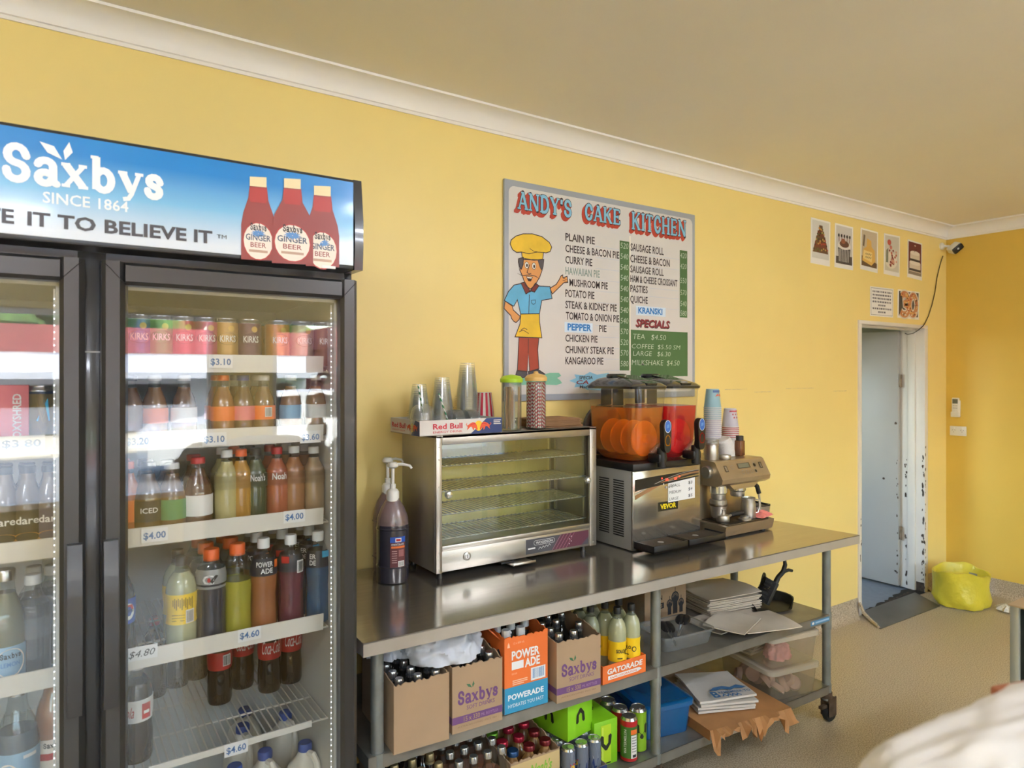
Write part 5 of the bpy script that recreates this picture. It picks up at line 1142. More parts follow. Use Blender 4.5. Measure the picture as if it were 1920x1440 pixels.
# jars of stirrers and straws
M_ACR = clear('acrylic_jar', (238, 240, 238), .05, .03, .04, (200, 200, 195))
M_LIME = pm('lime_lid', '#a6cf2a', .4); M_TAN = pm('tan_lid', '#d9b26a', .4); M_STIR = pm('wooden_stirrer', '#c9a075', .7, noise=(30, .15)); M_SPOON = pm('white_spoon_plastic', '#d9d4cd', .4)
def jar(label, px, lidm, r, h, knob):
    p = at(px, 806, y=-.30); t = thing('straw_jar', label, 'jar', (p.x, -.30, WT))
    m = MB(); m.lathe([(0, .002), (r - .001, .002), (r, .004), (r, h), (r - .002, h), (r - .002, .006), (0, .006)], M_ACR, 28, caps=False); m.build('jar_body', parent=t)
    m = MB(); m.lathe([(r + .004, h - .010), (r + .0055, h - .004), (r + .005, h + .004), (r * .9, h + .014), (r * .4, h + .019), (r * .25, h + (.020 if not knob else .021)), (r * .22, h + (.0205 if not knob else .028)), (0, h + (.021 if not knob else .030))], lidm, 28); m.build('lid', parent=t)
    return Vector((p.x, -.30, WT))
c = jar('tall clear jar with lime lid holding wooden stirrers and white spoons', 959, M_LIME, .040, .200, 0)
m = MB(); m.box(-.004, .004, -.0008, .0008, 0, .165, M_STIR, .0006); s0 = None
m2 = MB(); m2.tube([(0, 0, 0), (0, 0, .11), (.002, 0, .150)], [.0035, .0025, .0022], M_SPOON, 6); m2.lathe([(0, -.006), (.008, 0), (.006, .010), (0, .014)], M_SPOON, 10, (.002, 0, .152), sy=.4)
s0 = w0 = None
for i in range(16):
    a = random.uniform(0, 2 * PI); r = random.uniform(.004, .030); loc = (c.x + r * math.cos(a), c.y + r * math.sin(a), c.z + .0075)
    rot = (random.uniform(-.05, .05) * (1 if r < .02 else .3), random.uniform(-.06, .06) * (1 if r < .02 else .2), random.uniform(0, PI))
    if i % 2 == 0:
        if s0 is None: s0 = m.build('wooden_stirrer', loc=loc, rot=rot, label='pale wooden stirrer standing in the lime lidded jar', cat='stirrer', group='wooden stirrers in the jar')
        else: dup(s0, loc, rot=rot)
    else:
        if w0 is None: w0 = m2.build('plastic_spoon', loc=loc, rot=rot, label='white plastic spoon standing in the lime lidded jar', cat='spoon', group='spoons in the jar')
        else: dup(w0, loc, rot=rot)
c = jar('tall clear jar with tan lid packed with red striped straws', 1005, M_TAN, .040, .205, 1)
M_RSTR = pm('red_striped_straw', '#dfd5d0', .5); stripe_nodes(M_RSTR, '#e4dcd6', '#c2283f', 44, (1, 1, 1))
m = MB(); m.tube([(0, 0, 0), (0, 0, .180)], .0031, M_RSTR, 8); s0 = None; k = 0
for ring, n in ((0, 1), (.0075, 6), (.0145, 12), (.0215, 18), (.0285, 24), (.0350, 30)):
    for i in range(n):
        a = 2 * PI * (i + .3 * k) / n; loc = (c.x + ring * math.cos(a), c.y + ring * math.sin(a), c.z + .0068 + random.uniform(0, .004)); rot = (0, 0, random.uniform(0, 6)); k += 1
        if s0 is None: s0 = m.build('paper_straw', loc=loc, rot=rot, label='red and white striped straw packed in the tan lidded jar', cat='straw', group='striped straws in the jar')
        else: dup(s0, loc, rot=rot)
# flat brown bags
M_KRAFT = pm('brown_kraft_paper', '#a07a55', .8, noise=(20, .1))
for i in range(9):
    w, d = .235 + random.uniform(-.012, .012), .17 + random.uniform(-.015, .01); z = WT + .0008 + i * .0040
    m = MB(); m.box(-w / 2, w / 2, -d / 2, d / 2, 0, .0015, M_KRAFT); m.box(-w / 2 + .004, w / 2 - .002, -d / 2 + .004, d / 2, .0020, .0032, M_KRAFT); m.box(-w / 2, -w / 2 + .003, -d / 2, d / 2, .001, .0026, M_KRAFT); m.build('paper_bag', loc=(1.775 + random.uniform(-.006, .006), -.20 + random.uniform(-.006, .006), z), rz=math.radians(-4 + random.uniform(-4, 4)), label='flat brown kraft paper bag in the pile behind the straw jar' if i < 8 else 'topmost flat brown kraft paper bag of the pile on the warmer', cat='paper bag', group='brown bags on the warmer' if i < 8 else None)

# ------------------------------------------------------------------ syrup pump bottles
M_SYR = liquid('syrup', (56, 53, 62), .93); M_HDPE = clear('milky_jug_plastic', (220, 206, 204), .05, .2, .42, (170, 146, 146))
def jug(label, loc, rz, lab, fill, body, dip=0):
    m = MB(); pr = [(0, .86), (.01, .97), (.06, 1), (.60, 1), (.70, .94), (.80, .72), (.88, .42), (.93, .34)]; H, R = .335, .058
    z0 = 0
    for z1, mt in ((fill, M_SYR if body is None else body), (.93, M_HDPE)):
        pts = [(z0, interp(pr, z0))] + [q for q in pr if z0 < q[0] < z1] + [(z1, interp(pr, z1))]; m.lathe([(r * R, z * H) for z, r in pts], mt, 26, sx=1, sy=.86, caps=z0 == 0); z0 = z1
    for z in (.18, .58): m.lathe([(R + .0003, (z - .012) * H), (R + .0025, z * H), (R + .0003, (z + .012) * H)], M_SYR if body is None else body, 26, sx=1, sy=.86, caps=False)
    o = m.build('syrup_bottle', loc=loc, rz=rz, label=label, cat='syrup bottle')
    m = MB(); z = .93 * H; m.lathe([(.023, z - .02), (.023, z + .012), (.018, z + .020), (.011, z + .024), (.011, z + .04), (.0065, z + .042), (.0065, z + .105)], M_WPL, 16); m.lathe([(.012, z + .098), (.020, z + .104), (.020, z + .112), (.014, z + .120), (0, z + .121)], M_WPL, 16)
    m.tube([(0, 0, z + .110), (.035, 0, z + .112), (.062, 0, z + .106), (.068, 0, z + .096)], [.006, .0055, .005, .0045], M_WPL, 8); m.build('pump', parent=o)
    if lab:
        m = MB(); S = Round((0, 0, 0), R * .93, -PI / 2); S2 = lambda a, b, off=0: Vector((math.cos(-PI / 2 + a / R) * (R + .0012 + off), math.sin(-PI / 2 + a / R) * (R * .86 + .0012 + off), b))
        m.rect(S2, -.004, .052, .06, .168, pm('maroon_brown_label', '#5a2328', .4), 0, 8); m.rect(S2, -.004, .052, .150, .170, L_BLUE, .0004, 8); m.rect(S2, .014, .036, .152, .166, L_WHITE, .0008, 4); m.rect(S2, .017, .033, .155, .163, L_RED, .0012, 4)
        m.text(S2, 'CHOCOLATE', 0, .140, .007, L_WHITE, .046, .01, .2, off=.0009); m.rect(S2, .0, .05, .130, .137, L_ORA, .0006, 6)
        for k in range(6): m.rect(S2, .002, .020, .118 - k * .008, .121 - k * .008, pm('pale_label_lines', '#b08a88', .5), .0006, 3)
        m.rect(S2, .026, .046, .100, .124, pm('rose_label_patch', '#8e5a5a', .5), .0006, 3); m.rect(S2, .024, .048, .064, .084, L_WHITE, .0006, 4)
        for k in range(8): m.rect(S2, .026 + k * .0026, .0272 + k * .0026, .066, .082, M_INKK, .001)
        m.build('label', parent=o)
p = at(744, 1094, z=TZ)
jug('chocolate syrup bottle with white pump standing before the pie warmer', (p.x + .0, p.y + .035, TZ + .0005), math.radians(-30), True, .62, None)
p2 = at(724, 1070, z=TZ)
jug('pale empty syrup bottle with white pump behind the chocolate one', (1.072, -.105, TZ + .0005), math.radians(8), False, .62, M_HDPE)
# ================================================================== SLUSH MACHINE
def rloft(m, secs, mat, n=6, caps=(True, True), smooth=True):
    """secs: (z, x0, x1, y0, y1, corner radius)"""
    vs = []; fs = []; k = 4 * (n + 1)
    for z, x0, x1, y0, y1, r in secs:
        for cx_, cy_, a in ((x1 - r, y1 - r, 0), (x0 + r, y1 - r, 90), (x0 + r, y0 + r, 180), (x1 - r, y0 + r, 270)):
            for i in range(n + 1): t = math.radians(a + 90 * i / n); vs.append((cx_ + r * math.cos(t), cy_ + r * math.sin(t), z))
    for j in range(len(secs) - 1):
        for i in range(k): l = (i + 1) % k; fs.append((j * k + i, j * k + l, (j + 1) * k + l, (j + 1) * k + i))
    if caps[0]: fs.append(tuple(range(k))[::-1])
    if caps[1]: fs.append(tuple(range((len(secs) - 1) * k, len(secs) * k)))
    return m.add(vs, fs, mat, smooth)
SX0, SX1, SY0, SY1 = 2.030, 2.452, -.445, -.095
SL = Vector(((SX0 + SX1) / 2, SY0, TZ)); sm = thing('slush_machine', 'stainless twin-bowl slush machine with orange and red drink on the bench', 'slush machine', SL)
M_SIDE = pm('pale_grey_side_panel', '#a9a9a8', .4, .3); M_ORSL = clear('orange_slush', (255, 180, 60), .04, .12, .32, (246, 154, 8)); M_RDSL = clear('red_slush', (255, 40, 50), .04, .12, .38, (220, 16, 34))
M_AUGO = pm('orange_lit_auger', '#ffc94a', .35); M_AUGR = pm('red_lit_auger', '#ff4a5c', .35); M_BRNZ = pm('bronze_band', '#a27a58', .35, .3)
M_DKLID = pm('smoky_black_lid', '#26282a', .12, coat=.5); M_BOWL = clear('clear_bowl', (244, 244, 240), .06, .04, .03, (210, 206, 200))
m = cab_mb(SL)
m.box(SX0, SX1, SY0, SY0 + .01, .905, 1.24, M_SS, .003); m.box(SX0 + .002, SX0 + .012, SY0 + .01, SY1, .905, 1.24, M_SIDE, .002); m.box(SX1 - .012, SX1 - .002, SY0 + .01, SY1, .905, 1.24, M_SIDE, .002); m.box(SX0 + .012, SX1 - .012, SY1 - .01, SY1, .905, 1.24, M_SIDE); m.box(SX0 + .012, SX1 - .012, SY0 + .01, SY1 - .01, .905, .915, M_SIDE)
m.build('housing', parent=sm)
m = cab_mb(SL); FV = Flat((SX0 + .0015, SY1, 0), (0, -1, 0))
for c in range(3):
    for r in range(24): m.rect(FV, .045 + c * .092, .045 + c * .092 + .066, .955 + r * .0102, .9602 + r * .0102, M_BLACK, .0004)
m.build('side_vent', parent=sm)
m = cab_mb(SL); m.box(SX0 - .002, SX1 + .002, SY0 - .004, SY1, 1.24, 1.272, M_BLACK, .006); m.build('top_deck', parent=sm)
m = cab_mb(SL); FP = Flat((0, SY0 - .0005, 0)); w = SX1 - SX0
def band(f0, f1, a, b_, mat, off):
    n = 14; m.poly(FP, [(SX0 + .012 + (w - .024) * i / n, f0(i / n)) for i in range(n + 1)] + [(SX0 + .012 + (w - .024) * i / n, f1(i / n)) for i in range(n, -1, -1)], mat, off)
band(lambda t: 1.155 + .045 * t ** .8 - .028 * math.sin(PI * t) * 0, lambda t: 1.205 + .012 * math.sin(PI * t * .5), 0, 0, M_BLACK, .0004)
band(lambda t: 1.120 + .085 * math.sin(PI * .5 * t) - .0, lambda t: 1.138 + .075 * math.sin(PI * .5 * t), 0, 0, M_BRNZ, .0008)
band(lambda t: 1.143 + .074 * math.sin(PI * .5 * t), lambda t: 1.147 + .072 * math.sin(PI * .5 * t), 0, 0, M_SIDE, .001)
band(lambda t: 1.158 + .03 * t, lambda t: 1.172 + .02 * t, 0, 0, M_BLACK, .0012)
M_REDLED = pm('red_digits', '#e04030', .4, emit=('#ff3020', 1.2))
u = SX0 + w * .46
for k, t in enumerate(('36', '29')): m.text(FP, t, u + k * .055, 1.186, .010, M_REDLED, .018, .02, off=.0016)
for k in range(3): m.ell(FP, u + .005 + k * .018, 1.157, .006, .005, M_SIDE, .0016, 10)
for k in range(2): m.ell(FP, u - .022 + k * .11, 1.198, .004, .004, M_REDLED, .0016, 8); m.ell(FP, u - .012 + k * .085, 1.172, .004, .004, M_CARD, .0016, 8)
m.build('control_panel', parent=sm)
m = cab_mb(SL); a = at(1234, 958, y=SY0); c = at(1271, 944, y=SY0); m.rect(FP, a.x, c.x, a.z - .003, a.z + .036, M_BLACK, .0004); m.text(FP, 'VEVOR', (a.x + c.x) / 2, a.z + .006, .021, pm('yellow_logo', '#e8d21e', .4), (c.x - a.x) * .8, .04, off=.001, align='c'); m.build('brand_plate', parent=sm)
a = at(1253, 944, y=SY0 - .002); c = at(1303, 936, y=SY0 - .002)
m = MB(); F = Flat((0, -.0012, 0)); pw = c.x - a.x; ph = .094; m.slab([(0, 0, 0), (pw, 0, .004), (pw, 0, ph + .004), (0, 0, ph)], (0, -.0008, 0), M_CARD)
for k, (t, q) in enumerate((('SMALL', '$3'), ('MEDIUM', '$4'), ('LARGE', '$5'))): m.text(F, t, .006, .066 - k * .029, .013, M_INKK, pw * [.40, .44, .34][k], -.005, .15, off=.0004); m.text(F, q, pw * .74, .070 - k * .029, .014, M_INKK, pw * .16, .0, .1, off=.0004)
m.build('price_card', loc=(a.x, SY0 - .0008, a.z + .004), label='white handwritten size price card stuck on the slush machine front', cat='price card')
for i, (bx0, bx1, sl, ag) in enumerate(((SX0 - .001, 2.238, M_ORSL, M_AUGO), (2.244, SX1 + .001, M_RDSL, M_AUGR))):
    by0, by1 = SY0 - .012, -.135; lv = at(1240, 764, y=by0).z if i == 0 else at(1290, 761, y=by0).z
    def sec(z, g=0):
        t = (z - 1.272) / (1.600 - 1.272); e = .016 * (1 - t) ** 1.2 + (.035 * (1 - t / .25) ** 2 if t < .25 else 0)
        return (z, bx0 + e + g, bx1 - e + .0 - g, by0 + e * 1.2 + g, by1 - e - g, .045 - g)
    m = cab_mb(SL); rloft(m, [sec(z) for z in (1.274, 1.29, 1.31, 1.34, 1.40, 1.48, 1.55, 1.590)], M_BOWL, 6, (False, False)); rloft(m, [(1.582, bx0 - .002, bx1 + .002, by0 - .002, by1 + .002, .045), (1.592, bx0 - .002, bx1 + .002, by0 - .002, by1 + .002, .045)], M_BOWL, 6, (False, False)); bw = m.build('bowl', parent=sm)
    m = cab_mb(SL); rloft(m, [sec(z, .004) for z in (1.276, 1.29, 1.31, 1.34, 1.40, 1.48, lv)], sl, 6); m.build('slush', parent=bw)
    m = MB()
    for y in (by0 + .05, by0 + .115, by0 + .18, by0 + .245): m.lathe([(.02, -.004), (.075, -.004), (.078, 0), (.075, .004), (.02, .004)], ag, 28, (0, 0, y), caps=False)
    m.lathe([(.02, by0 + .02), (.02, by1 - .02)], ag, 14)
    m.build('auger', parent=bw, loc=((bx0 + bx1) / 2 - SL.x, -SL.y, 1.372 - TZ), rot=(-PI / 2, 0, 0))
    m = cab_mb(SL)
    for yy in (-.25, -.17): m.box((bx0 + bx1) / 2 - .03, (bx0 + bx1) / 2 + .03, yy, yy + .012, lv + .002, 1.585, clear('smoky_divider', (120, 118, 116), .05, .1, .25, (80, 78, 76)), .004)
    m.build('divider', parent=bw)
    m = cab_mb(SL); cx_ = (bx0 + bx1) / 2
    rloft(m, [(1.588, bx0 - .004, bx1 + .004, by0 - .006, by1 + .004, .045), (1.598, bx0 - .006, bx1 + .006, by0 - .008, by1 + .006, .045), (1.612, bx0 + .004, bx1 - .004, by0 + .01, by1 - .004, .05), (1.630, bx0 + .03, bx1 - .03, by0 + .07, by1 - .02, .05), (1.638, bx0 + .06, bx1 - .06, by0 + .13, by1 - .05, .035)], M_DKLID)
    m.slab([(cx_ - .03, by0 + .0, 1.606), (cx_ + .03, by0 + .0, 1.606), (cx_ + .055, by0 + .16, 1.642), (cx_ - .055, by0 + .16, 1.642)], (0, 0, .006), M_DKLID)
    m.lathe([(.05, 1.634), (.052, 1.644), (.046, 1.652), (0, 1.654)], M_DKLID, 20, (cx_, by1 - .10, 0), sy=.8); m.build('lid', parent=bw)
    # tap with its paddle
    tx = cx_ + .026
    m = cab_mb(SL); m.box(tx - .026, tx + .026, by0 - .040, by0 + .03, 1.274, 1.312, M_BLACK, .008); m.lathe([(.018, 1.255), (.02, 1.30), (.02, 1.335), (0, 1.34)], M_BLACK, 16, (tx, by0 - .028, 0)); m.tube([(tx - .034, by0 + .0, 1.315), (tx, by0 - .012, 1.345), (tx + .02, by0 - .03, 1.36)], .013, M_BOWL, 10); tp = m.build('tap', parent=sm)
    m = cab_mb(SL); pts = [(by0 - .030, 1.318), (by0 - .038, 1.36), (by0 - .048, 1.42), (by0 - .050, 1.455)]
    m.tube([(tx, y_, z_) for y_, z_ in pts], [.013, .012, .012, .010], M_BLACK, 12); m.slab([(tx + .025 * math.cos(q_) * (1 if math.sin(q_) > 0 else .8), by0 - .064, (1.432 if math.sin(q_) > 0 else 1.345) + .026 * math.sin(q_)) for q_ in [2 * PI * k_ / 20 for k_ in range(20)]], (0, .024, 0), M_BLACK); pd = m.build('paddle', parent=tp)
    m = cab_mb(SL); F = Flat((tx, by0 - .0643, 1.430)); m.ell(F, 0, 0, .019, .027, M_CARD, .0002); m.ell(F, 0, 0, .017, .025, pm('blue_sticker', '#2f63b5', .35), .0005); m.poly(F, [(-.008, -.008), (.008, -.004), (.008, .010), (-.006, .006)], M_LBLU, .0008); m.rib(F, [(-.015, -.065), (-.012, -.045), (0, -.036), (.012, -.045), (.015, -.065), (.008, -.08), (-.008, -.08)], .004, sl if i else M_ORSL, .0004, True); m.build('sticker', parent=tp)
    x0, x1 = (SX0 + .004, 2.238) if i == 0 else (2.244, SX1 + .03)
    m = cab_mb(SL); yf = SY0 - .118
    m.slab([(x0, SY0 - .002, .918), (x1, SY0 - .002, .918), (x1, yf, .918), (x0, yf, .918)], (0, 0, .006), M_BLACK)
    for q in ((x0, x0 + .006, SY0 - .002, yf), (x1 - .006, x1, SY0 - .002, yf)): m.box(q[0], q[1], q[3], q[2], .918, .948, M_BLACK, .002)
    m.box(x0, x1, yf, yf + .006, .918, .948, M_BLACK, .002); tr = m.build('drip_tray', parent=sm)
    m = cab_mb(SL)
    for k in range(15): y = SY0 - .008 - k * .0071; m.box(x0 + .008, x1 - .008, y - .0026, y, .939, .943, pm('dull_tray_slats', '#5c5146', .4, .5))
    for k in range(4): x = x0 + .03 + k * (x1 - x0 - .06) / 3; m.box(x - .003, x + .003, yf + .008, SY0 - .006, .937, .942, M_BLACK)
    m.lathe([(.014, .9432), (.012, .9440), (0, .9440)], M_SIDE, 12, (cx_, SY0 - .06, 0)); m.build('drip_grid', parent=tr)
for x in (SX0 + .04, SX1 - .04):
    for y in (SY0 + .04, SY1 - .04): m = cab_mb(SL); m.lathe([(.018, TZ), (.016, .906)], M_BLACK, 12, (x, y, 0)); m.build('foot', parent=sm)

# dark round fan head between the bags and the bowls
m = MB(); m.lathe([(.098, -.013), (.112, -.015), (.119, -.008), (.119, .010), (.110, .014), (.098, .012)], pm('dark_grey_rubber', '#3b3834', .5), 28, caps=False); m.lathe([(0, .009), (.100, .011)], M_BLACK, 28, caps=False); m.lathe([(0, -.012), (.03, -.010), (.034, .0)], M_BLACK, 16, caps=False)
fh = m.build('fan', loc=(at(1142, 790, y=-.115).x - .04, -.115, 1.2725 + .119), rot=(PI / 2, 0, 0), label='dark round fan head standing behind the orange bowl', cat='fan')
m = MB()
for k in range(5): a_ = 2 * PI * k / 5; m.slab([(.02 * math.cos(a_), .02 * math.sin(a_), -.004), (.09 * math.cos(a_ - .3), .09 * math.sin(a_ - .3), -.006), (.09 * math.cos(a_ + .35), .09 * math.sin(a_ + .35), .002)], (0, 0, .0015), pm('dark_grey_rubber', '#3b3834', .5))
m.build('blade', parent=fh)

# ================================================================== ESPRESSO MACHINE
EX0, EX1, EYF, EYB = 2.545, 2.900, -.515, -.175
EL_ = Vector(((EX0 + EX1) / 2, EYF, TZ)); es = thing('espresso_machine', 'champagne stainless espresso machine with display at the bench end', 'coffee machine', EL_, 0)
M_CHAM = pm('champagne_steel', '#bdac90', .30, .75, noise=(14, .05)); M_CHD = pm('dark_steel', '#6c655b', .35, 1.0)
m = cab_mb(EL_)
m.slab([(EX0, EYF, .955), (EX0, EYF + .004, .930), (EX0, EYF + .012, .908), (EX0, EYB, .908), (EX0, EYB, .955)], (EX1 - EX0, 0, 0), M_CHAM); m.box(EX0 + .03, EX1 - .03, EYF - .001, EYF + .02, .9, .915, M_CHD) if 0 else None
m.box(EX0 + .008, EX1 - .008, EYF + .17, EYB, .955, 1.14, M_CHAM, .004)
m.build('base_body', parent=es)
m = cab_mb(EL_); m.box(EX0 + .03, EX1 - .03, EYF + .01, EYF + .165, .9551, .960, M_CHD, .001)
for k in range(14): y = EYF + .02 + k * .0105; m.box(EX0 + .04, EX1 - .04, y, y + .003, .960, .9612, M_BLACK)
m.build('drip_grid', parent=es)
m = cab_mb(EL_)
yt, yl = EYF + .075, EYF + .020
m.slab([(EX0, yt, 1.245), (EX0, yt - .012, 1.240), (EX0, yl, 1.165), (EX0, yl + .004, 1.145), (EX0, yl + .03, 1.130), (EX0, EYB, 1.130), (EX0, EYB, 1.245)], (EX1 - EX0, 0, 0), M_CHAM); m.slab([(EX0 + .09, yl + .03, 1.131), (EX1 - .05, yl + .03, 1.131), (EX1 - .09, yl + .03, 1.108), (EX0 + .12, yl + .03, 1.108)], (0, .10, 0), M_CHAM)
hdm = m.build('head', parent=es)
m = cab_mb(EL_); sl = Vector((0, (yl - yt + .012), 1.165 - 1.240)).normalized(); FE = Flat((EX0, yt - .012, 1.240), (1, 0, 0), -sl)
W_ = EX1 - EX0
m.rect(FE, W_ * .40, W_ * .66, -.040, -.014, M_CHD, .0005); m.rect(FE, W_ * .42, W_ * .64, -.037, -.017, pm('lcd_olive', '#7a7a66', .3), .001)
for u in (.16, .88): m.rect(FE, W_ * (u - .03), W_ * (u + .03), -.050, -.018, M_CHD, .0006); m.rect(FE, W_ * (u - .018), W_ * (u + .018), -.046, -.022, M_SS2, .001)
for u in (.29, .75): m.ell(FE, W_ * u, -.030, .012, .012, M_SS2, .0008); m.ell(FE, W_ * u, -.030, .009, .009, M_CHD if u > .5 else M_CHAM, .0012)
for u in (.46, .55, .64, .73): m.ell(FE, W_ * u, -.060, .0105, .0105, M_SS2, .0008); m.ell(FE, W_ * u, -.060, .0075, .0075, M_CHAM if u < .7 else M_CHD, .0012)
m.build('control_panel', parent=hdm)
for x, nm in ((EX0 + .215, 'brew_head'), (EX0 + .075, 'grinder_outlet')):
    m = cab_mb(EL_); y = EYF + .105
    m.lathe([(.034, 1.085), (.040, 1.092), (.040, 1.130)], M_CHROME, 24, (x, y, 0)); m.lathe([(.030, 1.062), (.034, 1.068), (.034, 1.086)], M_SS2, 24, (x, y, 0)); m.build(nm, parent=es)
x = EX0 + .075; y = EYF + .105
m = cab_mb(EL_); m.lathe([(.030, .975), (.034, .98), (.036, 1.02), (.040, 1.03), (.040, 1.058), (.030, 1.062)], M_SS2, 24, (x, y, 0)); m.lathe([(.041, 1.030), (.042, 1.034), (.041, 1.040)], M_CHD, 24, (x, y, 0), caps=False); m.build('grinder_cradle', parent=es)
m = cab_mb(EL_); m.lathe([(.030, 0), (.030, .018), (.025, .022), (0, .022)], M_SS2, 22); m.build('side_dial', parent=es, loc=(EX0 - EL_.x, .13, 1.19 - TZ), rot=(0, -PI / 2, 0)) if 0 else None
m = MB(); m.lathe([(.028, 0), (.030, .004), (.030, .020), (.025, .024), (0, .024)], M_SS2, 22); m.build('side_dial', parent=es, loc=(EX0 - EL_.x, .10, 1.195 - TZ), rot=(0, -PI / 2, 0))
m = cab_mb(EL_); x = EX1 - .055; y = EYF + .075
m.tube([(x, y + .02, 1.135), (x + .006, y, 1.12), (x + .018, y - .012, 1.09), (x + .024, y - .016, 1.04), (x + .026, y - .018, .985)], .0055, M_SS2, 8); m.tube([(x - .03, y - .006, 1.135), (x + .012, y - .010, 1.105), (x + .022, y - .014, 1.07)], .011, M_BLACK, 10); m.build('steam_wand', parent=es)
m = cab_mb(EL_); m.tube([(EX1, EYF + .15, 1.19), (EX1 + .02, EYF + .14, 1.19), (EX1 + .03, EYF + .135, 1.188)], .005, M_BLACK, 8); m.build('side_lever', parent=es)
for x in (EX0 + .04, EX1 - .04):
    for y in (EYF + .04, EYB - .04): m = cab_mb(EL_); m.lathe([(.016, TZ), (.014, .909)], M_BLACK, 12, (x, y, 0)); m.build('foot', parent=es)
# loose things on its drip tray
zt = .9614
y = EYF + .075; m = MB(); m.lathe([(.029, 0), (.031, .004), (.031, .026), (.028, .030), (.012, .032), (.010, .05), (.013, .056), (0, .058)], M_SS2, 22); o = m.build('portafilter', loc=(EX0 + .070, y, zt), rz=math.radians(-12), label='steel filter holder with black handle lying on the coffee machine tray', cat='filter holder'); m = MB(); m.tube([(.029, 0, .020), (.055, .004, .026)], .007, M_SS2, 8); m.tube([(.05, .004, .025), (.09, .006, .030), (.125, .008, .030)], [.010, .013, .011], M_BLACK, 10); m.build('handle', parent=o)
m = MB(); m.lathe([(.030, 0), (.030, .006), (.022, .009), (.022, .014), (.010, .018), (0, .020)], M_SS2, 22); m.build('coffee_tamper', loc=(EX0 + .185, EYF + .040, zt), label='round steel tamper disc in front of the milk jug', cat='tamper')
m = MB(); m.lathe([(0, .002), (.034, 0), (.036, .004), (.034, .06), (.031, .085), (.033, .096), (.031, .096), (.029, .085), (.032, .06), (.032, .006)], M_SS2, 26, caps=False); o = m.build('milk_jug', loc=(EX0 + .245, EYF + .065, zt), rz=math.radians(-20), label='stainless milk jug standing under the steam wand', cat='milk jug'); m = MB(); m.tube([(.033, 0, .085), (.058, 0, .080), (.062, 0, .05), (.052, 0, .022), (.034, 0, .018)], .0045, M_SS2, 8); m.build('handle', parent=o); m = MB(); m.slab([(-.030, -.014, .085), (-.030, .014, .085), (-.044, 0, .096)], (0, 0, .002), M_SS2); m.build('spout', parent=o)
m = MB(); n = 12; vs = []; fs = []
for j in range(n + 1):
    for i in range(n + 1):
        u, v = i / n - .5, j / n - .5; r = max(0, 1 - 2.0 * max(abs(u), abs(v)))
        vs.append((u * .125, v * .085, .002 + .026 * r ** .6 + .006 * math.sin(13 * u + 5 * v) * r))
fs = [(j * (n + 1) + i, j * (n + 1) + i + 1, (j + 1) * (n + 1) + i + 1, (j + 1) * (n + 1) + i) for j in range(n) for i in range(n)]
m.add(vs, fs, pm('pink_cloth', '#e08078', .9, noise=(60, .1), bump=(90, .4)), True); m.build('wiping_cloth', loc=(EX1 - .035, EYF + .055, zt + .0005), rz=.2, label='folded pink wiping cloth on the coffee machine tray beside the jug', cat='cloth', sharp=80)
# knock box and red bag beside it
m = MB(); rloft(m, [(0, -.048, .048, -.07, .07, .02), (.085, -.054, .054, -.078, .078, .022), (.085, -.049, .049, -.073, .073, .02), (.02, -.044, .044, -.066, .066, .02)], M_SS2, 5, (True, True)); o = m.build('grounds_box', loc=(2.985, -.33, TZ + .0005), rz=math.radians(-10), label='open steel grounds box with dark rim at the end of the bench', cat='grounds box')
m = MB(); rloft(m, [(.085, -.055, .055, -.079, .079, .022), (.092, -.055, .055, -.079, .079, .022), (.092, -.047, .047, -.071, .071, .02), (.083, -.047, .047, -.071, .071, .02)], M_BLACK, 5, (False, False)); m.build('rim', parent=o)
m = MB(); m.tube([(-.05, 0, .07), (.05, 0, .07)], .007, M_BLACK, 8); m.build('knock_bar', parent=o)
m = MB(); rloft(m, [(0, -.045, .045, -.028, .028, .015), (.05, -.05, .05, -.034, .034, .02), (.12, -.048, .048, -.028, .028, .015), (.155, -.046, .046, -.010, .010, .006), (.175, -.045, .045, -.004, .004, .003)], pm('glossy_red_foil', '#b3202e', .25, coat=.4, bump=(20, .3)), 5); o = m.build('coffee_bag', loc=(2.985, -.185, TZ + .0005), rz=math.radians(-15), label='glossy red coffee bag standing behind the grounds box', cat='coffee bag'); m = MB(); F = Flat((0, -.0345, 0)); m.rib(F, [(-.03, .10), (-.02, .118), (-.008, .10), (.004, .118), (.016, .10), (.028, .116)], .006, M_CARD, .003); m.ell(F, .015, .06, .014, .014, pm('red_print', '#d23a2e', .4), .002); m.build('print', parent=o)
# on its top
ht = 1.2455
def onto(px, y): return Vector((at(px, 850, y=y).x, y, ht))
c = onto(1334, -.385); m = MB(); m.lathe([(.032, 0), (.033, .003), (.033, .075), (.031, .078)], M_SS2, 24); o = m.build('steel_canister', loc=c, label='steel canister with clear lid on top of the coffee machine', cat='canister'); m = MB(); m.lathe([(.0345, .070), (.0345, .092), (.032, .098), (0, .098)], clear('canister_lid', (232, 230, 226), .06, .05, .25, (200, 192, 182)), 24, caps=False); m.build('lid', parent=o)
m = MB(); m.lathe([(.028, 0), (.029, .002), (.029, .018), (.027, .021), (.018, .022), (.016, .024), (0, .024)], M_SS2, 22); m.build('small_tin', loc=onto(1359, -.405), label='small flat round steel tin beside the clear-lidded canister', cat='tin')
c = onto(1387, -.36); m = MB(); m.box(-.019, .019, -.019, .019, 0, .078, clear('spice_jar_plastic', (190, 150, 120), .06, .05, .7, (124, 78, 52)), .006); o = m.build('spice_jar', loc=c, label='square jar of brown powder with black cap on the coffee machine', cat='jar'); m = MB(); m.lathe([(.0185, .077), (.0185, .098), (.016, .1), (0, .1)], M_BLACK, 18); m.build('cap', parent=o)
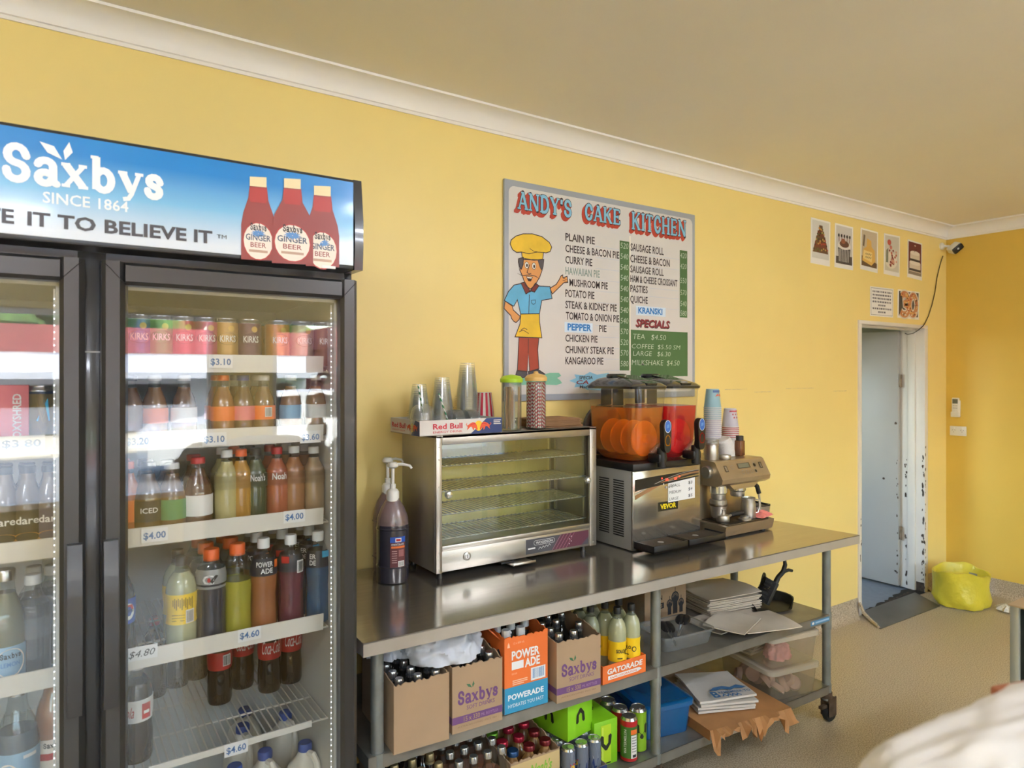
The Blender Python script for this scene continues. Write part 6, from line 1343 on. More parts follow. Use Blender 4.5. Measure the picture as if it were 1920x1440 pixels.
m = MB(); m.box(-.02, .02, -.014, .014, 0, .020, pm('yellow_sachet', '#e2b01e', .5), .004); m.build('sachet_box', loc=Vector((2.872, -.30, ht)), rz=.2, label='small yellow sachet box behind the brown powder jar', cat='box')
m = MB(); m.box(-.03, .03, -.012, .012, 0, .085, pm('teal_and_white_card', '#8d979a', .6), .002); F = Flat((0, -.0125, 0)); m.poly(F, [(-.03, .045), (.028, .035), (.014, .055), (.028, .078), (-.03, .075)], pm('slate_blue_print', '#3c5660', .5), .0004); m.build('tea_box', loc=(onto(1327, -.30).x, -.315, ht), label='small slate and white box behind the steel canister', cat='box')
M_LIDW = pm('white_cup_lid', '#d8d4d0', .4)
m = MB(); m.lathe([(.040, 0), (.042, .002), (.041, .006), (.037, .009), (.036, .013), (.033, .014), (.032, .011), (0, .011)], M_LIDW, 24)
b0 = onto(1362, -.330); l0 = None
for i in range(13):
    a = .0 + .055 * i; loc = (b0.x - .0016 * i * i * .12, b0.y, ht + .001 + i * .0062); rot = (0, -.03 * i, 0)
    if l0 is None: l0 = m.build('cup_lid', loc=loc, rot=rot, label='white cup lid in the leaning pile on the coffee machine', cat='cup lid', group='white cup lids')
    else: dup(l0, loc, rot=rot)
def papercup(label, group, loc, body, top, pr=(.030, .041, .095)):
    m = MB(); m.lathe([(pr[1] + .002, 0), (pr[1] + .003, .002), (pr[1] + .001, .004), (pr[0] + .001, pr[2])], body, 24, caps=False); o = m.build('paper_cup', loc=loc, label=label, cat='cup', group=group)
    m = MB(); m.lathe([(pr[0] + .001, pr[2]), (pr[0] - .001, pr[2] + .001), (pr[0] - .003, pr[2] - .004), (0, pr[2] - .004)], M_LIDW, 20, caps=False); m.build('base', parent=o)
    m = MB(); m.lathe([(pr[1] + .0032, .0), (pr[1] + .0038, .002), (pr[1] + .003, .0045)], M_LIDW, 24, caps=False); m.build('rim', parent=o)
    if top:
        m = MB(); top(m, Round((0, 0, 0), pr[0] + .006)); m.build('print', parent=o)
    return o
M_TEAL = pm('teal_cup_print', '#8fb3bd', .5); M_LILAC = pm('pale_lilac_cup', '#b9b4c0', .5); M_PALE = pm('pale_red_banded_cup', '#c2b2b4', .5); M_REDP = pm('red_cup_print', '#a8323a', .5)
zb = ht
tall = onto(1336, -.27); o = None
def topprint(m, S):
    m.poly(S, [(-.02, .058), (-.006, .074), (.0, .064), (.010, .076), (.022, .058)], pm('coral_print', '#d9735c', .5), .0010); m.rect(S, -.03, .03, .078, .090, pm('navy_blue_print', '#4c6a9a', .5), -.002, 6)
for i in range(25):
    z = zb + .001 + i * .0098
    if i == 0: o = papercup('patterned paper cup nested in the tall upside-down stack', 'patterned paper cups, tall stack', (tall.x, tall.y, z), M_LILAC, None)
    elif i == 18: o = papercup('teal paper cup nested high in the tall upside-down stack', 'teal paper cups, tall stack', (tall.x, tall.y, z), M_TEAL, None)
    elif i == 24: papercup('topmost paper cup of the tall stack, teal with a coral print', None, (tall.x, tall.y, z), M_TEAL, topprint)
    else: dup(o, (tall.x, tall.y, z), i * 1.3)
sh2 = onto(1369, -.245)
def dots(m, S):
    m.rect(S, -.036, .036, .074, .086, M_REDP, -.003, 8)
    for u in (-.018, -.002, .014): m.ell(S, u, .066, .004, .005, M_REDP, -.001, 8); m.ell(S, u + .006, .050, .004, .005, M_REDP, .001, 8)
for i in range(7):
    z = zb + .001 + .075 + i * .0095
    if i == 0: 
        m = MB(); m.lathe([(.036, 0), (.036, .0745)], M_LIDW, 20); m.build('lid_tub', loc=(sh2.x, sh2.y, zb + .0005), label='plain white tub under the short red-dotted cup stack', cat='tub')
        o = papercup('red banded paper cup nested in the short upside-down stack', 'red banded paper cups', (sh2.x, sh2.y, z), M_PALE, None); m = MB(); m.lathe([(.0445, .0048), (.0436, .0085)], M_REDP, 22, caps=False); m.build('red_band', parent=o)
    elif i == 6: papercup('topmost paper cup of the short stack with red dots', None, (sh2.x, sh2.y, z), M_LILAC, dots)
    else: dup(o, (sh2.x, sh2.y, z), i)
# ================================================================== GOODS ON THE BENCH SHELVES
M_CARTON = pm('brown_carton', '#a3896c', .75, noise=(7, .06)); M_CARTIN = pm('carton_inside', '#7d6a55', .85); M_PURP = pm('purple_print', '#6a4676', .6); M_LEAFP = pm('leaf_green_print', '#3f6d4c', .6)
M_ORB = pm('orange_carton', '#e2702f', .55, noise=(9, .03)); M_BLB = pm('cyan_carton', '#2f8db4', .55); M_BRG = pm('brown_bottle_glass', '#1d1410', .08, coat=.7); M_CLG = pm('dark_clear_glass', '#2b2a26', .06, coat=.8)
ZS1, ZS2 = S1 + .0006, S2 + .0006
def carton(label, px, py, pxr, pyr, z, h, d, rz, front, mat, inside, hl=None, notch=0, base=None, torn=True):
    """an open carton whose front lower corners the two pixels show"""
    if isinstance(px, Vector): a, b_ = px, py; px, py = int(a.x * 1000), 0
    else: a = at(px, py, z=z); b_ = at(pxr, pyr, z=z)
    w = (b_ - a).length - .004; ang = math.atan2(b_.y - a.y, b_.x - a.x) if rz is None else rz
    t = thing('carton', label, 'carton', (a.x, a.y, z), ang); th = .004
    m = MB(); n = 24
    def edge(hh, seed, amp):
        random.seed(seed); return [(i / n, hh + random.uniform(-amp, amp * .6)) for i in range(n + 1)]
    def wall(p, q, hp, hq, seed, amp):
        e = edge(0, seed, amp); p = Vector((*p, 0)); q = Vector((*q, 0)); dd = (q - p).normalized(); nn = Vector((-dd.y, dd.x, 0)) * th
        pts = [p, q] + [p + (q - p) * u + Vector((0, 0, hp + (hq - hp) * u + v)) for u, v in e[::-1]]
        m.slab(pts, nn, mat)
    am = .006 if torn else 0
    wall((0, 0), (w, 0), h, h, int(px), am); wall((w, th), (w, d), h, h + (.04 if torn else 0), int(px) + 1, am); wall((w, d), (0, d), h + (.04 if torn else 0), h + (.04 if torn else 0), int(px) + 2, am * .5); wall((0, d), (0, th), h + (.03 if torn else 0), h, int(px) + 3, am * .5)
    m.box(th, w - th, th, d - th, 0, .003, M_CARTIN); m.build('box', parent=t)
    random.seed(int(px))
    if front:
        m = MB(); front(m, Flat((0, -.0004, 0)), w, h, Flat((-.0004, d, 0), (0, -1, 0)), d); m.build('print', parent=t)
    return t, Matrix.Translation((a.x, a.y, z)) @ Matrix.Rotation(ang, 4, 'Z'), w
def saxby(m, S, w, h, S2_, d):
    slab_text(m, S, 'Saxbys', w * .10, h * .42, h * .20, w * .80, M_PURP, .19, .11, off=.0004); leafpair(m, S, w * .38, h * .64, h * .10, M_LEAFP, .0006)
    m.text(S, 'SOFT DRINKS', w * .28, h * .32, h * .065, M_PURP, w * .56, .0, off=.0004)
    m.rect(S, 0, w, h * .135, h * .245, M_PURP, .0003); m.rect(S2_, 0, d, h * .135, h * .245, M_PURP, .0003)
    m.text(S, '15 x 330', w * .22, h * .155, h * .075, M_CARTON, w * .32, .015, off=.0008); m.text(S, 'ML BOTTLES', w * .57, h * .165, h * .045, pm('faded_purple', '#9d7aa0', .6), w * .34, .0, off=.0008)
    m.text(S, 'AUSTRALIAN OWNED SINCE 1864', w * .10, h * .07, h * .030, pm('brown_print', '#80694f', .6), w * .78, .0, off=.0004)
def glassbottle(label, group, loc, capm=None, mat=None, H=.205, R=.0295):
    m = MB(); pts = [(r * R, z * H) for z, r in LONGNECK]; m.lathe(pts, mat or M_CLG, 16); o = m.build('glass_bottle', loc=loc, label=label, cat='bottle', group=group)
    m = MB(); m.lathe([(.0135, H * .90), (.0145, H * .91), (.0135, H * .985), (.012, H), (0, H)], capm or M_ALUM, 14); m.lathe([(.0152, H * .86), (.0152, H * .893)], capm or M_ALUM, 14); m.build('cap', parent=o); return o
def fill(Mx, w, d, nx, ny, proto, skip=(), z=.0035, jz=0):
    k = 0; first = True
    for j in range(ny):
        for i in range(nx):
            if (i, j) in skip: continue
            p = Mx @ Vector((w * (i + .5) / nx, .006 + (d - .012) * (j + .5) / ny, z + random.uniform(0, jz)))
            if first: proto.location = p; first = False
            else: dup(proto, p, random.uniform(0, 6))
DB = .305
t, Mx, w = carton('plain brown carton without print at the fridge end of the bench shelf', 738.4, 1416, 844.4, 1385, ZS1, .205, DB, None, None, M_CARTON, 0)
fill(Mx, w, DB, 3, 5, glassbottle('silver-capped dark bottle in the plain brown carton', 'bottles in the plain carton', (0, 0, 0)))
t, Mx, w = carton('brown lettered carton with purple band next to the plain carton', 848, 1378, 943.8, 1349, ZS1, .208, DB, None, saxby, M_CARTON, 0)
fill(Mx, w, DB, 3, 5, glassbottle('silver-capped dark bottle in the lettered carton next to the plain one', 'bottles in the first lettered carton', (0, 0, 0)), z=.012)
def powerade(m, S, w, h, S2_, d):
    m.rect(S, 0, w, 0, h * .34, M_BLB, .0003); m.rect(S2_, 0, d, 0, h * .34, M_BLB, .0003)
    m.text(S, 'POWER', w * .16, h * .70, h * .115, M_CARD, w * .64, .035, off=.0006); m.text(S, 'ADE', w * .46, h * .565, h * .115, M_CARD, w * .35, .035, off=.0006); m.rect(S, w * .16, w * .43, h * .565, h * .67, M_CARD, .0006)
    m.text(S, 'POWERADE', w * .08, h * .17, h * .075, M_CARD, w * .82, .03, off=.0006); m.text(S, 'HYDRATES YOU FAST', w * .08, h * .07, h * .05, M_CARD, w * .82, .0, off=.0006)
    m.text(S, '12 x 600 mL', w * .20, h * .90, h * .03, pm('pale_orange_print', '#f0c0a0', .6), w * .25, .0, off=.0006); m.poly(S, [(w * .06, h * .87), (w * .12, h * .87), (w * .11, h * .91), (w * .09, h * .94), (w * .07, h * .91)], pm('pale_orange_print', '#f0c0a0', .6), .0006)
    m.text(S, 'GOLD RUSH', w * .16, h * .50, h * .025, pm('pale_orange_print', '#f0c0a0', .6), w * .12, .0, off=.0006)
    for k in range(3): m.rect(S, w * .18, w * (.52 - .08 * (k == 2)), h * (.41 - .025 * k), h * (.424 - .025 * k), pm('pale_orange_print', '#f0c0a0', .6), .0005)
    m.rect(S, w * .60, w * .94, h * .36, h * .53, M_CARD, .0006)
    for k in range(12): m.rect(S, w * (.64 + .023 * k), w * (.64 + .023 * k + random.choice([.008, .014])), h * .385, h * .515, pm('blue_bars', '#4a86b8', .6), .0009)
t, Mx, w = carton('orange and cyan sports drink carton between two brown cartons', 945.8, 1341, 1028.7, 1316, ZS1, .252, .27, None, powerade, M_ORB, 0)
o = bottle('sports_drink_bottle', 'sports drink bottle with pale cap in the orange and cyan carton', 'sports drink bottle', (0, 0, 0), .262, .0335, WAIST, [(.70, M_COLA), (.91, M_CLP)], CW, (.62, .80, L_NAVY), group='bottles in the orange carton')
fill(Mx, w, .27, 3, 4, o, skip=[(2, 0), (0, 3)])
m = MB(); m.slab([(0, 0, 0), (0, .12, 0), (-.055, .10, .075), (-.06, .02, .06)], (.003, 0, .0015), M_ORB); F = Flat((-.0, 0, 0)); fl = m.build('flap', parent=t, loc=(-.001, .03, .24))
t, Mx, w = carton('brown lettered carton with purple band between the orange cartons', 1043.8, 1320, 1127.8, 1297, ZS1, .208, .30, None, saxby, M_CARTON, 0)
fill(Mx, w, .30, 3, 5, glassbottle('silver-capped dark bottle in the carton between the orange ones', 'bottles in the second lettered carton', (0, 0, 0)), skip=[(2, 0), (1, 1), (2, 2)], z=.02)
# shrink-wrapped lemon bottles in an orange tray
a = at(1130, 1285, z=ZS1); b_ = at(1210.7, 1259.2, z=ZS1); w = (b_ - a).length; ang = math.atan2(b_.y - a.y, b_.x - a.x); d = .225
t = thing('bottle_tray', 'orange sports drink tray of lemon bottles beside the middle bench leg', 'carton tray', (a.x, a.y, ZS1), ang)
m = MB(); h = .066; th = .003
m.box(0, w, 0, d, 0, th, M_ORB); m.box(0, w, 0, th, th, h, M_ORB); m.box(0, w, d - th, d, th, h, M_ORB); m.box(0, th, th, d - th, th, h, M_ORB); m.box(w - th, w, th, d - th, th, h, M_ORB); m.build('tray', parent=t)
m = MB(); F = Flat((0, -.0004, 0)); m.text(F, 'GATORADE', w * .10, h * .50, h * .30, M_CARD, w * .82, .035, .1, off=.0005); m.poly(F, [(w * .12, h * .18), (w * .80, h * .18), (w * .90, h * .28), (w * .84, h * .40), (w * .12, h * .40)], M_CARD, .0005); m.text(F, 'RAPID HYDRATION', w * .16, h * .23, h * .11, M_ORB, w * .62, .02, .1, off=.0009); m.build('print', parent=t)
Mx = Matrix.Translation((a.x, a.y, ZS1)) @ Matrix.Rotation(ang, 4, 'Z')
o = bottle('lemon_bottle', 'cloudy lemon bottle with black cap in the orange tray', 'soft drink bottle', (0, 0, 0), .250, .0345, PET, [(.84, liquid('lemon', (196, 199, 160))), (.92, M_CLP)], CK, (.22, .52, L_YEL, [], lambda mb, S, H: (mb.text(S, 'SOLO', -.014, .36 * H, .013, M_INKK, .032, .03, off=.0006, align='c'), mb.ell(S, .014, .36 * H, .009, .010, M_INKK, .0006), mb.ell(S, .014, .36 * H, .006, .007, L_YEL, .0010), mb.rect(S, -.026, -.006, .27 * H, .285 * H, M_INKK, .0006, 2))), group='lemon bottles in the orange tray')
fill(Mx, w, d, 3, 3, o, skip=[(0, 0), (2, 2)], z=.0035)
M_WRAP = clear('shrink_wrap', (238, 242, 244), .08, .08, .03, (200, 206, 210))
m = MB(); n = 10; k = .004
for (x0, x1) in ((-k, .0), (w, w + k)):
    m.add([(x1 if x0 < 0 else x0, .01 + (d - .02) * i / n + random.uniform(-.004, .004), z) for z in (.05, .13, .20, .262) for i in range(n + 1)], [(j * (n + 1) + i, j * (n + 1) + i + 1, (j + 1) * (n + 1) + i + 1, (j + 1) * (n + 1) + i) for j in range(3) for i in range(n)], M_WRAP, True)
m.add([(w * i / n, .02 + (d - .03) * j / n, .262 + random.uniform(-.006, .012)) for j in range(n + 1) for i in range(n + 1)], [(j * (n + 1) + i, j * (n + 1) + i + 1, (j + 1) * (n + 1) + i + 1, (j + 1) * (n + 1) + i) for j in range(2, n) for i in range(n)], M_WRAP, True)
m.build('torn_wrap', parent=t, sharp=80)
# white cloths heaped on the first cartons
from mathutils import noise as NZ
def heap(name, label, cat, loc, rx, ry, h, mat, rz=0, seed=1, n=30, freq=5, amp=.3, rows=16):
    """a crumpled mound: a half dome pushed about by ridged folds"""
    m = MB(); vs = []; o = Vector((seed * 3.7, seed * 1.3, seed * .9))
    for j in range(rows + 1):
        t = j / rows * PI * .5
        for i in range(n):
            a = 2 * PI * i / n; d = Vector((math.cos(a) * math.cos(t), math.sin(a) * math.cos(t), math.sin(t)))
            f = 0
            for k, (s_, w_) in enumerate(((freq * .35, .55), (freq * .8, .32), (freq * 1.7, .16))): f += w_ * (1 - 2.2 * abs(NZ.noise(d * s_ + o * (k + 1))))
            q = 1 + amp * (f - .35)
            vs.append((rx * d.x * q * 1.05, ry * d.y * q * 1.05, max(.0, h * d.z ** .75 * (1 + .6 * amp * f))))
    fs = [(j * n + i, j * n + (i + 1) % n, (j + 1) * n + (i + 1) % n, (j + 1) * n + i) for j in range(rows) for i in range(n)]
    fs.append(tuple(range(n))[::-1]); m.add(vs, fs, mat, True); return m.build(name, loc=loc, rz=rz, label=label, cat=cat, sharp=70)
M_LINEN = pm('white_linen', '#cdd2dc', .9, noise=(12, .05), bump=(22, .35))
p = at(858, 1225, y=-.50)
heap('linen_bundle', 'larger crumpled white linen bundle lying across two brown cartons', 'cloth', (1.065, -.525, .738), .118, .12, .115, M_LINEN, .4, 3, 90, 4.2, .40, 34)
heap('linen_bundle', 'smaller crumpled white linen bundle behind the plain carton\'s front bottles', 'cloth', (.890, -.44, .744), .05, .09, .105, M_LINEN, .2, 8, 80, 4.2, .38, 30)
random.seed(11)
# behind the lemon bottles: printed carton, clear tub with tongs
a = at(1270, 1163, z=ZS1 + .02)
t = thing('carton', 'brown carton with black domed building print behind the middle bench leg', 'carton', (2.20, -.345, ZS1), math.radians(-3)); m = MB(); m.box(0, .255, 0, .20, 0, .205, M_CARTON, .002); m.build('box', parent=t)
m = MB(); F = Flat((0, -.0004, 0))
for k, (u, hh, r) in enumerate(((.150, .05, .018), (.185, .075, .024), (.222, .045, .018))):
    m.rect(F, u - r * .6, u + r * .6, .03, .03 + hh, M_INKK, .0004); m.ell(F, u, .03 + hh, r, r * 1.1, M_INKK, .0005, 16); m.rib(F, [(u, .03 + hh), (u, .03 + hh + r * 1.9)], .003, M_INKK, .0006)
    for q in (.5, .75): m.rib(F, [(u + r * q * math.cos(x), .03 + hh + r * q * math.sin(x)) for x in [PI * i / 8 for i in range(9)]], .0015, M_CARTON, .0009)
m.text(F, 'ZEN', .050, .105, .022, M_INKK, .055, .02, off=.0006); m.rect(F, .035, .115, .066, .092, M_INKK, .0005); m.text(F, 'CS', .075, .071, .016, M_CARTON, .03, .02, off=.0009); m.poly(F, [(.0, .17), (.11, .19), (.11, .205), (0, .205)], pm('blue_tape', '#2a57b8', .5), .0006); m.build('print', parent=t)
M_TUB = clear('frosted_tub', (228, 230, 230), .05, .12, .22, (206, 208, 206))
def tub(label, loc, rz, wx, dy, h, lid=True, name='plastic_tub', mat=M_TUB, lidm=None, cat='plastic tub'):
    t = thing(name, label, cat, loc, rz); m = MB(); r = .025; e = .012
    rloft(m, [(0, -wx / 2 + e, wx / 2 - e, -dy / 2 + e, dy / 2 - e, r), (.006, -wx / 2 + e * .8, wx / 2 - e * .8, -dy / 2 + e * .8, dy / 2 - e * .8, r), (h, -wx / 2, wx / 2, -dy / 2, dy / 2, r), (h, -wx / 2 - .008, wx / 2 + .008, -dy / 2 - .008, dy / 2 + .008, r + .008), (h - .006, -wx / 2 - .008, wx / 2 + .008, -dy / 2 - .008, dy / 2 + .008, r + .008)], mat, 5, (True, False)); m.build('tub', parent=t)
    if lid:
        m = MB(); w2, d2 = wx / 2 + .011, dy / 2 + .011
        rloft(m, [(h - .008, -w2, w2, -d2, d2, r + .01), (h + .010, -w2, w2, -d2, d2, r + .01), (h + .014, -w2 + .006, w2 - .006, -d2 + .006, d2 - .006, r + .006), (h + .013, -w2 + .02, w2 - .02, -d2 + .02, d2 - .02, r)], lidm or mat, 5, (False, True)); m.build('lid', parent=t)
    return t
c = Vector((2.195, -.525, ZS1)); tub('shallow open clear tub holding black-tipped tongs beside the middle leg', c, math.radians(-6), .275, .19, .062, False)
M_NYL = pm('black_nylon', '#1e1f20', .5)
for k, (dx, rz, lb) in enumerate(((-.035, 1.0, 'steel tongs with smooth black tips in the shallow clear tub'), (.03, .6, 'steel tongs with scalloped black tips in the shallow clear tub'))):
    t = thing('tongs', lb, 'tongs', (c.x + dx, c.y - .01, c.z + .034 + .020 * k), rz, rot=(0, math.radians(-8), rz))
    for s in (-1, 1):
        m = MB(); m.slab([(-.09, .002 * s, 0), (.03, .008 * s, 0), (.03, .008 * s, .012), (-.09, .002 * s, .012)], (0, .0012, 0), M_SS2); a_ = m.build('arm', parent=t)
        m = MB(); m.lathe([(0, -.008), (.020, -.006), (.026, 0), (.020, .006), (0, .008)], M_NYL, 14, (.058, .010 * s, .006), sx=1.9, sy=.85); m.build('tip', parent=a_)
# white paper bags: neat pile and loose ones
M_WBAG = pm('white_paper_bag', '#c9bfae', .8, noise=(9, .05), bump=(12, .15))
def sheet(name, label, cat, loc, w, d, rz, mat, seed, curl=.01, th=.004, group=None, n=10, rot=None, droop=0):
    random.seed(seed); ph = [random.uniform(0, 6) for _ in range(4)]; m = MB(); vs = []
    f = lambda u, v: curl * (.5 + .5 * math.sin(3 * u + ph[0]) * math.cos(4 * v + ph[1]) + .6 * max(0, abs(u) - .35) * (1 + math.sin(5 * v + ph[2]))) - droop * max(0, -v - .1) ** 2
    for z in (th, 0):
        for j in range(n + 1):
            for i in range(n + 1): u, v = i / n - .5, j / n - .5; vs.append((u * w, v * d, f(u, v) + z))
    k = (n + 1) ** 2; fs = [(j * (n + 1) + i, j * (n + 1) + i + 1, (j + 1) * (n + 1) + i + 1, (j + 1) * (n + 1) + i) for j in range(n) for i in range(n)]; fs += [tuple(q + k for q in x[::-1]) for x in fs[:n * n]]
    ring = [i for i in range(n + 1)] + [j * (n + 1) + n for j in range(1, n + 1)] + [n * (n + 1) + i for i in range(n - 1, -1, -1)] + [j * (n + 1) for j in range(n - 1, 0, -1)]
    fs += [(ring[i], ring[i] + k, ring[(i + 1) % len(ring)] + k, ring[(i + 1) % len(ring)]) for i in range(len(ring))]
    m.add(vs, fs, mat, True); return m.build(name, loc=loc, rz=rz, rot=rot, label=label, cat=cat, group=group, sharp=50)
for i in range(12):
    sheet('paper_bag', 'flat white paper bag in the neat pile under the bench top' if i < 11 else 'topmost flat white paper bag of the neat pile, edge curled', 'paper bag', (2.700 + random.uniform(-.008, .008), -.335 + random.uniform(-.008, .008), ZS1 + .001 + i * .0068), .31, .27, math.radians(-10) + random.uniform(-.05, .05), M_WBAG, 20 + i, .003 if i < 11 else .018, .0045, 'neat pile of white paper bags' if i < 11 else None)
for i, (x, y, w, d, rz, lb, cu) in enumerate([(2.47, -.605, .23, .18, .35, 'crumpled white paper bag nearest the tongs tub', .022), (2.61, -.64, .28, .22, -.28, 'loose white paper bag hanging over the shelf edge', .012), (2.49, -.50, .20, .19, .1, 'loose white paper bag below the crumpled one', .010), (2.585, -.54, .20, .17, -.5, 'folded white paper bag lying against the neat pile', .014)]):
    sheet('paper_bag', lb, 'paper bag', (x, y, ZS1 + [.033, .022, .002, .012][i]), w, d, rz, M_WBAG, 60 + i, cu, .004)
random.seed(12)
# black dustpan and brush
DP = Vector((2.895, -.47, ZS1)); t = thing('dustpan', 'black plastic dustpan lying on the upper bench shelf by the end leg', 'dustpan', DP, math.radians(-25)); M_DPL = pm('black_dusty_plastic', '#26261f', .5, noise=(20, .4))
m = MB(); n = 22; vs = []
for r, z in ((.115, .004), (.128, .045), (.134, .047), (.122, .006), (.0, .006)):
    for i in range(n): a = 2 * PI * i / n; vs.append((r * math.cos(a) * 1.0, r * math.sin(a) * .86, z if math.sin(a) > -.55 or r == 0 else min(z, .008)))
m.add(vs, [(j * n + i, j * n + (i + 1) % n, (j + 1) * n + (i + 1) % n, (j + 1) * n + i) for j in range(4) for i in range(n)] + [tuple(range(n))[::-1]], M_DPL, True); m.build('pan', parent=t)
m = MB(); m.tube([(.03, .10, .03), (.06, .14, .055), (.10, .19, .085), (.115, .215, .088)], [.012, .011, .011, .008], M_DPL, 8); m.build('handle', parent=t)
t = thing('hand_brush', 'black hand brush standing tilted in the dustpan', 'brush', (DP.x + .0, DP.y - .03, ZS1 + .068), 0, rot=(0, math.radians(-62), math.radians(-22)))
m = MB(); m.box(-.058, .058, -.018, .018, -.010, .008, M_DPL, .005); m.tube([(.05, 0, 0), (.085, 0, .0), (.12, 0, -.012), (.155, 0, -.006), (.180, 0, .012)], [.014, .012, .012, .010, .007], M_DPL, 10); m.tube([(.12, 0, -.012), (.14, 0, -.035), (.145, 0, -.055)], [.009, .008, .007], M_DPL, 8); m.build('handle', parent=t)
m = MB()
for i in range(34):
    for j in range(7): x = -.056 + i * .0034; y = -.015 + j * .0048; m.slab([(x, y, .006), (x + .0018, y, .006), (x + .0018 + random.uniform(-.003, .003), y + random.uniform(-.004, .004), .066), (x + random.uniform(-.003, .003), y, .066)], (0, .0014, 0), M_NYL)
m.build('bristles', parent=t)['kind'] = 'stuff'

# ------------------------------------------------------------------ bottom shelf
M_GOLD = pm('gold_cap', '#b3a37a', .35, .7); M_GINB = pm('pink_ginger_bottle', '#a7604a', .25, coat=.3)
# dark bottles with gold caps in a carton by the first leg
t, Mx, w = carton('low brown carton of gold-capped bottles by the fridge end leg', Vector((.872, -.635, 0)), Vector((1.062, -.641, 0)), 0, 0, ZS2, .16, .34, None, None, M_CARTON, 0, torn=False)
o = glassbottle('gold-capped dark bottle in the low carton by the first leg', 'gold-capped bottles', (0, 0, 0), M_GOLD, M_BRG, .225, .031); fill(Mx, w, .34, 3, 5, o)
# shrink-wrapped pink bottles
t, Mx, w = carton('low brown carton of pink wrapped bottles between two cartons', Vector((1.068, -.650, 0)), Vector((1.286, -.657, 0)), 0, 0, ZS2, .11, .31, None, None, M_CARTON, 0, torn=False)
o = bottle('drink_bottle', 'clear-shouldered pink drink bottle with silver cap in the wrapped carton', 'bottle', (0, 0, 0), .215, .030, CARAFE, [(.52, liquid('pinkginger', (214, 122, 84), .8)), (.93, M_CLP)], M_ALUM, (.12, .46, pm('salmon_label', '#c97858', .5)), cap_r=.0145, group='pink wrapped bottles', cap_h=.10, seg=16); fill(Mx, w, .33, 4, 5, o)
# carton of colour-capped juice bottles
def noahs(m, S, w, h, S2_, d):
    m.rect(S, 0, w, 0, h - .008, pm('buff_carton_print', '#c9b07c', .6), .0002); m.text(S, "Noah's", w * .38, h * .58, h * .24, pm('lime_script', '#7fb53a', .5), w * .46, .03, .3, off=.0006); m.ell(S, w * .28, h * .60, .012, .024, M_DARK, .0006, 12)
t, Mx, w = carton('buff carton of colour-capped juice bottles on the lower bench shelf', Vector((1.291, -.622, 0)), Vector((1.500, -.629, 0)), 0, 0, ZS2, .148, .29, None, noahs, M_CARTON, 0)
C4 = [pm('red_metal_cap', '#a8243a', .28, .5), pm('blue_metal_cap', '#23456f', .28, .5), pm('green_metal_cap', '#77b534', .28, .5), pm('dark_red_metal_cap', '#701f24', .28, .5)]
pat = [1, 3, 3, 0, 0, 3, 2, 0, 0, 1, 3, 0]; k = 0
protos = {}
for j in range(4):
    for i in range(3):
        c = pat[k]; k += 1; p = Mx @ Vector((w * (i + .5) / 3, .006 + .278 * (j + .5) / 4, .0035)); nm = ['bright red', 'blue', 'green', 'dark red'][c]
        if c not in protos: protos[c] = bottle('juice_bottle', nm + ' capped juice bottle in the buff carton', 'juice bottle', p, .165, .030, SQUARE, [(.92, liquid('amberjuice', (160, 120, 70), .8))], C4[c], None, cap_r=.021, cap_h=.09, group=nm + ' capped bottles', seg=16)
        else: dup(protos[c], p)
# wrapped cans
a = at(1056, 1465, z=ZS2); ang = math.radians(-2); Mx = Matrix.Translation((1.506, -.662, ZS2)) @ Matrix.Rotation(ang, 4, 'Z')
t = thing('can_tray', 'wrapped tray of blue and silver energy cans under the green box', 'carton tray', Mx.translation, ang); cw, cdp = .178, .27
m = MB(); m.box(0, cw, 0, cdp, 0, .003, M_CBI); m.box(0, cw, 0, .003, .003, .045, M_CBI); m.box(0, .003, .003, cdp, .003, .045, M_CBI); m.box(cw - .003, cw, .003, cdp, .003, .045, M_CBI); m.box(.003, cw - .003, cdp - .003, cdp, .003, .045, M_CBI); m.build('tray', parent=t)
m = MB(); F = Flat((0, -.0004, 0)); m.rect(F, 0, cw, 0, .045, M_CB, .0002); m.poly(F, [(cw * .55, 0), (cw, 0), (cw, .045), (cw * .75, .045)], M_RBN, .0005); bulls(m, F, cw * .66, .022, .02, .001); m.build('print', parent=t)
def rbx(mb, S, H):
    for q in range(4): mb.poly(S, [(-.06 + q * .045, .12 * H), (-.04 + q * .045, .12 * H), (-.028 + q * .045, .5 * H), (-.048 + q * .045, .5 * H)], M_RBN, .0004); mb.poly(S, [(-.048 + q * .045, .5 * H), (-.028 + q * .045, .5 * H), (-.040 + q * .045, .9 * H), (-.060 + q * .045, .9 * H)], pm('pale_silver_print', '#aeb4be', .35, .4), .0004)
    mb.ell(S, 0, .5 * H, .009, .009, M_SUN, .0008); mb.rect(S, -.010, .010, .56 * H, .60 * H, M_RBR, .0008)
o = can('energy_can', 'blue and silver energy can in the wrapped tray', (0, 0, 0), .134, .0262, [(.05, .92, pm('can_blue_silver', '#7d8799', .35, .4))], (), rbx, group='wrapped blue and silver cans'); fill(Mx, cw, cdp, 3, 4, o)
M_VG = pm('acid_green_carton', '#86c81e', .45, noise=(9, .04)); M_VK = pm('black_logo', '#25281a', .5)
def vlogo(m, S, u, v, s, off, flip=1):
    for k in (-1, 1): m.poly(S, [(u + k * .08 * s, v - .55 * s * flip), (u + k * .44 * s, v - .12 * s * flip), (u + k * .52 * s, v + .50 * s * flip), (u + k * .40 * s, v + .62 * s * flip), (u + k * .22 * s, v + .50 * s * flip), (u + k * .20 * s, v - .02 * s * flip), (u, v - .20 * s * flip), (u, v - .55 * s * flip)][::k * flip], M_VK, off)
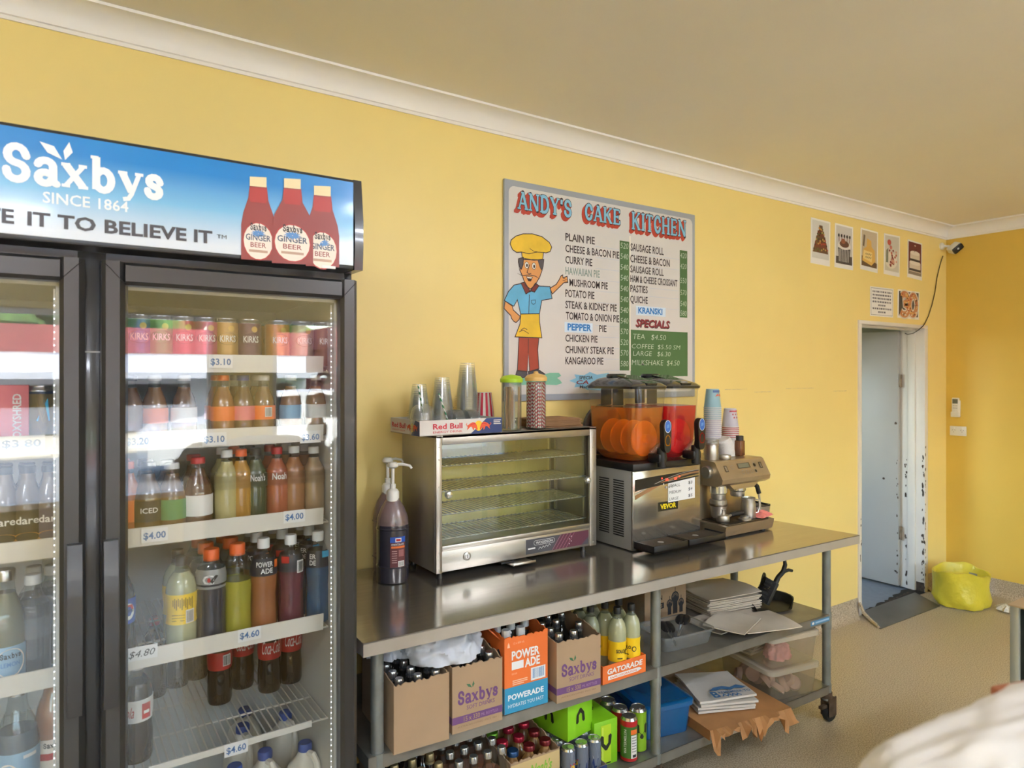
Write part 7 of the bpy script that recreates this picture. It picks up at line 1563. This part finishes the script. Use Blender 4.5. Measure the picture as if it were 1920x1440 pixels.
def vbox(label, loc, rz, w, d, h, flip, canprint):
    t = thing('can_carton', label, 'carton', loc, rz); m = MB(); m.box(-w / 2, w / 2, -d / 2, d / 2, 0, h, M_VG, .002); m.build('box', parent=t); m = MB()
    Fr = Flat((-w / 2, -d / 2 - .0004, 0)); Lf = Flat((-w / 2 - .0004, d / 2, 0), (0, -1, 0)); Tp = Flat((-w / 2, -d / 2, h + .0004), (1, 0, 0), (0, 1, 0))
    if canprint: m.rect(Fr, w * .28, w * .72, h * .06, h * .90, pm('yellow_green_print', '#b4d52a', .45), .0004); m.rect(Fr, w * .30, w * .70, h * .03, h * .06, M_VK, .0006); m.rect(Fr, w * .34, w * .38, h * .1, h * .86, pm('pale_lime_print', '#cfe66a', .45), .0006)
    vlogo(m, Fr, w * .5, h * .5, h * .30, .0010, flip); vlogo(m, Lf, d * .5, h * .45, h * .30, .0010, flip); vlogo(m, Tp, w * .5, d * .5, w * .34, .0010, flip); m.build('print', parent=t)
vbox('bright green energy carton tilted on the wrapped cans, logo upside down', (1.601, -.508, ZS2 + .1385), math.radians(9), .136, .185, .155, -1, False)
vbox('bright green energy carton standing on the lower shelf beside tall cans', (1.739, -.505, ZS2), math.radians(-5), .108, .215, .168, 1, True)
def wmelon(mb, S, H):
    F = lambda a, b_, off=0: S(-.022 - b_ * 0 + b_ * -1 * 0 + a, b_, off)
    mb.rect(S, .004, .030, .12 * H, .62 * H, L_WHITE, .0004, 4); mb.rect(S, .003, .031, .64 * H, .74 * H, L_ORA, .0004, 4)
    for q in range(6): mb.rect(S, .007, .027, (.56 - q * .06) * H, (.575 - q * .06) * H, M_BAR, .0008, 2)
    mb.rect(S, .010, .026, .14 * H, .20 * H, M_INKK, .0008, 2)
    R_ = lambda a, b_, off=0: S(-.022 - b_, .22 * H + a, off)
    mb.text(R_, 'WATERMELON', 0, -.008, .010, L_WHITE, .09, .02, off=.0008)
p = at(1175, 1431, z=ZS2)
can('energy_can', 'green and red watermelon flavoured tall can, nearest the shelf edge', (1.828, -.632, ZS2), .172, .0325, [(.05, .12, L_RED), (.12, .80, pm('watermelon_green', '#4a7a34', .35, .2)), (.80, .92, L_RED)], (), wmelon, rz=-.62)
p = at(1189, 1415, z=ZS2)
can('energy_can', 'plain acid green tall can behind the red-banded can', (1.906, -.602, ZS2), .172, .0325, [(.05, .92, pm('acid_green_can', '#8cba28', .35, .2))], (), lambda mb, S, H: vlogo(mb, S, 0, .5 * H, .05, .0006), rz=-.3)
for k, (px, py, lb) in enumerate(((1142, 1326, 'silver-topped tall can furthest back beside the green carton'), (1158, 1336, 'red tall can between the green carton and the green can'))):
    p = at(px, py, z=ZS2 + .168); can('energy_can', lb, ((1.848, -.492, ZS2), (1.846, -.563, ZS2))[k], .172, .0325, [(.05, .92, [pm('can_grey_green', '#6d7a58', .35, .3), L_RED][k])], ())
# blue tub
M_BLT = clear('blue_tub_plastic', (70, 160, 225), .06, .12, .62, (24, 112, 178))
tub('translucent blue plastic tub with lid beside the middle bench leg', (2.105, -.46, ZS2), math.radians(-12), .235, .30, .124, True, 'storage_tub', M_BLT)
# brown paper reams with white bags on top
M_TORN = pm('torn_brown_wrap', '#a9794a', .8, noise=(10, .12), bump=(10, .3)); M_REAM = pm('white_paper_edge', '#d0c7b8', .8)
rm = thing('paper_ream', 'torn brown-wrapped ream of white paper hanging over the lower shelf', 'paper ream', (2.44, -.555, ZS2), math.radians(-9))
m = MB(); m.box(-.215, .215, -.20, .21, 0, .034, M_REAM, .002)
for q in range(5): m.box(-.216, .216, -.2005, -.199, .004 + q * .006, .0055 + q * .006, M_WBAG)
m.build('sheets', parent=rm)
m = MB(); n = 30; vs = []; random.seed(5)
for i in range(n + 1):
    u = -.222 + .444 * i / n; drop = .034 - random.choice([0, .012, .03, .05, .06]) if i not in (6, 7, 8, 9, 20, 21, 22, 23, 24) else .040
    vs += [(u, .215, .040), (u, 0, .041), (u, -.20, .040), (u + random.uniform(-.006, .006), -.222 - random.uniform(0, .012), drop), (u + random.uniform(-.008, .008), -.225 - random.uniform(0, .02), drop - random.uniform(0, .022))]
m.add(vs, [(5 * i + j, 5 * i + 5 + j, 5 * i + 6 + j, 5 * i + 1 + j) for i in range(n) for j in range(4)], M_TORN, True); m.slab([(-.222, -.2, 0), (-.222, .215, 0), (-.222, .215, .041), (-.222, -.2, .041)], (-.0012, 0, 0), M_TORN); m.slab([(.222, -.2, 0), (.222, .215, 0), (.222, .215, .041), (.222, -.2, .041)], (.0012, 0, 0), M_TORN)
m.build('torn_wrapping', parent=rm, sharp=25)
random.seed(13)
m = MB(); m.box(-.15, .15, -.11, .11, 0, .012, M_CARTON, .001); m.build('cardboard_sheet', loc=(2.40, -.30, ZS2 + .044), rz=.25, label='flat tan cardboard sheet behind the printed white bags', cat='cardboard')
M_PBAG = pm('white_plastic_bag', '#cfcac2', .4, noise=(10, .04), bump=(16, .4))
for i in range(4):
    o = sheet('carry_bag', ['folded white carry bag at the bottom of the printed pile', 'folded white carry bag second from the bottom of the printed pile', 'folded white carry bag under the printed one', 'topmost folded white carry bag with blue wave print'][i], 'carry bag', (2.42 + random.uniform(-.01, .01), -.55 + random.uniform(-.008, .008), ZS2 + .044 + i * .0135), .26, .25, math.radians(-24) + random.uniform(-.04, .04), M_PBAG, 80 + i, .004 if i < 3 else .012, .009)
m = MB(); F = Flat((0, 0, 0), (1, 0, 0), (0, 1, 0)); bp = pm('blue_bag_print', '#3d6f9f', .6)
m.poly(F, [(-.02, .028), (.0, .045), (.03, .050), (.05, .040), (.075, .052), (.10, .036), (.085, .030), (.06, .032), (.045, .024), (.02, .034), (.0, .026)], bp, .0); m.text(F, 'REMEMBER TO', .0, .008, .012, bp, .10, .02, off=0); m.text(F, 'B', -.024, -.012, .034, bp, .022, .03, off=0); m.rib(F, [(.004 + .007 * k, -.004 + (.006 if k % 2 else -.006)) for k in range(9)], .004, bp, 0)
pr_ = m.build('print', parent=o, loc=(-.03, -.112, .0245)); pr_.scale = (1.5, 1.5, 1)
# two clear tubs stacked, cup lids inside
M_TUB2 = clear('clear_storage_tub', (238, 234, 224), .06, .10, .22, (216, 206, 186)); M_TUBL = clear('milky_tub_lid', (238, 234, 224), .06, .12, .5, (222, 214, 196))
for k, lb in enumerate(('clear lidded storage tub on the lower shelf under another', 'clear lidded storage tub stacked on top by the end leg')):
    tub(lb, (2.832, -.525, ZS2 + .0005 + k * .147), math.radians(-10), .29, .34, .128, True, 'storage_tub', M_TUB2, M_TUBL)
m = MB(); m.lathe([(.033, 0), (.034, .004), (.030, .02), (.026, .024), (.026, .02), (0, .018)], pm('pale_pink_plastic', '#c9a79f', .45), 16); l0 = None
M_PKB = pm('pink_bag_plastic', '#d78f96', .5, bump=(40, .4))
for i in range(16):
    loc = (2.74 + (i % 4) * .042, -.64 + (i // 4) * .065, ZS2 + .032 + .012 * (i % 3)); rot = (random.uniform(.6, 1.8), random.uniform(-.6, .6), random.uniform(0, 6))
    if l0 is None: l0 = m.build('cup_lid', loc=loc, rot=rot, label='small pale lid lying loose in the lower clear tub', cat='cup lid', group='lids in the lower tub')
    else: dup(l0, loc, rot=rot)
heap('plastic_pouch', 'pink plastic pouch inside the upper clear tub', 'pouch', (2.80, -.60, ZS2 + .157), .055, .05, .07, M_PKB, 0, 21, 50, 6, .35, 18)
for i in range(5): sheet('paper_napkin', 'folded pale napkin stacked in the upper clear tub', 'napkin', (2.76, -.47, ZS2 + .157 + i * .014), .12, .12, .1 * i, M_WBAG, 100 + i, .004, .010, 'napkins in the upper tub')

# ================================================================== SERVICE COUNTER SIDE (bottom corner of the view)
M_ALUP = pm('pale_aluminium_post', '#a9ab9e', .35, .4)
p = at(1893, 1131, z=.90); t = thing('display_counter', 'pale metal framed counter with dark glass beyond the heaped tissue paper', 'counter', (p.x, p.y, 0))
yaw = math.atan2(FWD.y, FWD.x)
for q_ in ((0, .026, -.026, 0), (.574, .60, -.026, 0), (0, .026, -.54, -.514), (.574, .60, -.54, -.514)): m = MB(); m.box(*q_, 0, .892, M_ALUP, .003); m.build('post', parent=t)
m = MB(); m.box(-.004, .604, -.544, .004, .892, .898, pm('tan_counter_top', '#b39a78', .5), .002); m.build('top', parent=t)
m = MB(); m.box(.026, .574, -.02, -.012, .02, .885, pm('dark_tinted_glass', '#1c2422', .06)); m.build('front_glass', parent=t)
m = MB(); m.box(.012, .020, -.514, -.026, .02, .885, pm('dark_tinted_glass', '#1c2422', .06)); m.build('end_glass', parent=t)
cn = thing('service_counter', 'tall nearest counter carrying the heaped white tissue paper', 'counter', (1.02, -2.50, 0))
m = MB(); m.box(-.46, .46, -.23, .32, 0, 1.165, pm('cream_laminate', '#cdbb96', .5), .004); m.build('cabinet', parent=cn)
m = MB(); m.box(-.48, .48, -.25, .34, 1.165, 1.20, pm('brown_worktop', '#8a6f56', .4, noise=(12, .1)), .006); m.build('worktop', parent=cn)
M_TIS = pm('white_tissue_paper', '#dcd9d6', .8, bump=(9, .25))
heap('tissue_paper', 'large crumpled white tissue paper heaped on the nearest counter', 'paper', (.84, -2.335, 1.2005), .36, .12, .140, M_TIS, math.radians(-12), 31, 110, 4, .22, 36)
m = MB(); m.box(-.03, .05, -.03, .03, 0, .064, pm('terracotta_card', '#a8674a', .6), .004); m.build('card_box', loc=(.985, -2.205, 1.2005), rz=-.3, label='small terracotta card box half hidden behind the heaped white tissue paper', cat='box')
# fluorescent battens behind the lens
for x, y0, lb in ((-.6, -4.6, 'near the shop windows, fridge end'), (2.6, -4.6, 'near the shop windows, doorway end'), (-1.4, -2.9, 'nearer the menu wall, fridge end'), (2.2, -3.3, 'nearer the menu wall, doorway end')):
    t = thing('ceiling_light', 'white twin fluorescent batten on the ceiling ' + lb, 'ceiling light', (x, y0, CEIL)); m = MB(); m.box(-.65, .65, -.08, .08, -.05, 0, M_WPL, .004); m.build('batten', parent=t)
    for y in (-.045, .045): m = MB(); m.tube([(-.6, y, -.065), (.6, y, -.065)], .013, pm('lit_tube', '#ffffff', .5, emit=('#e9f0ff', 32)), 10); m.build('tube', parent=t)
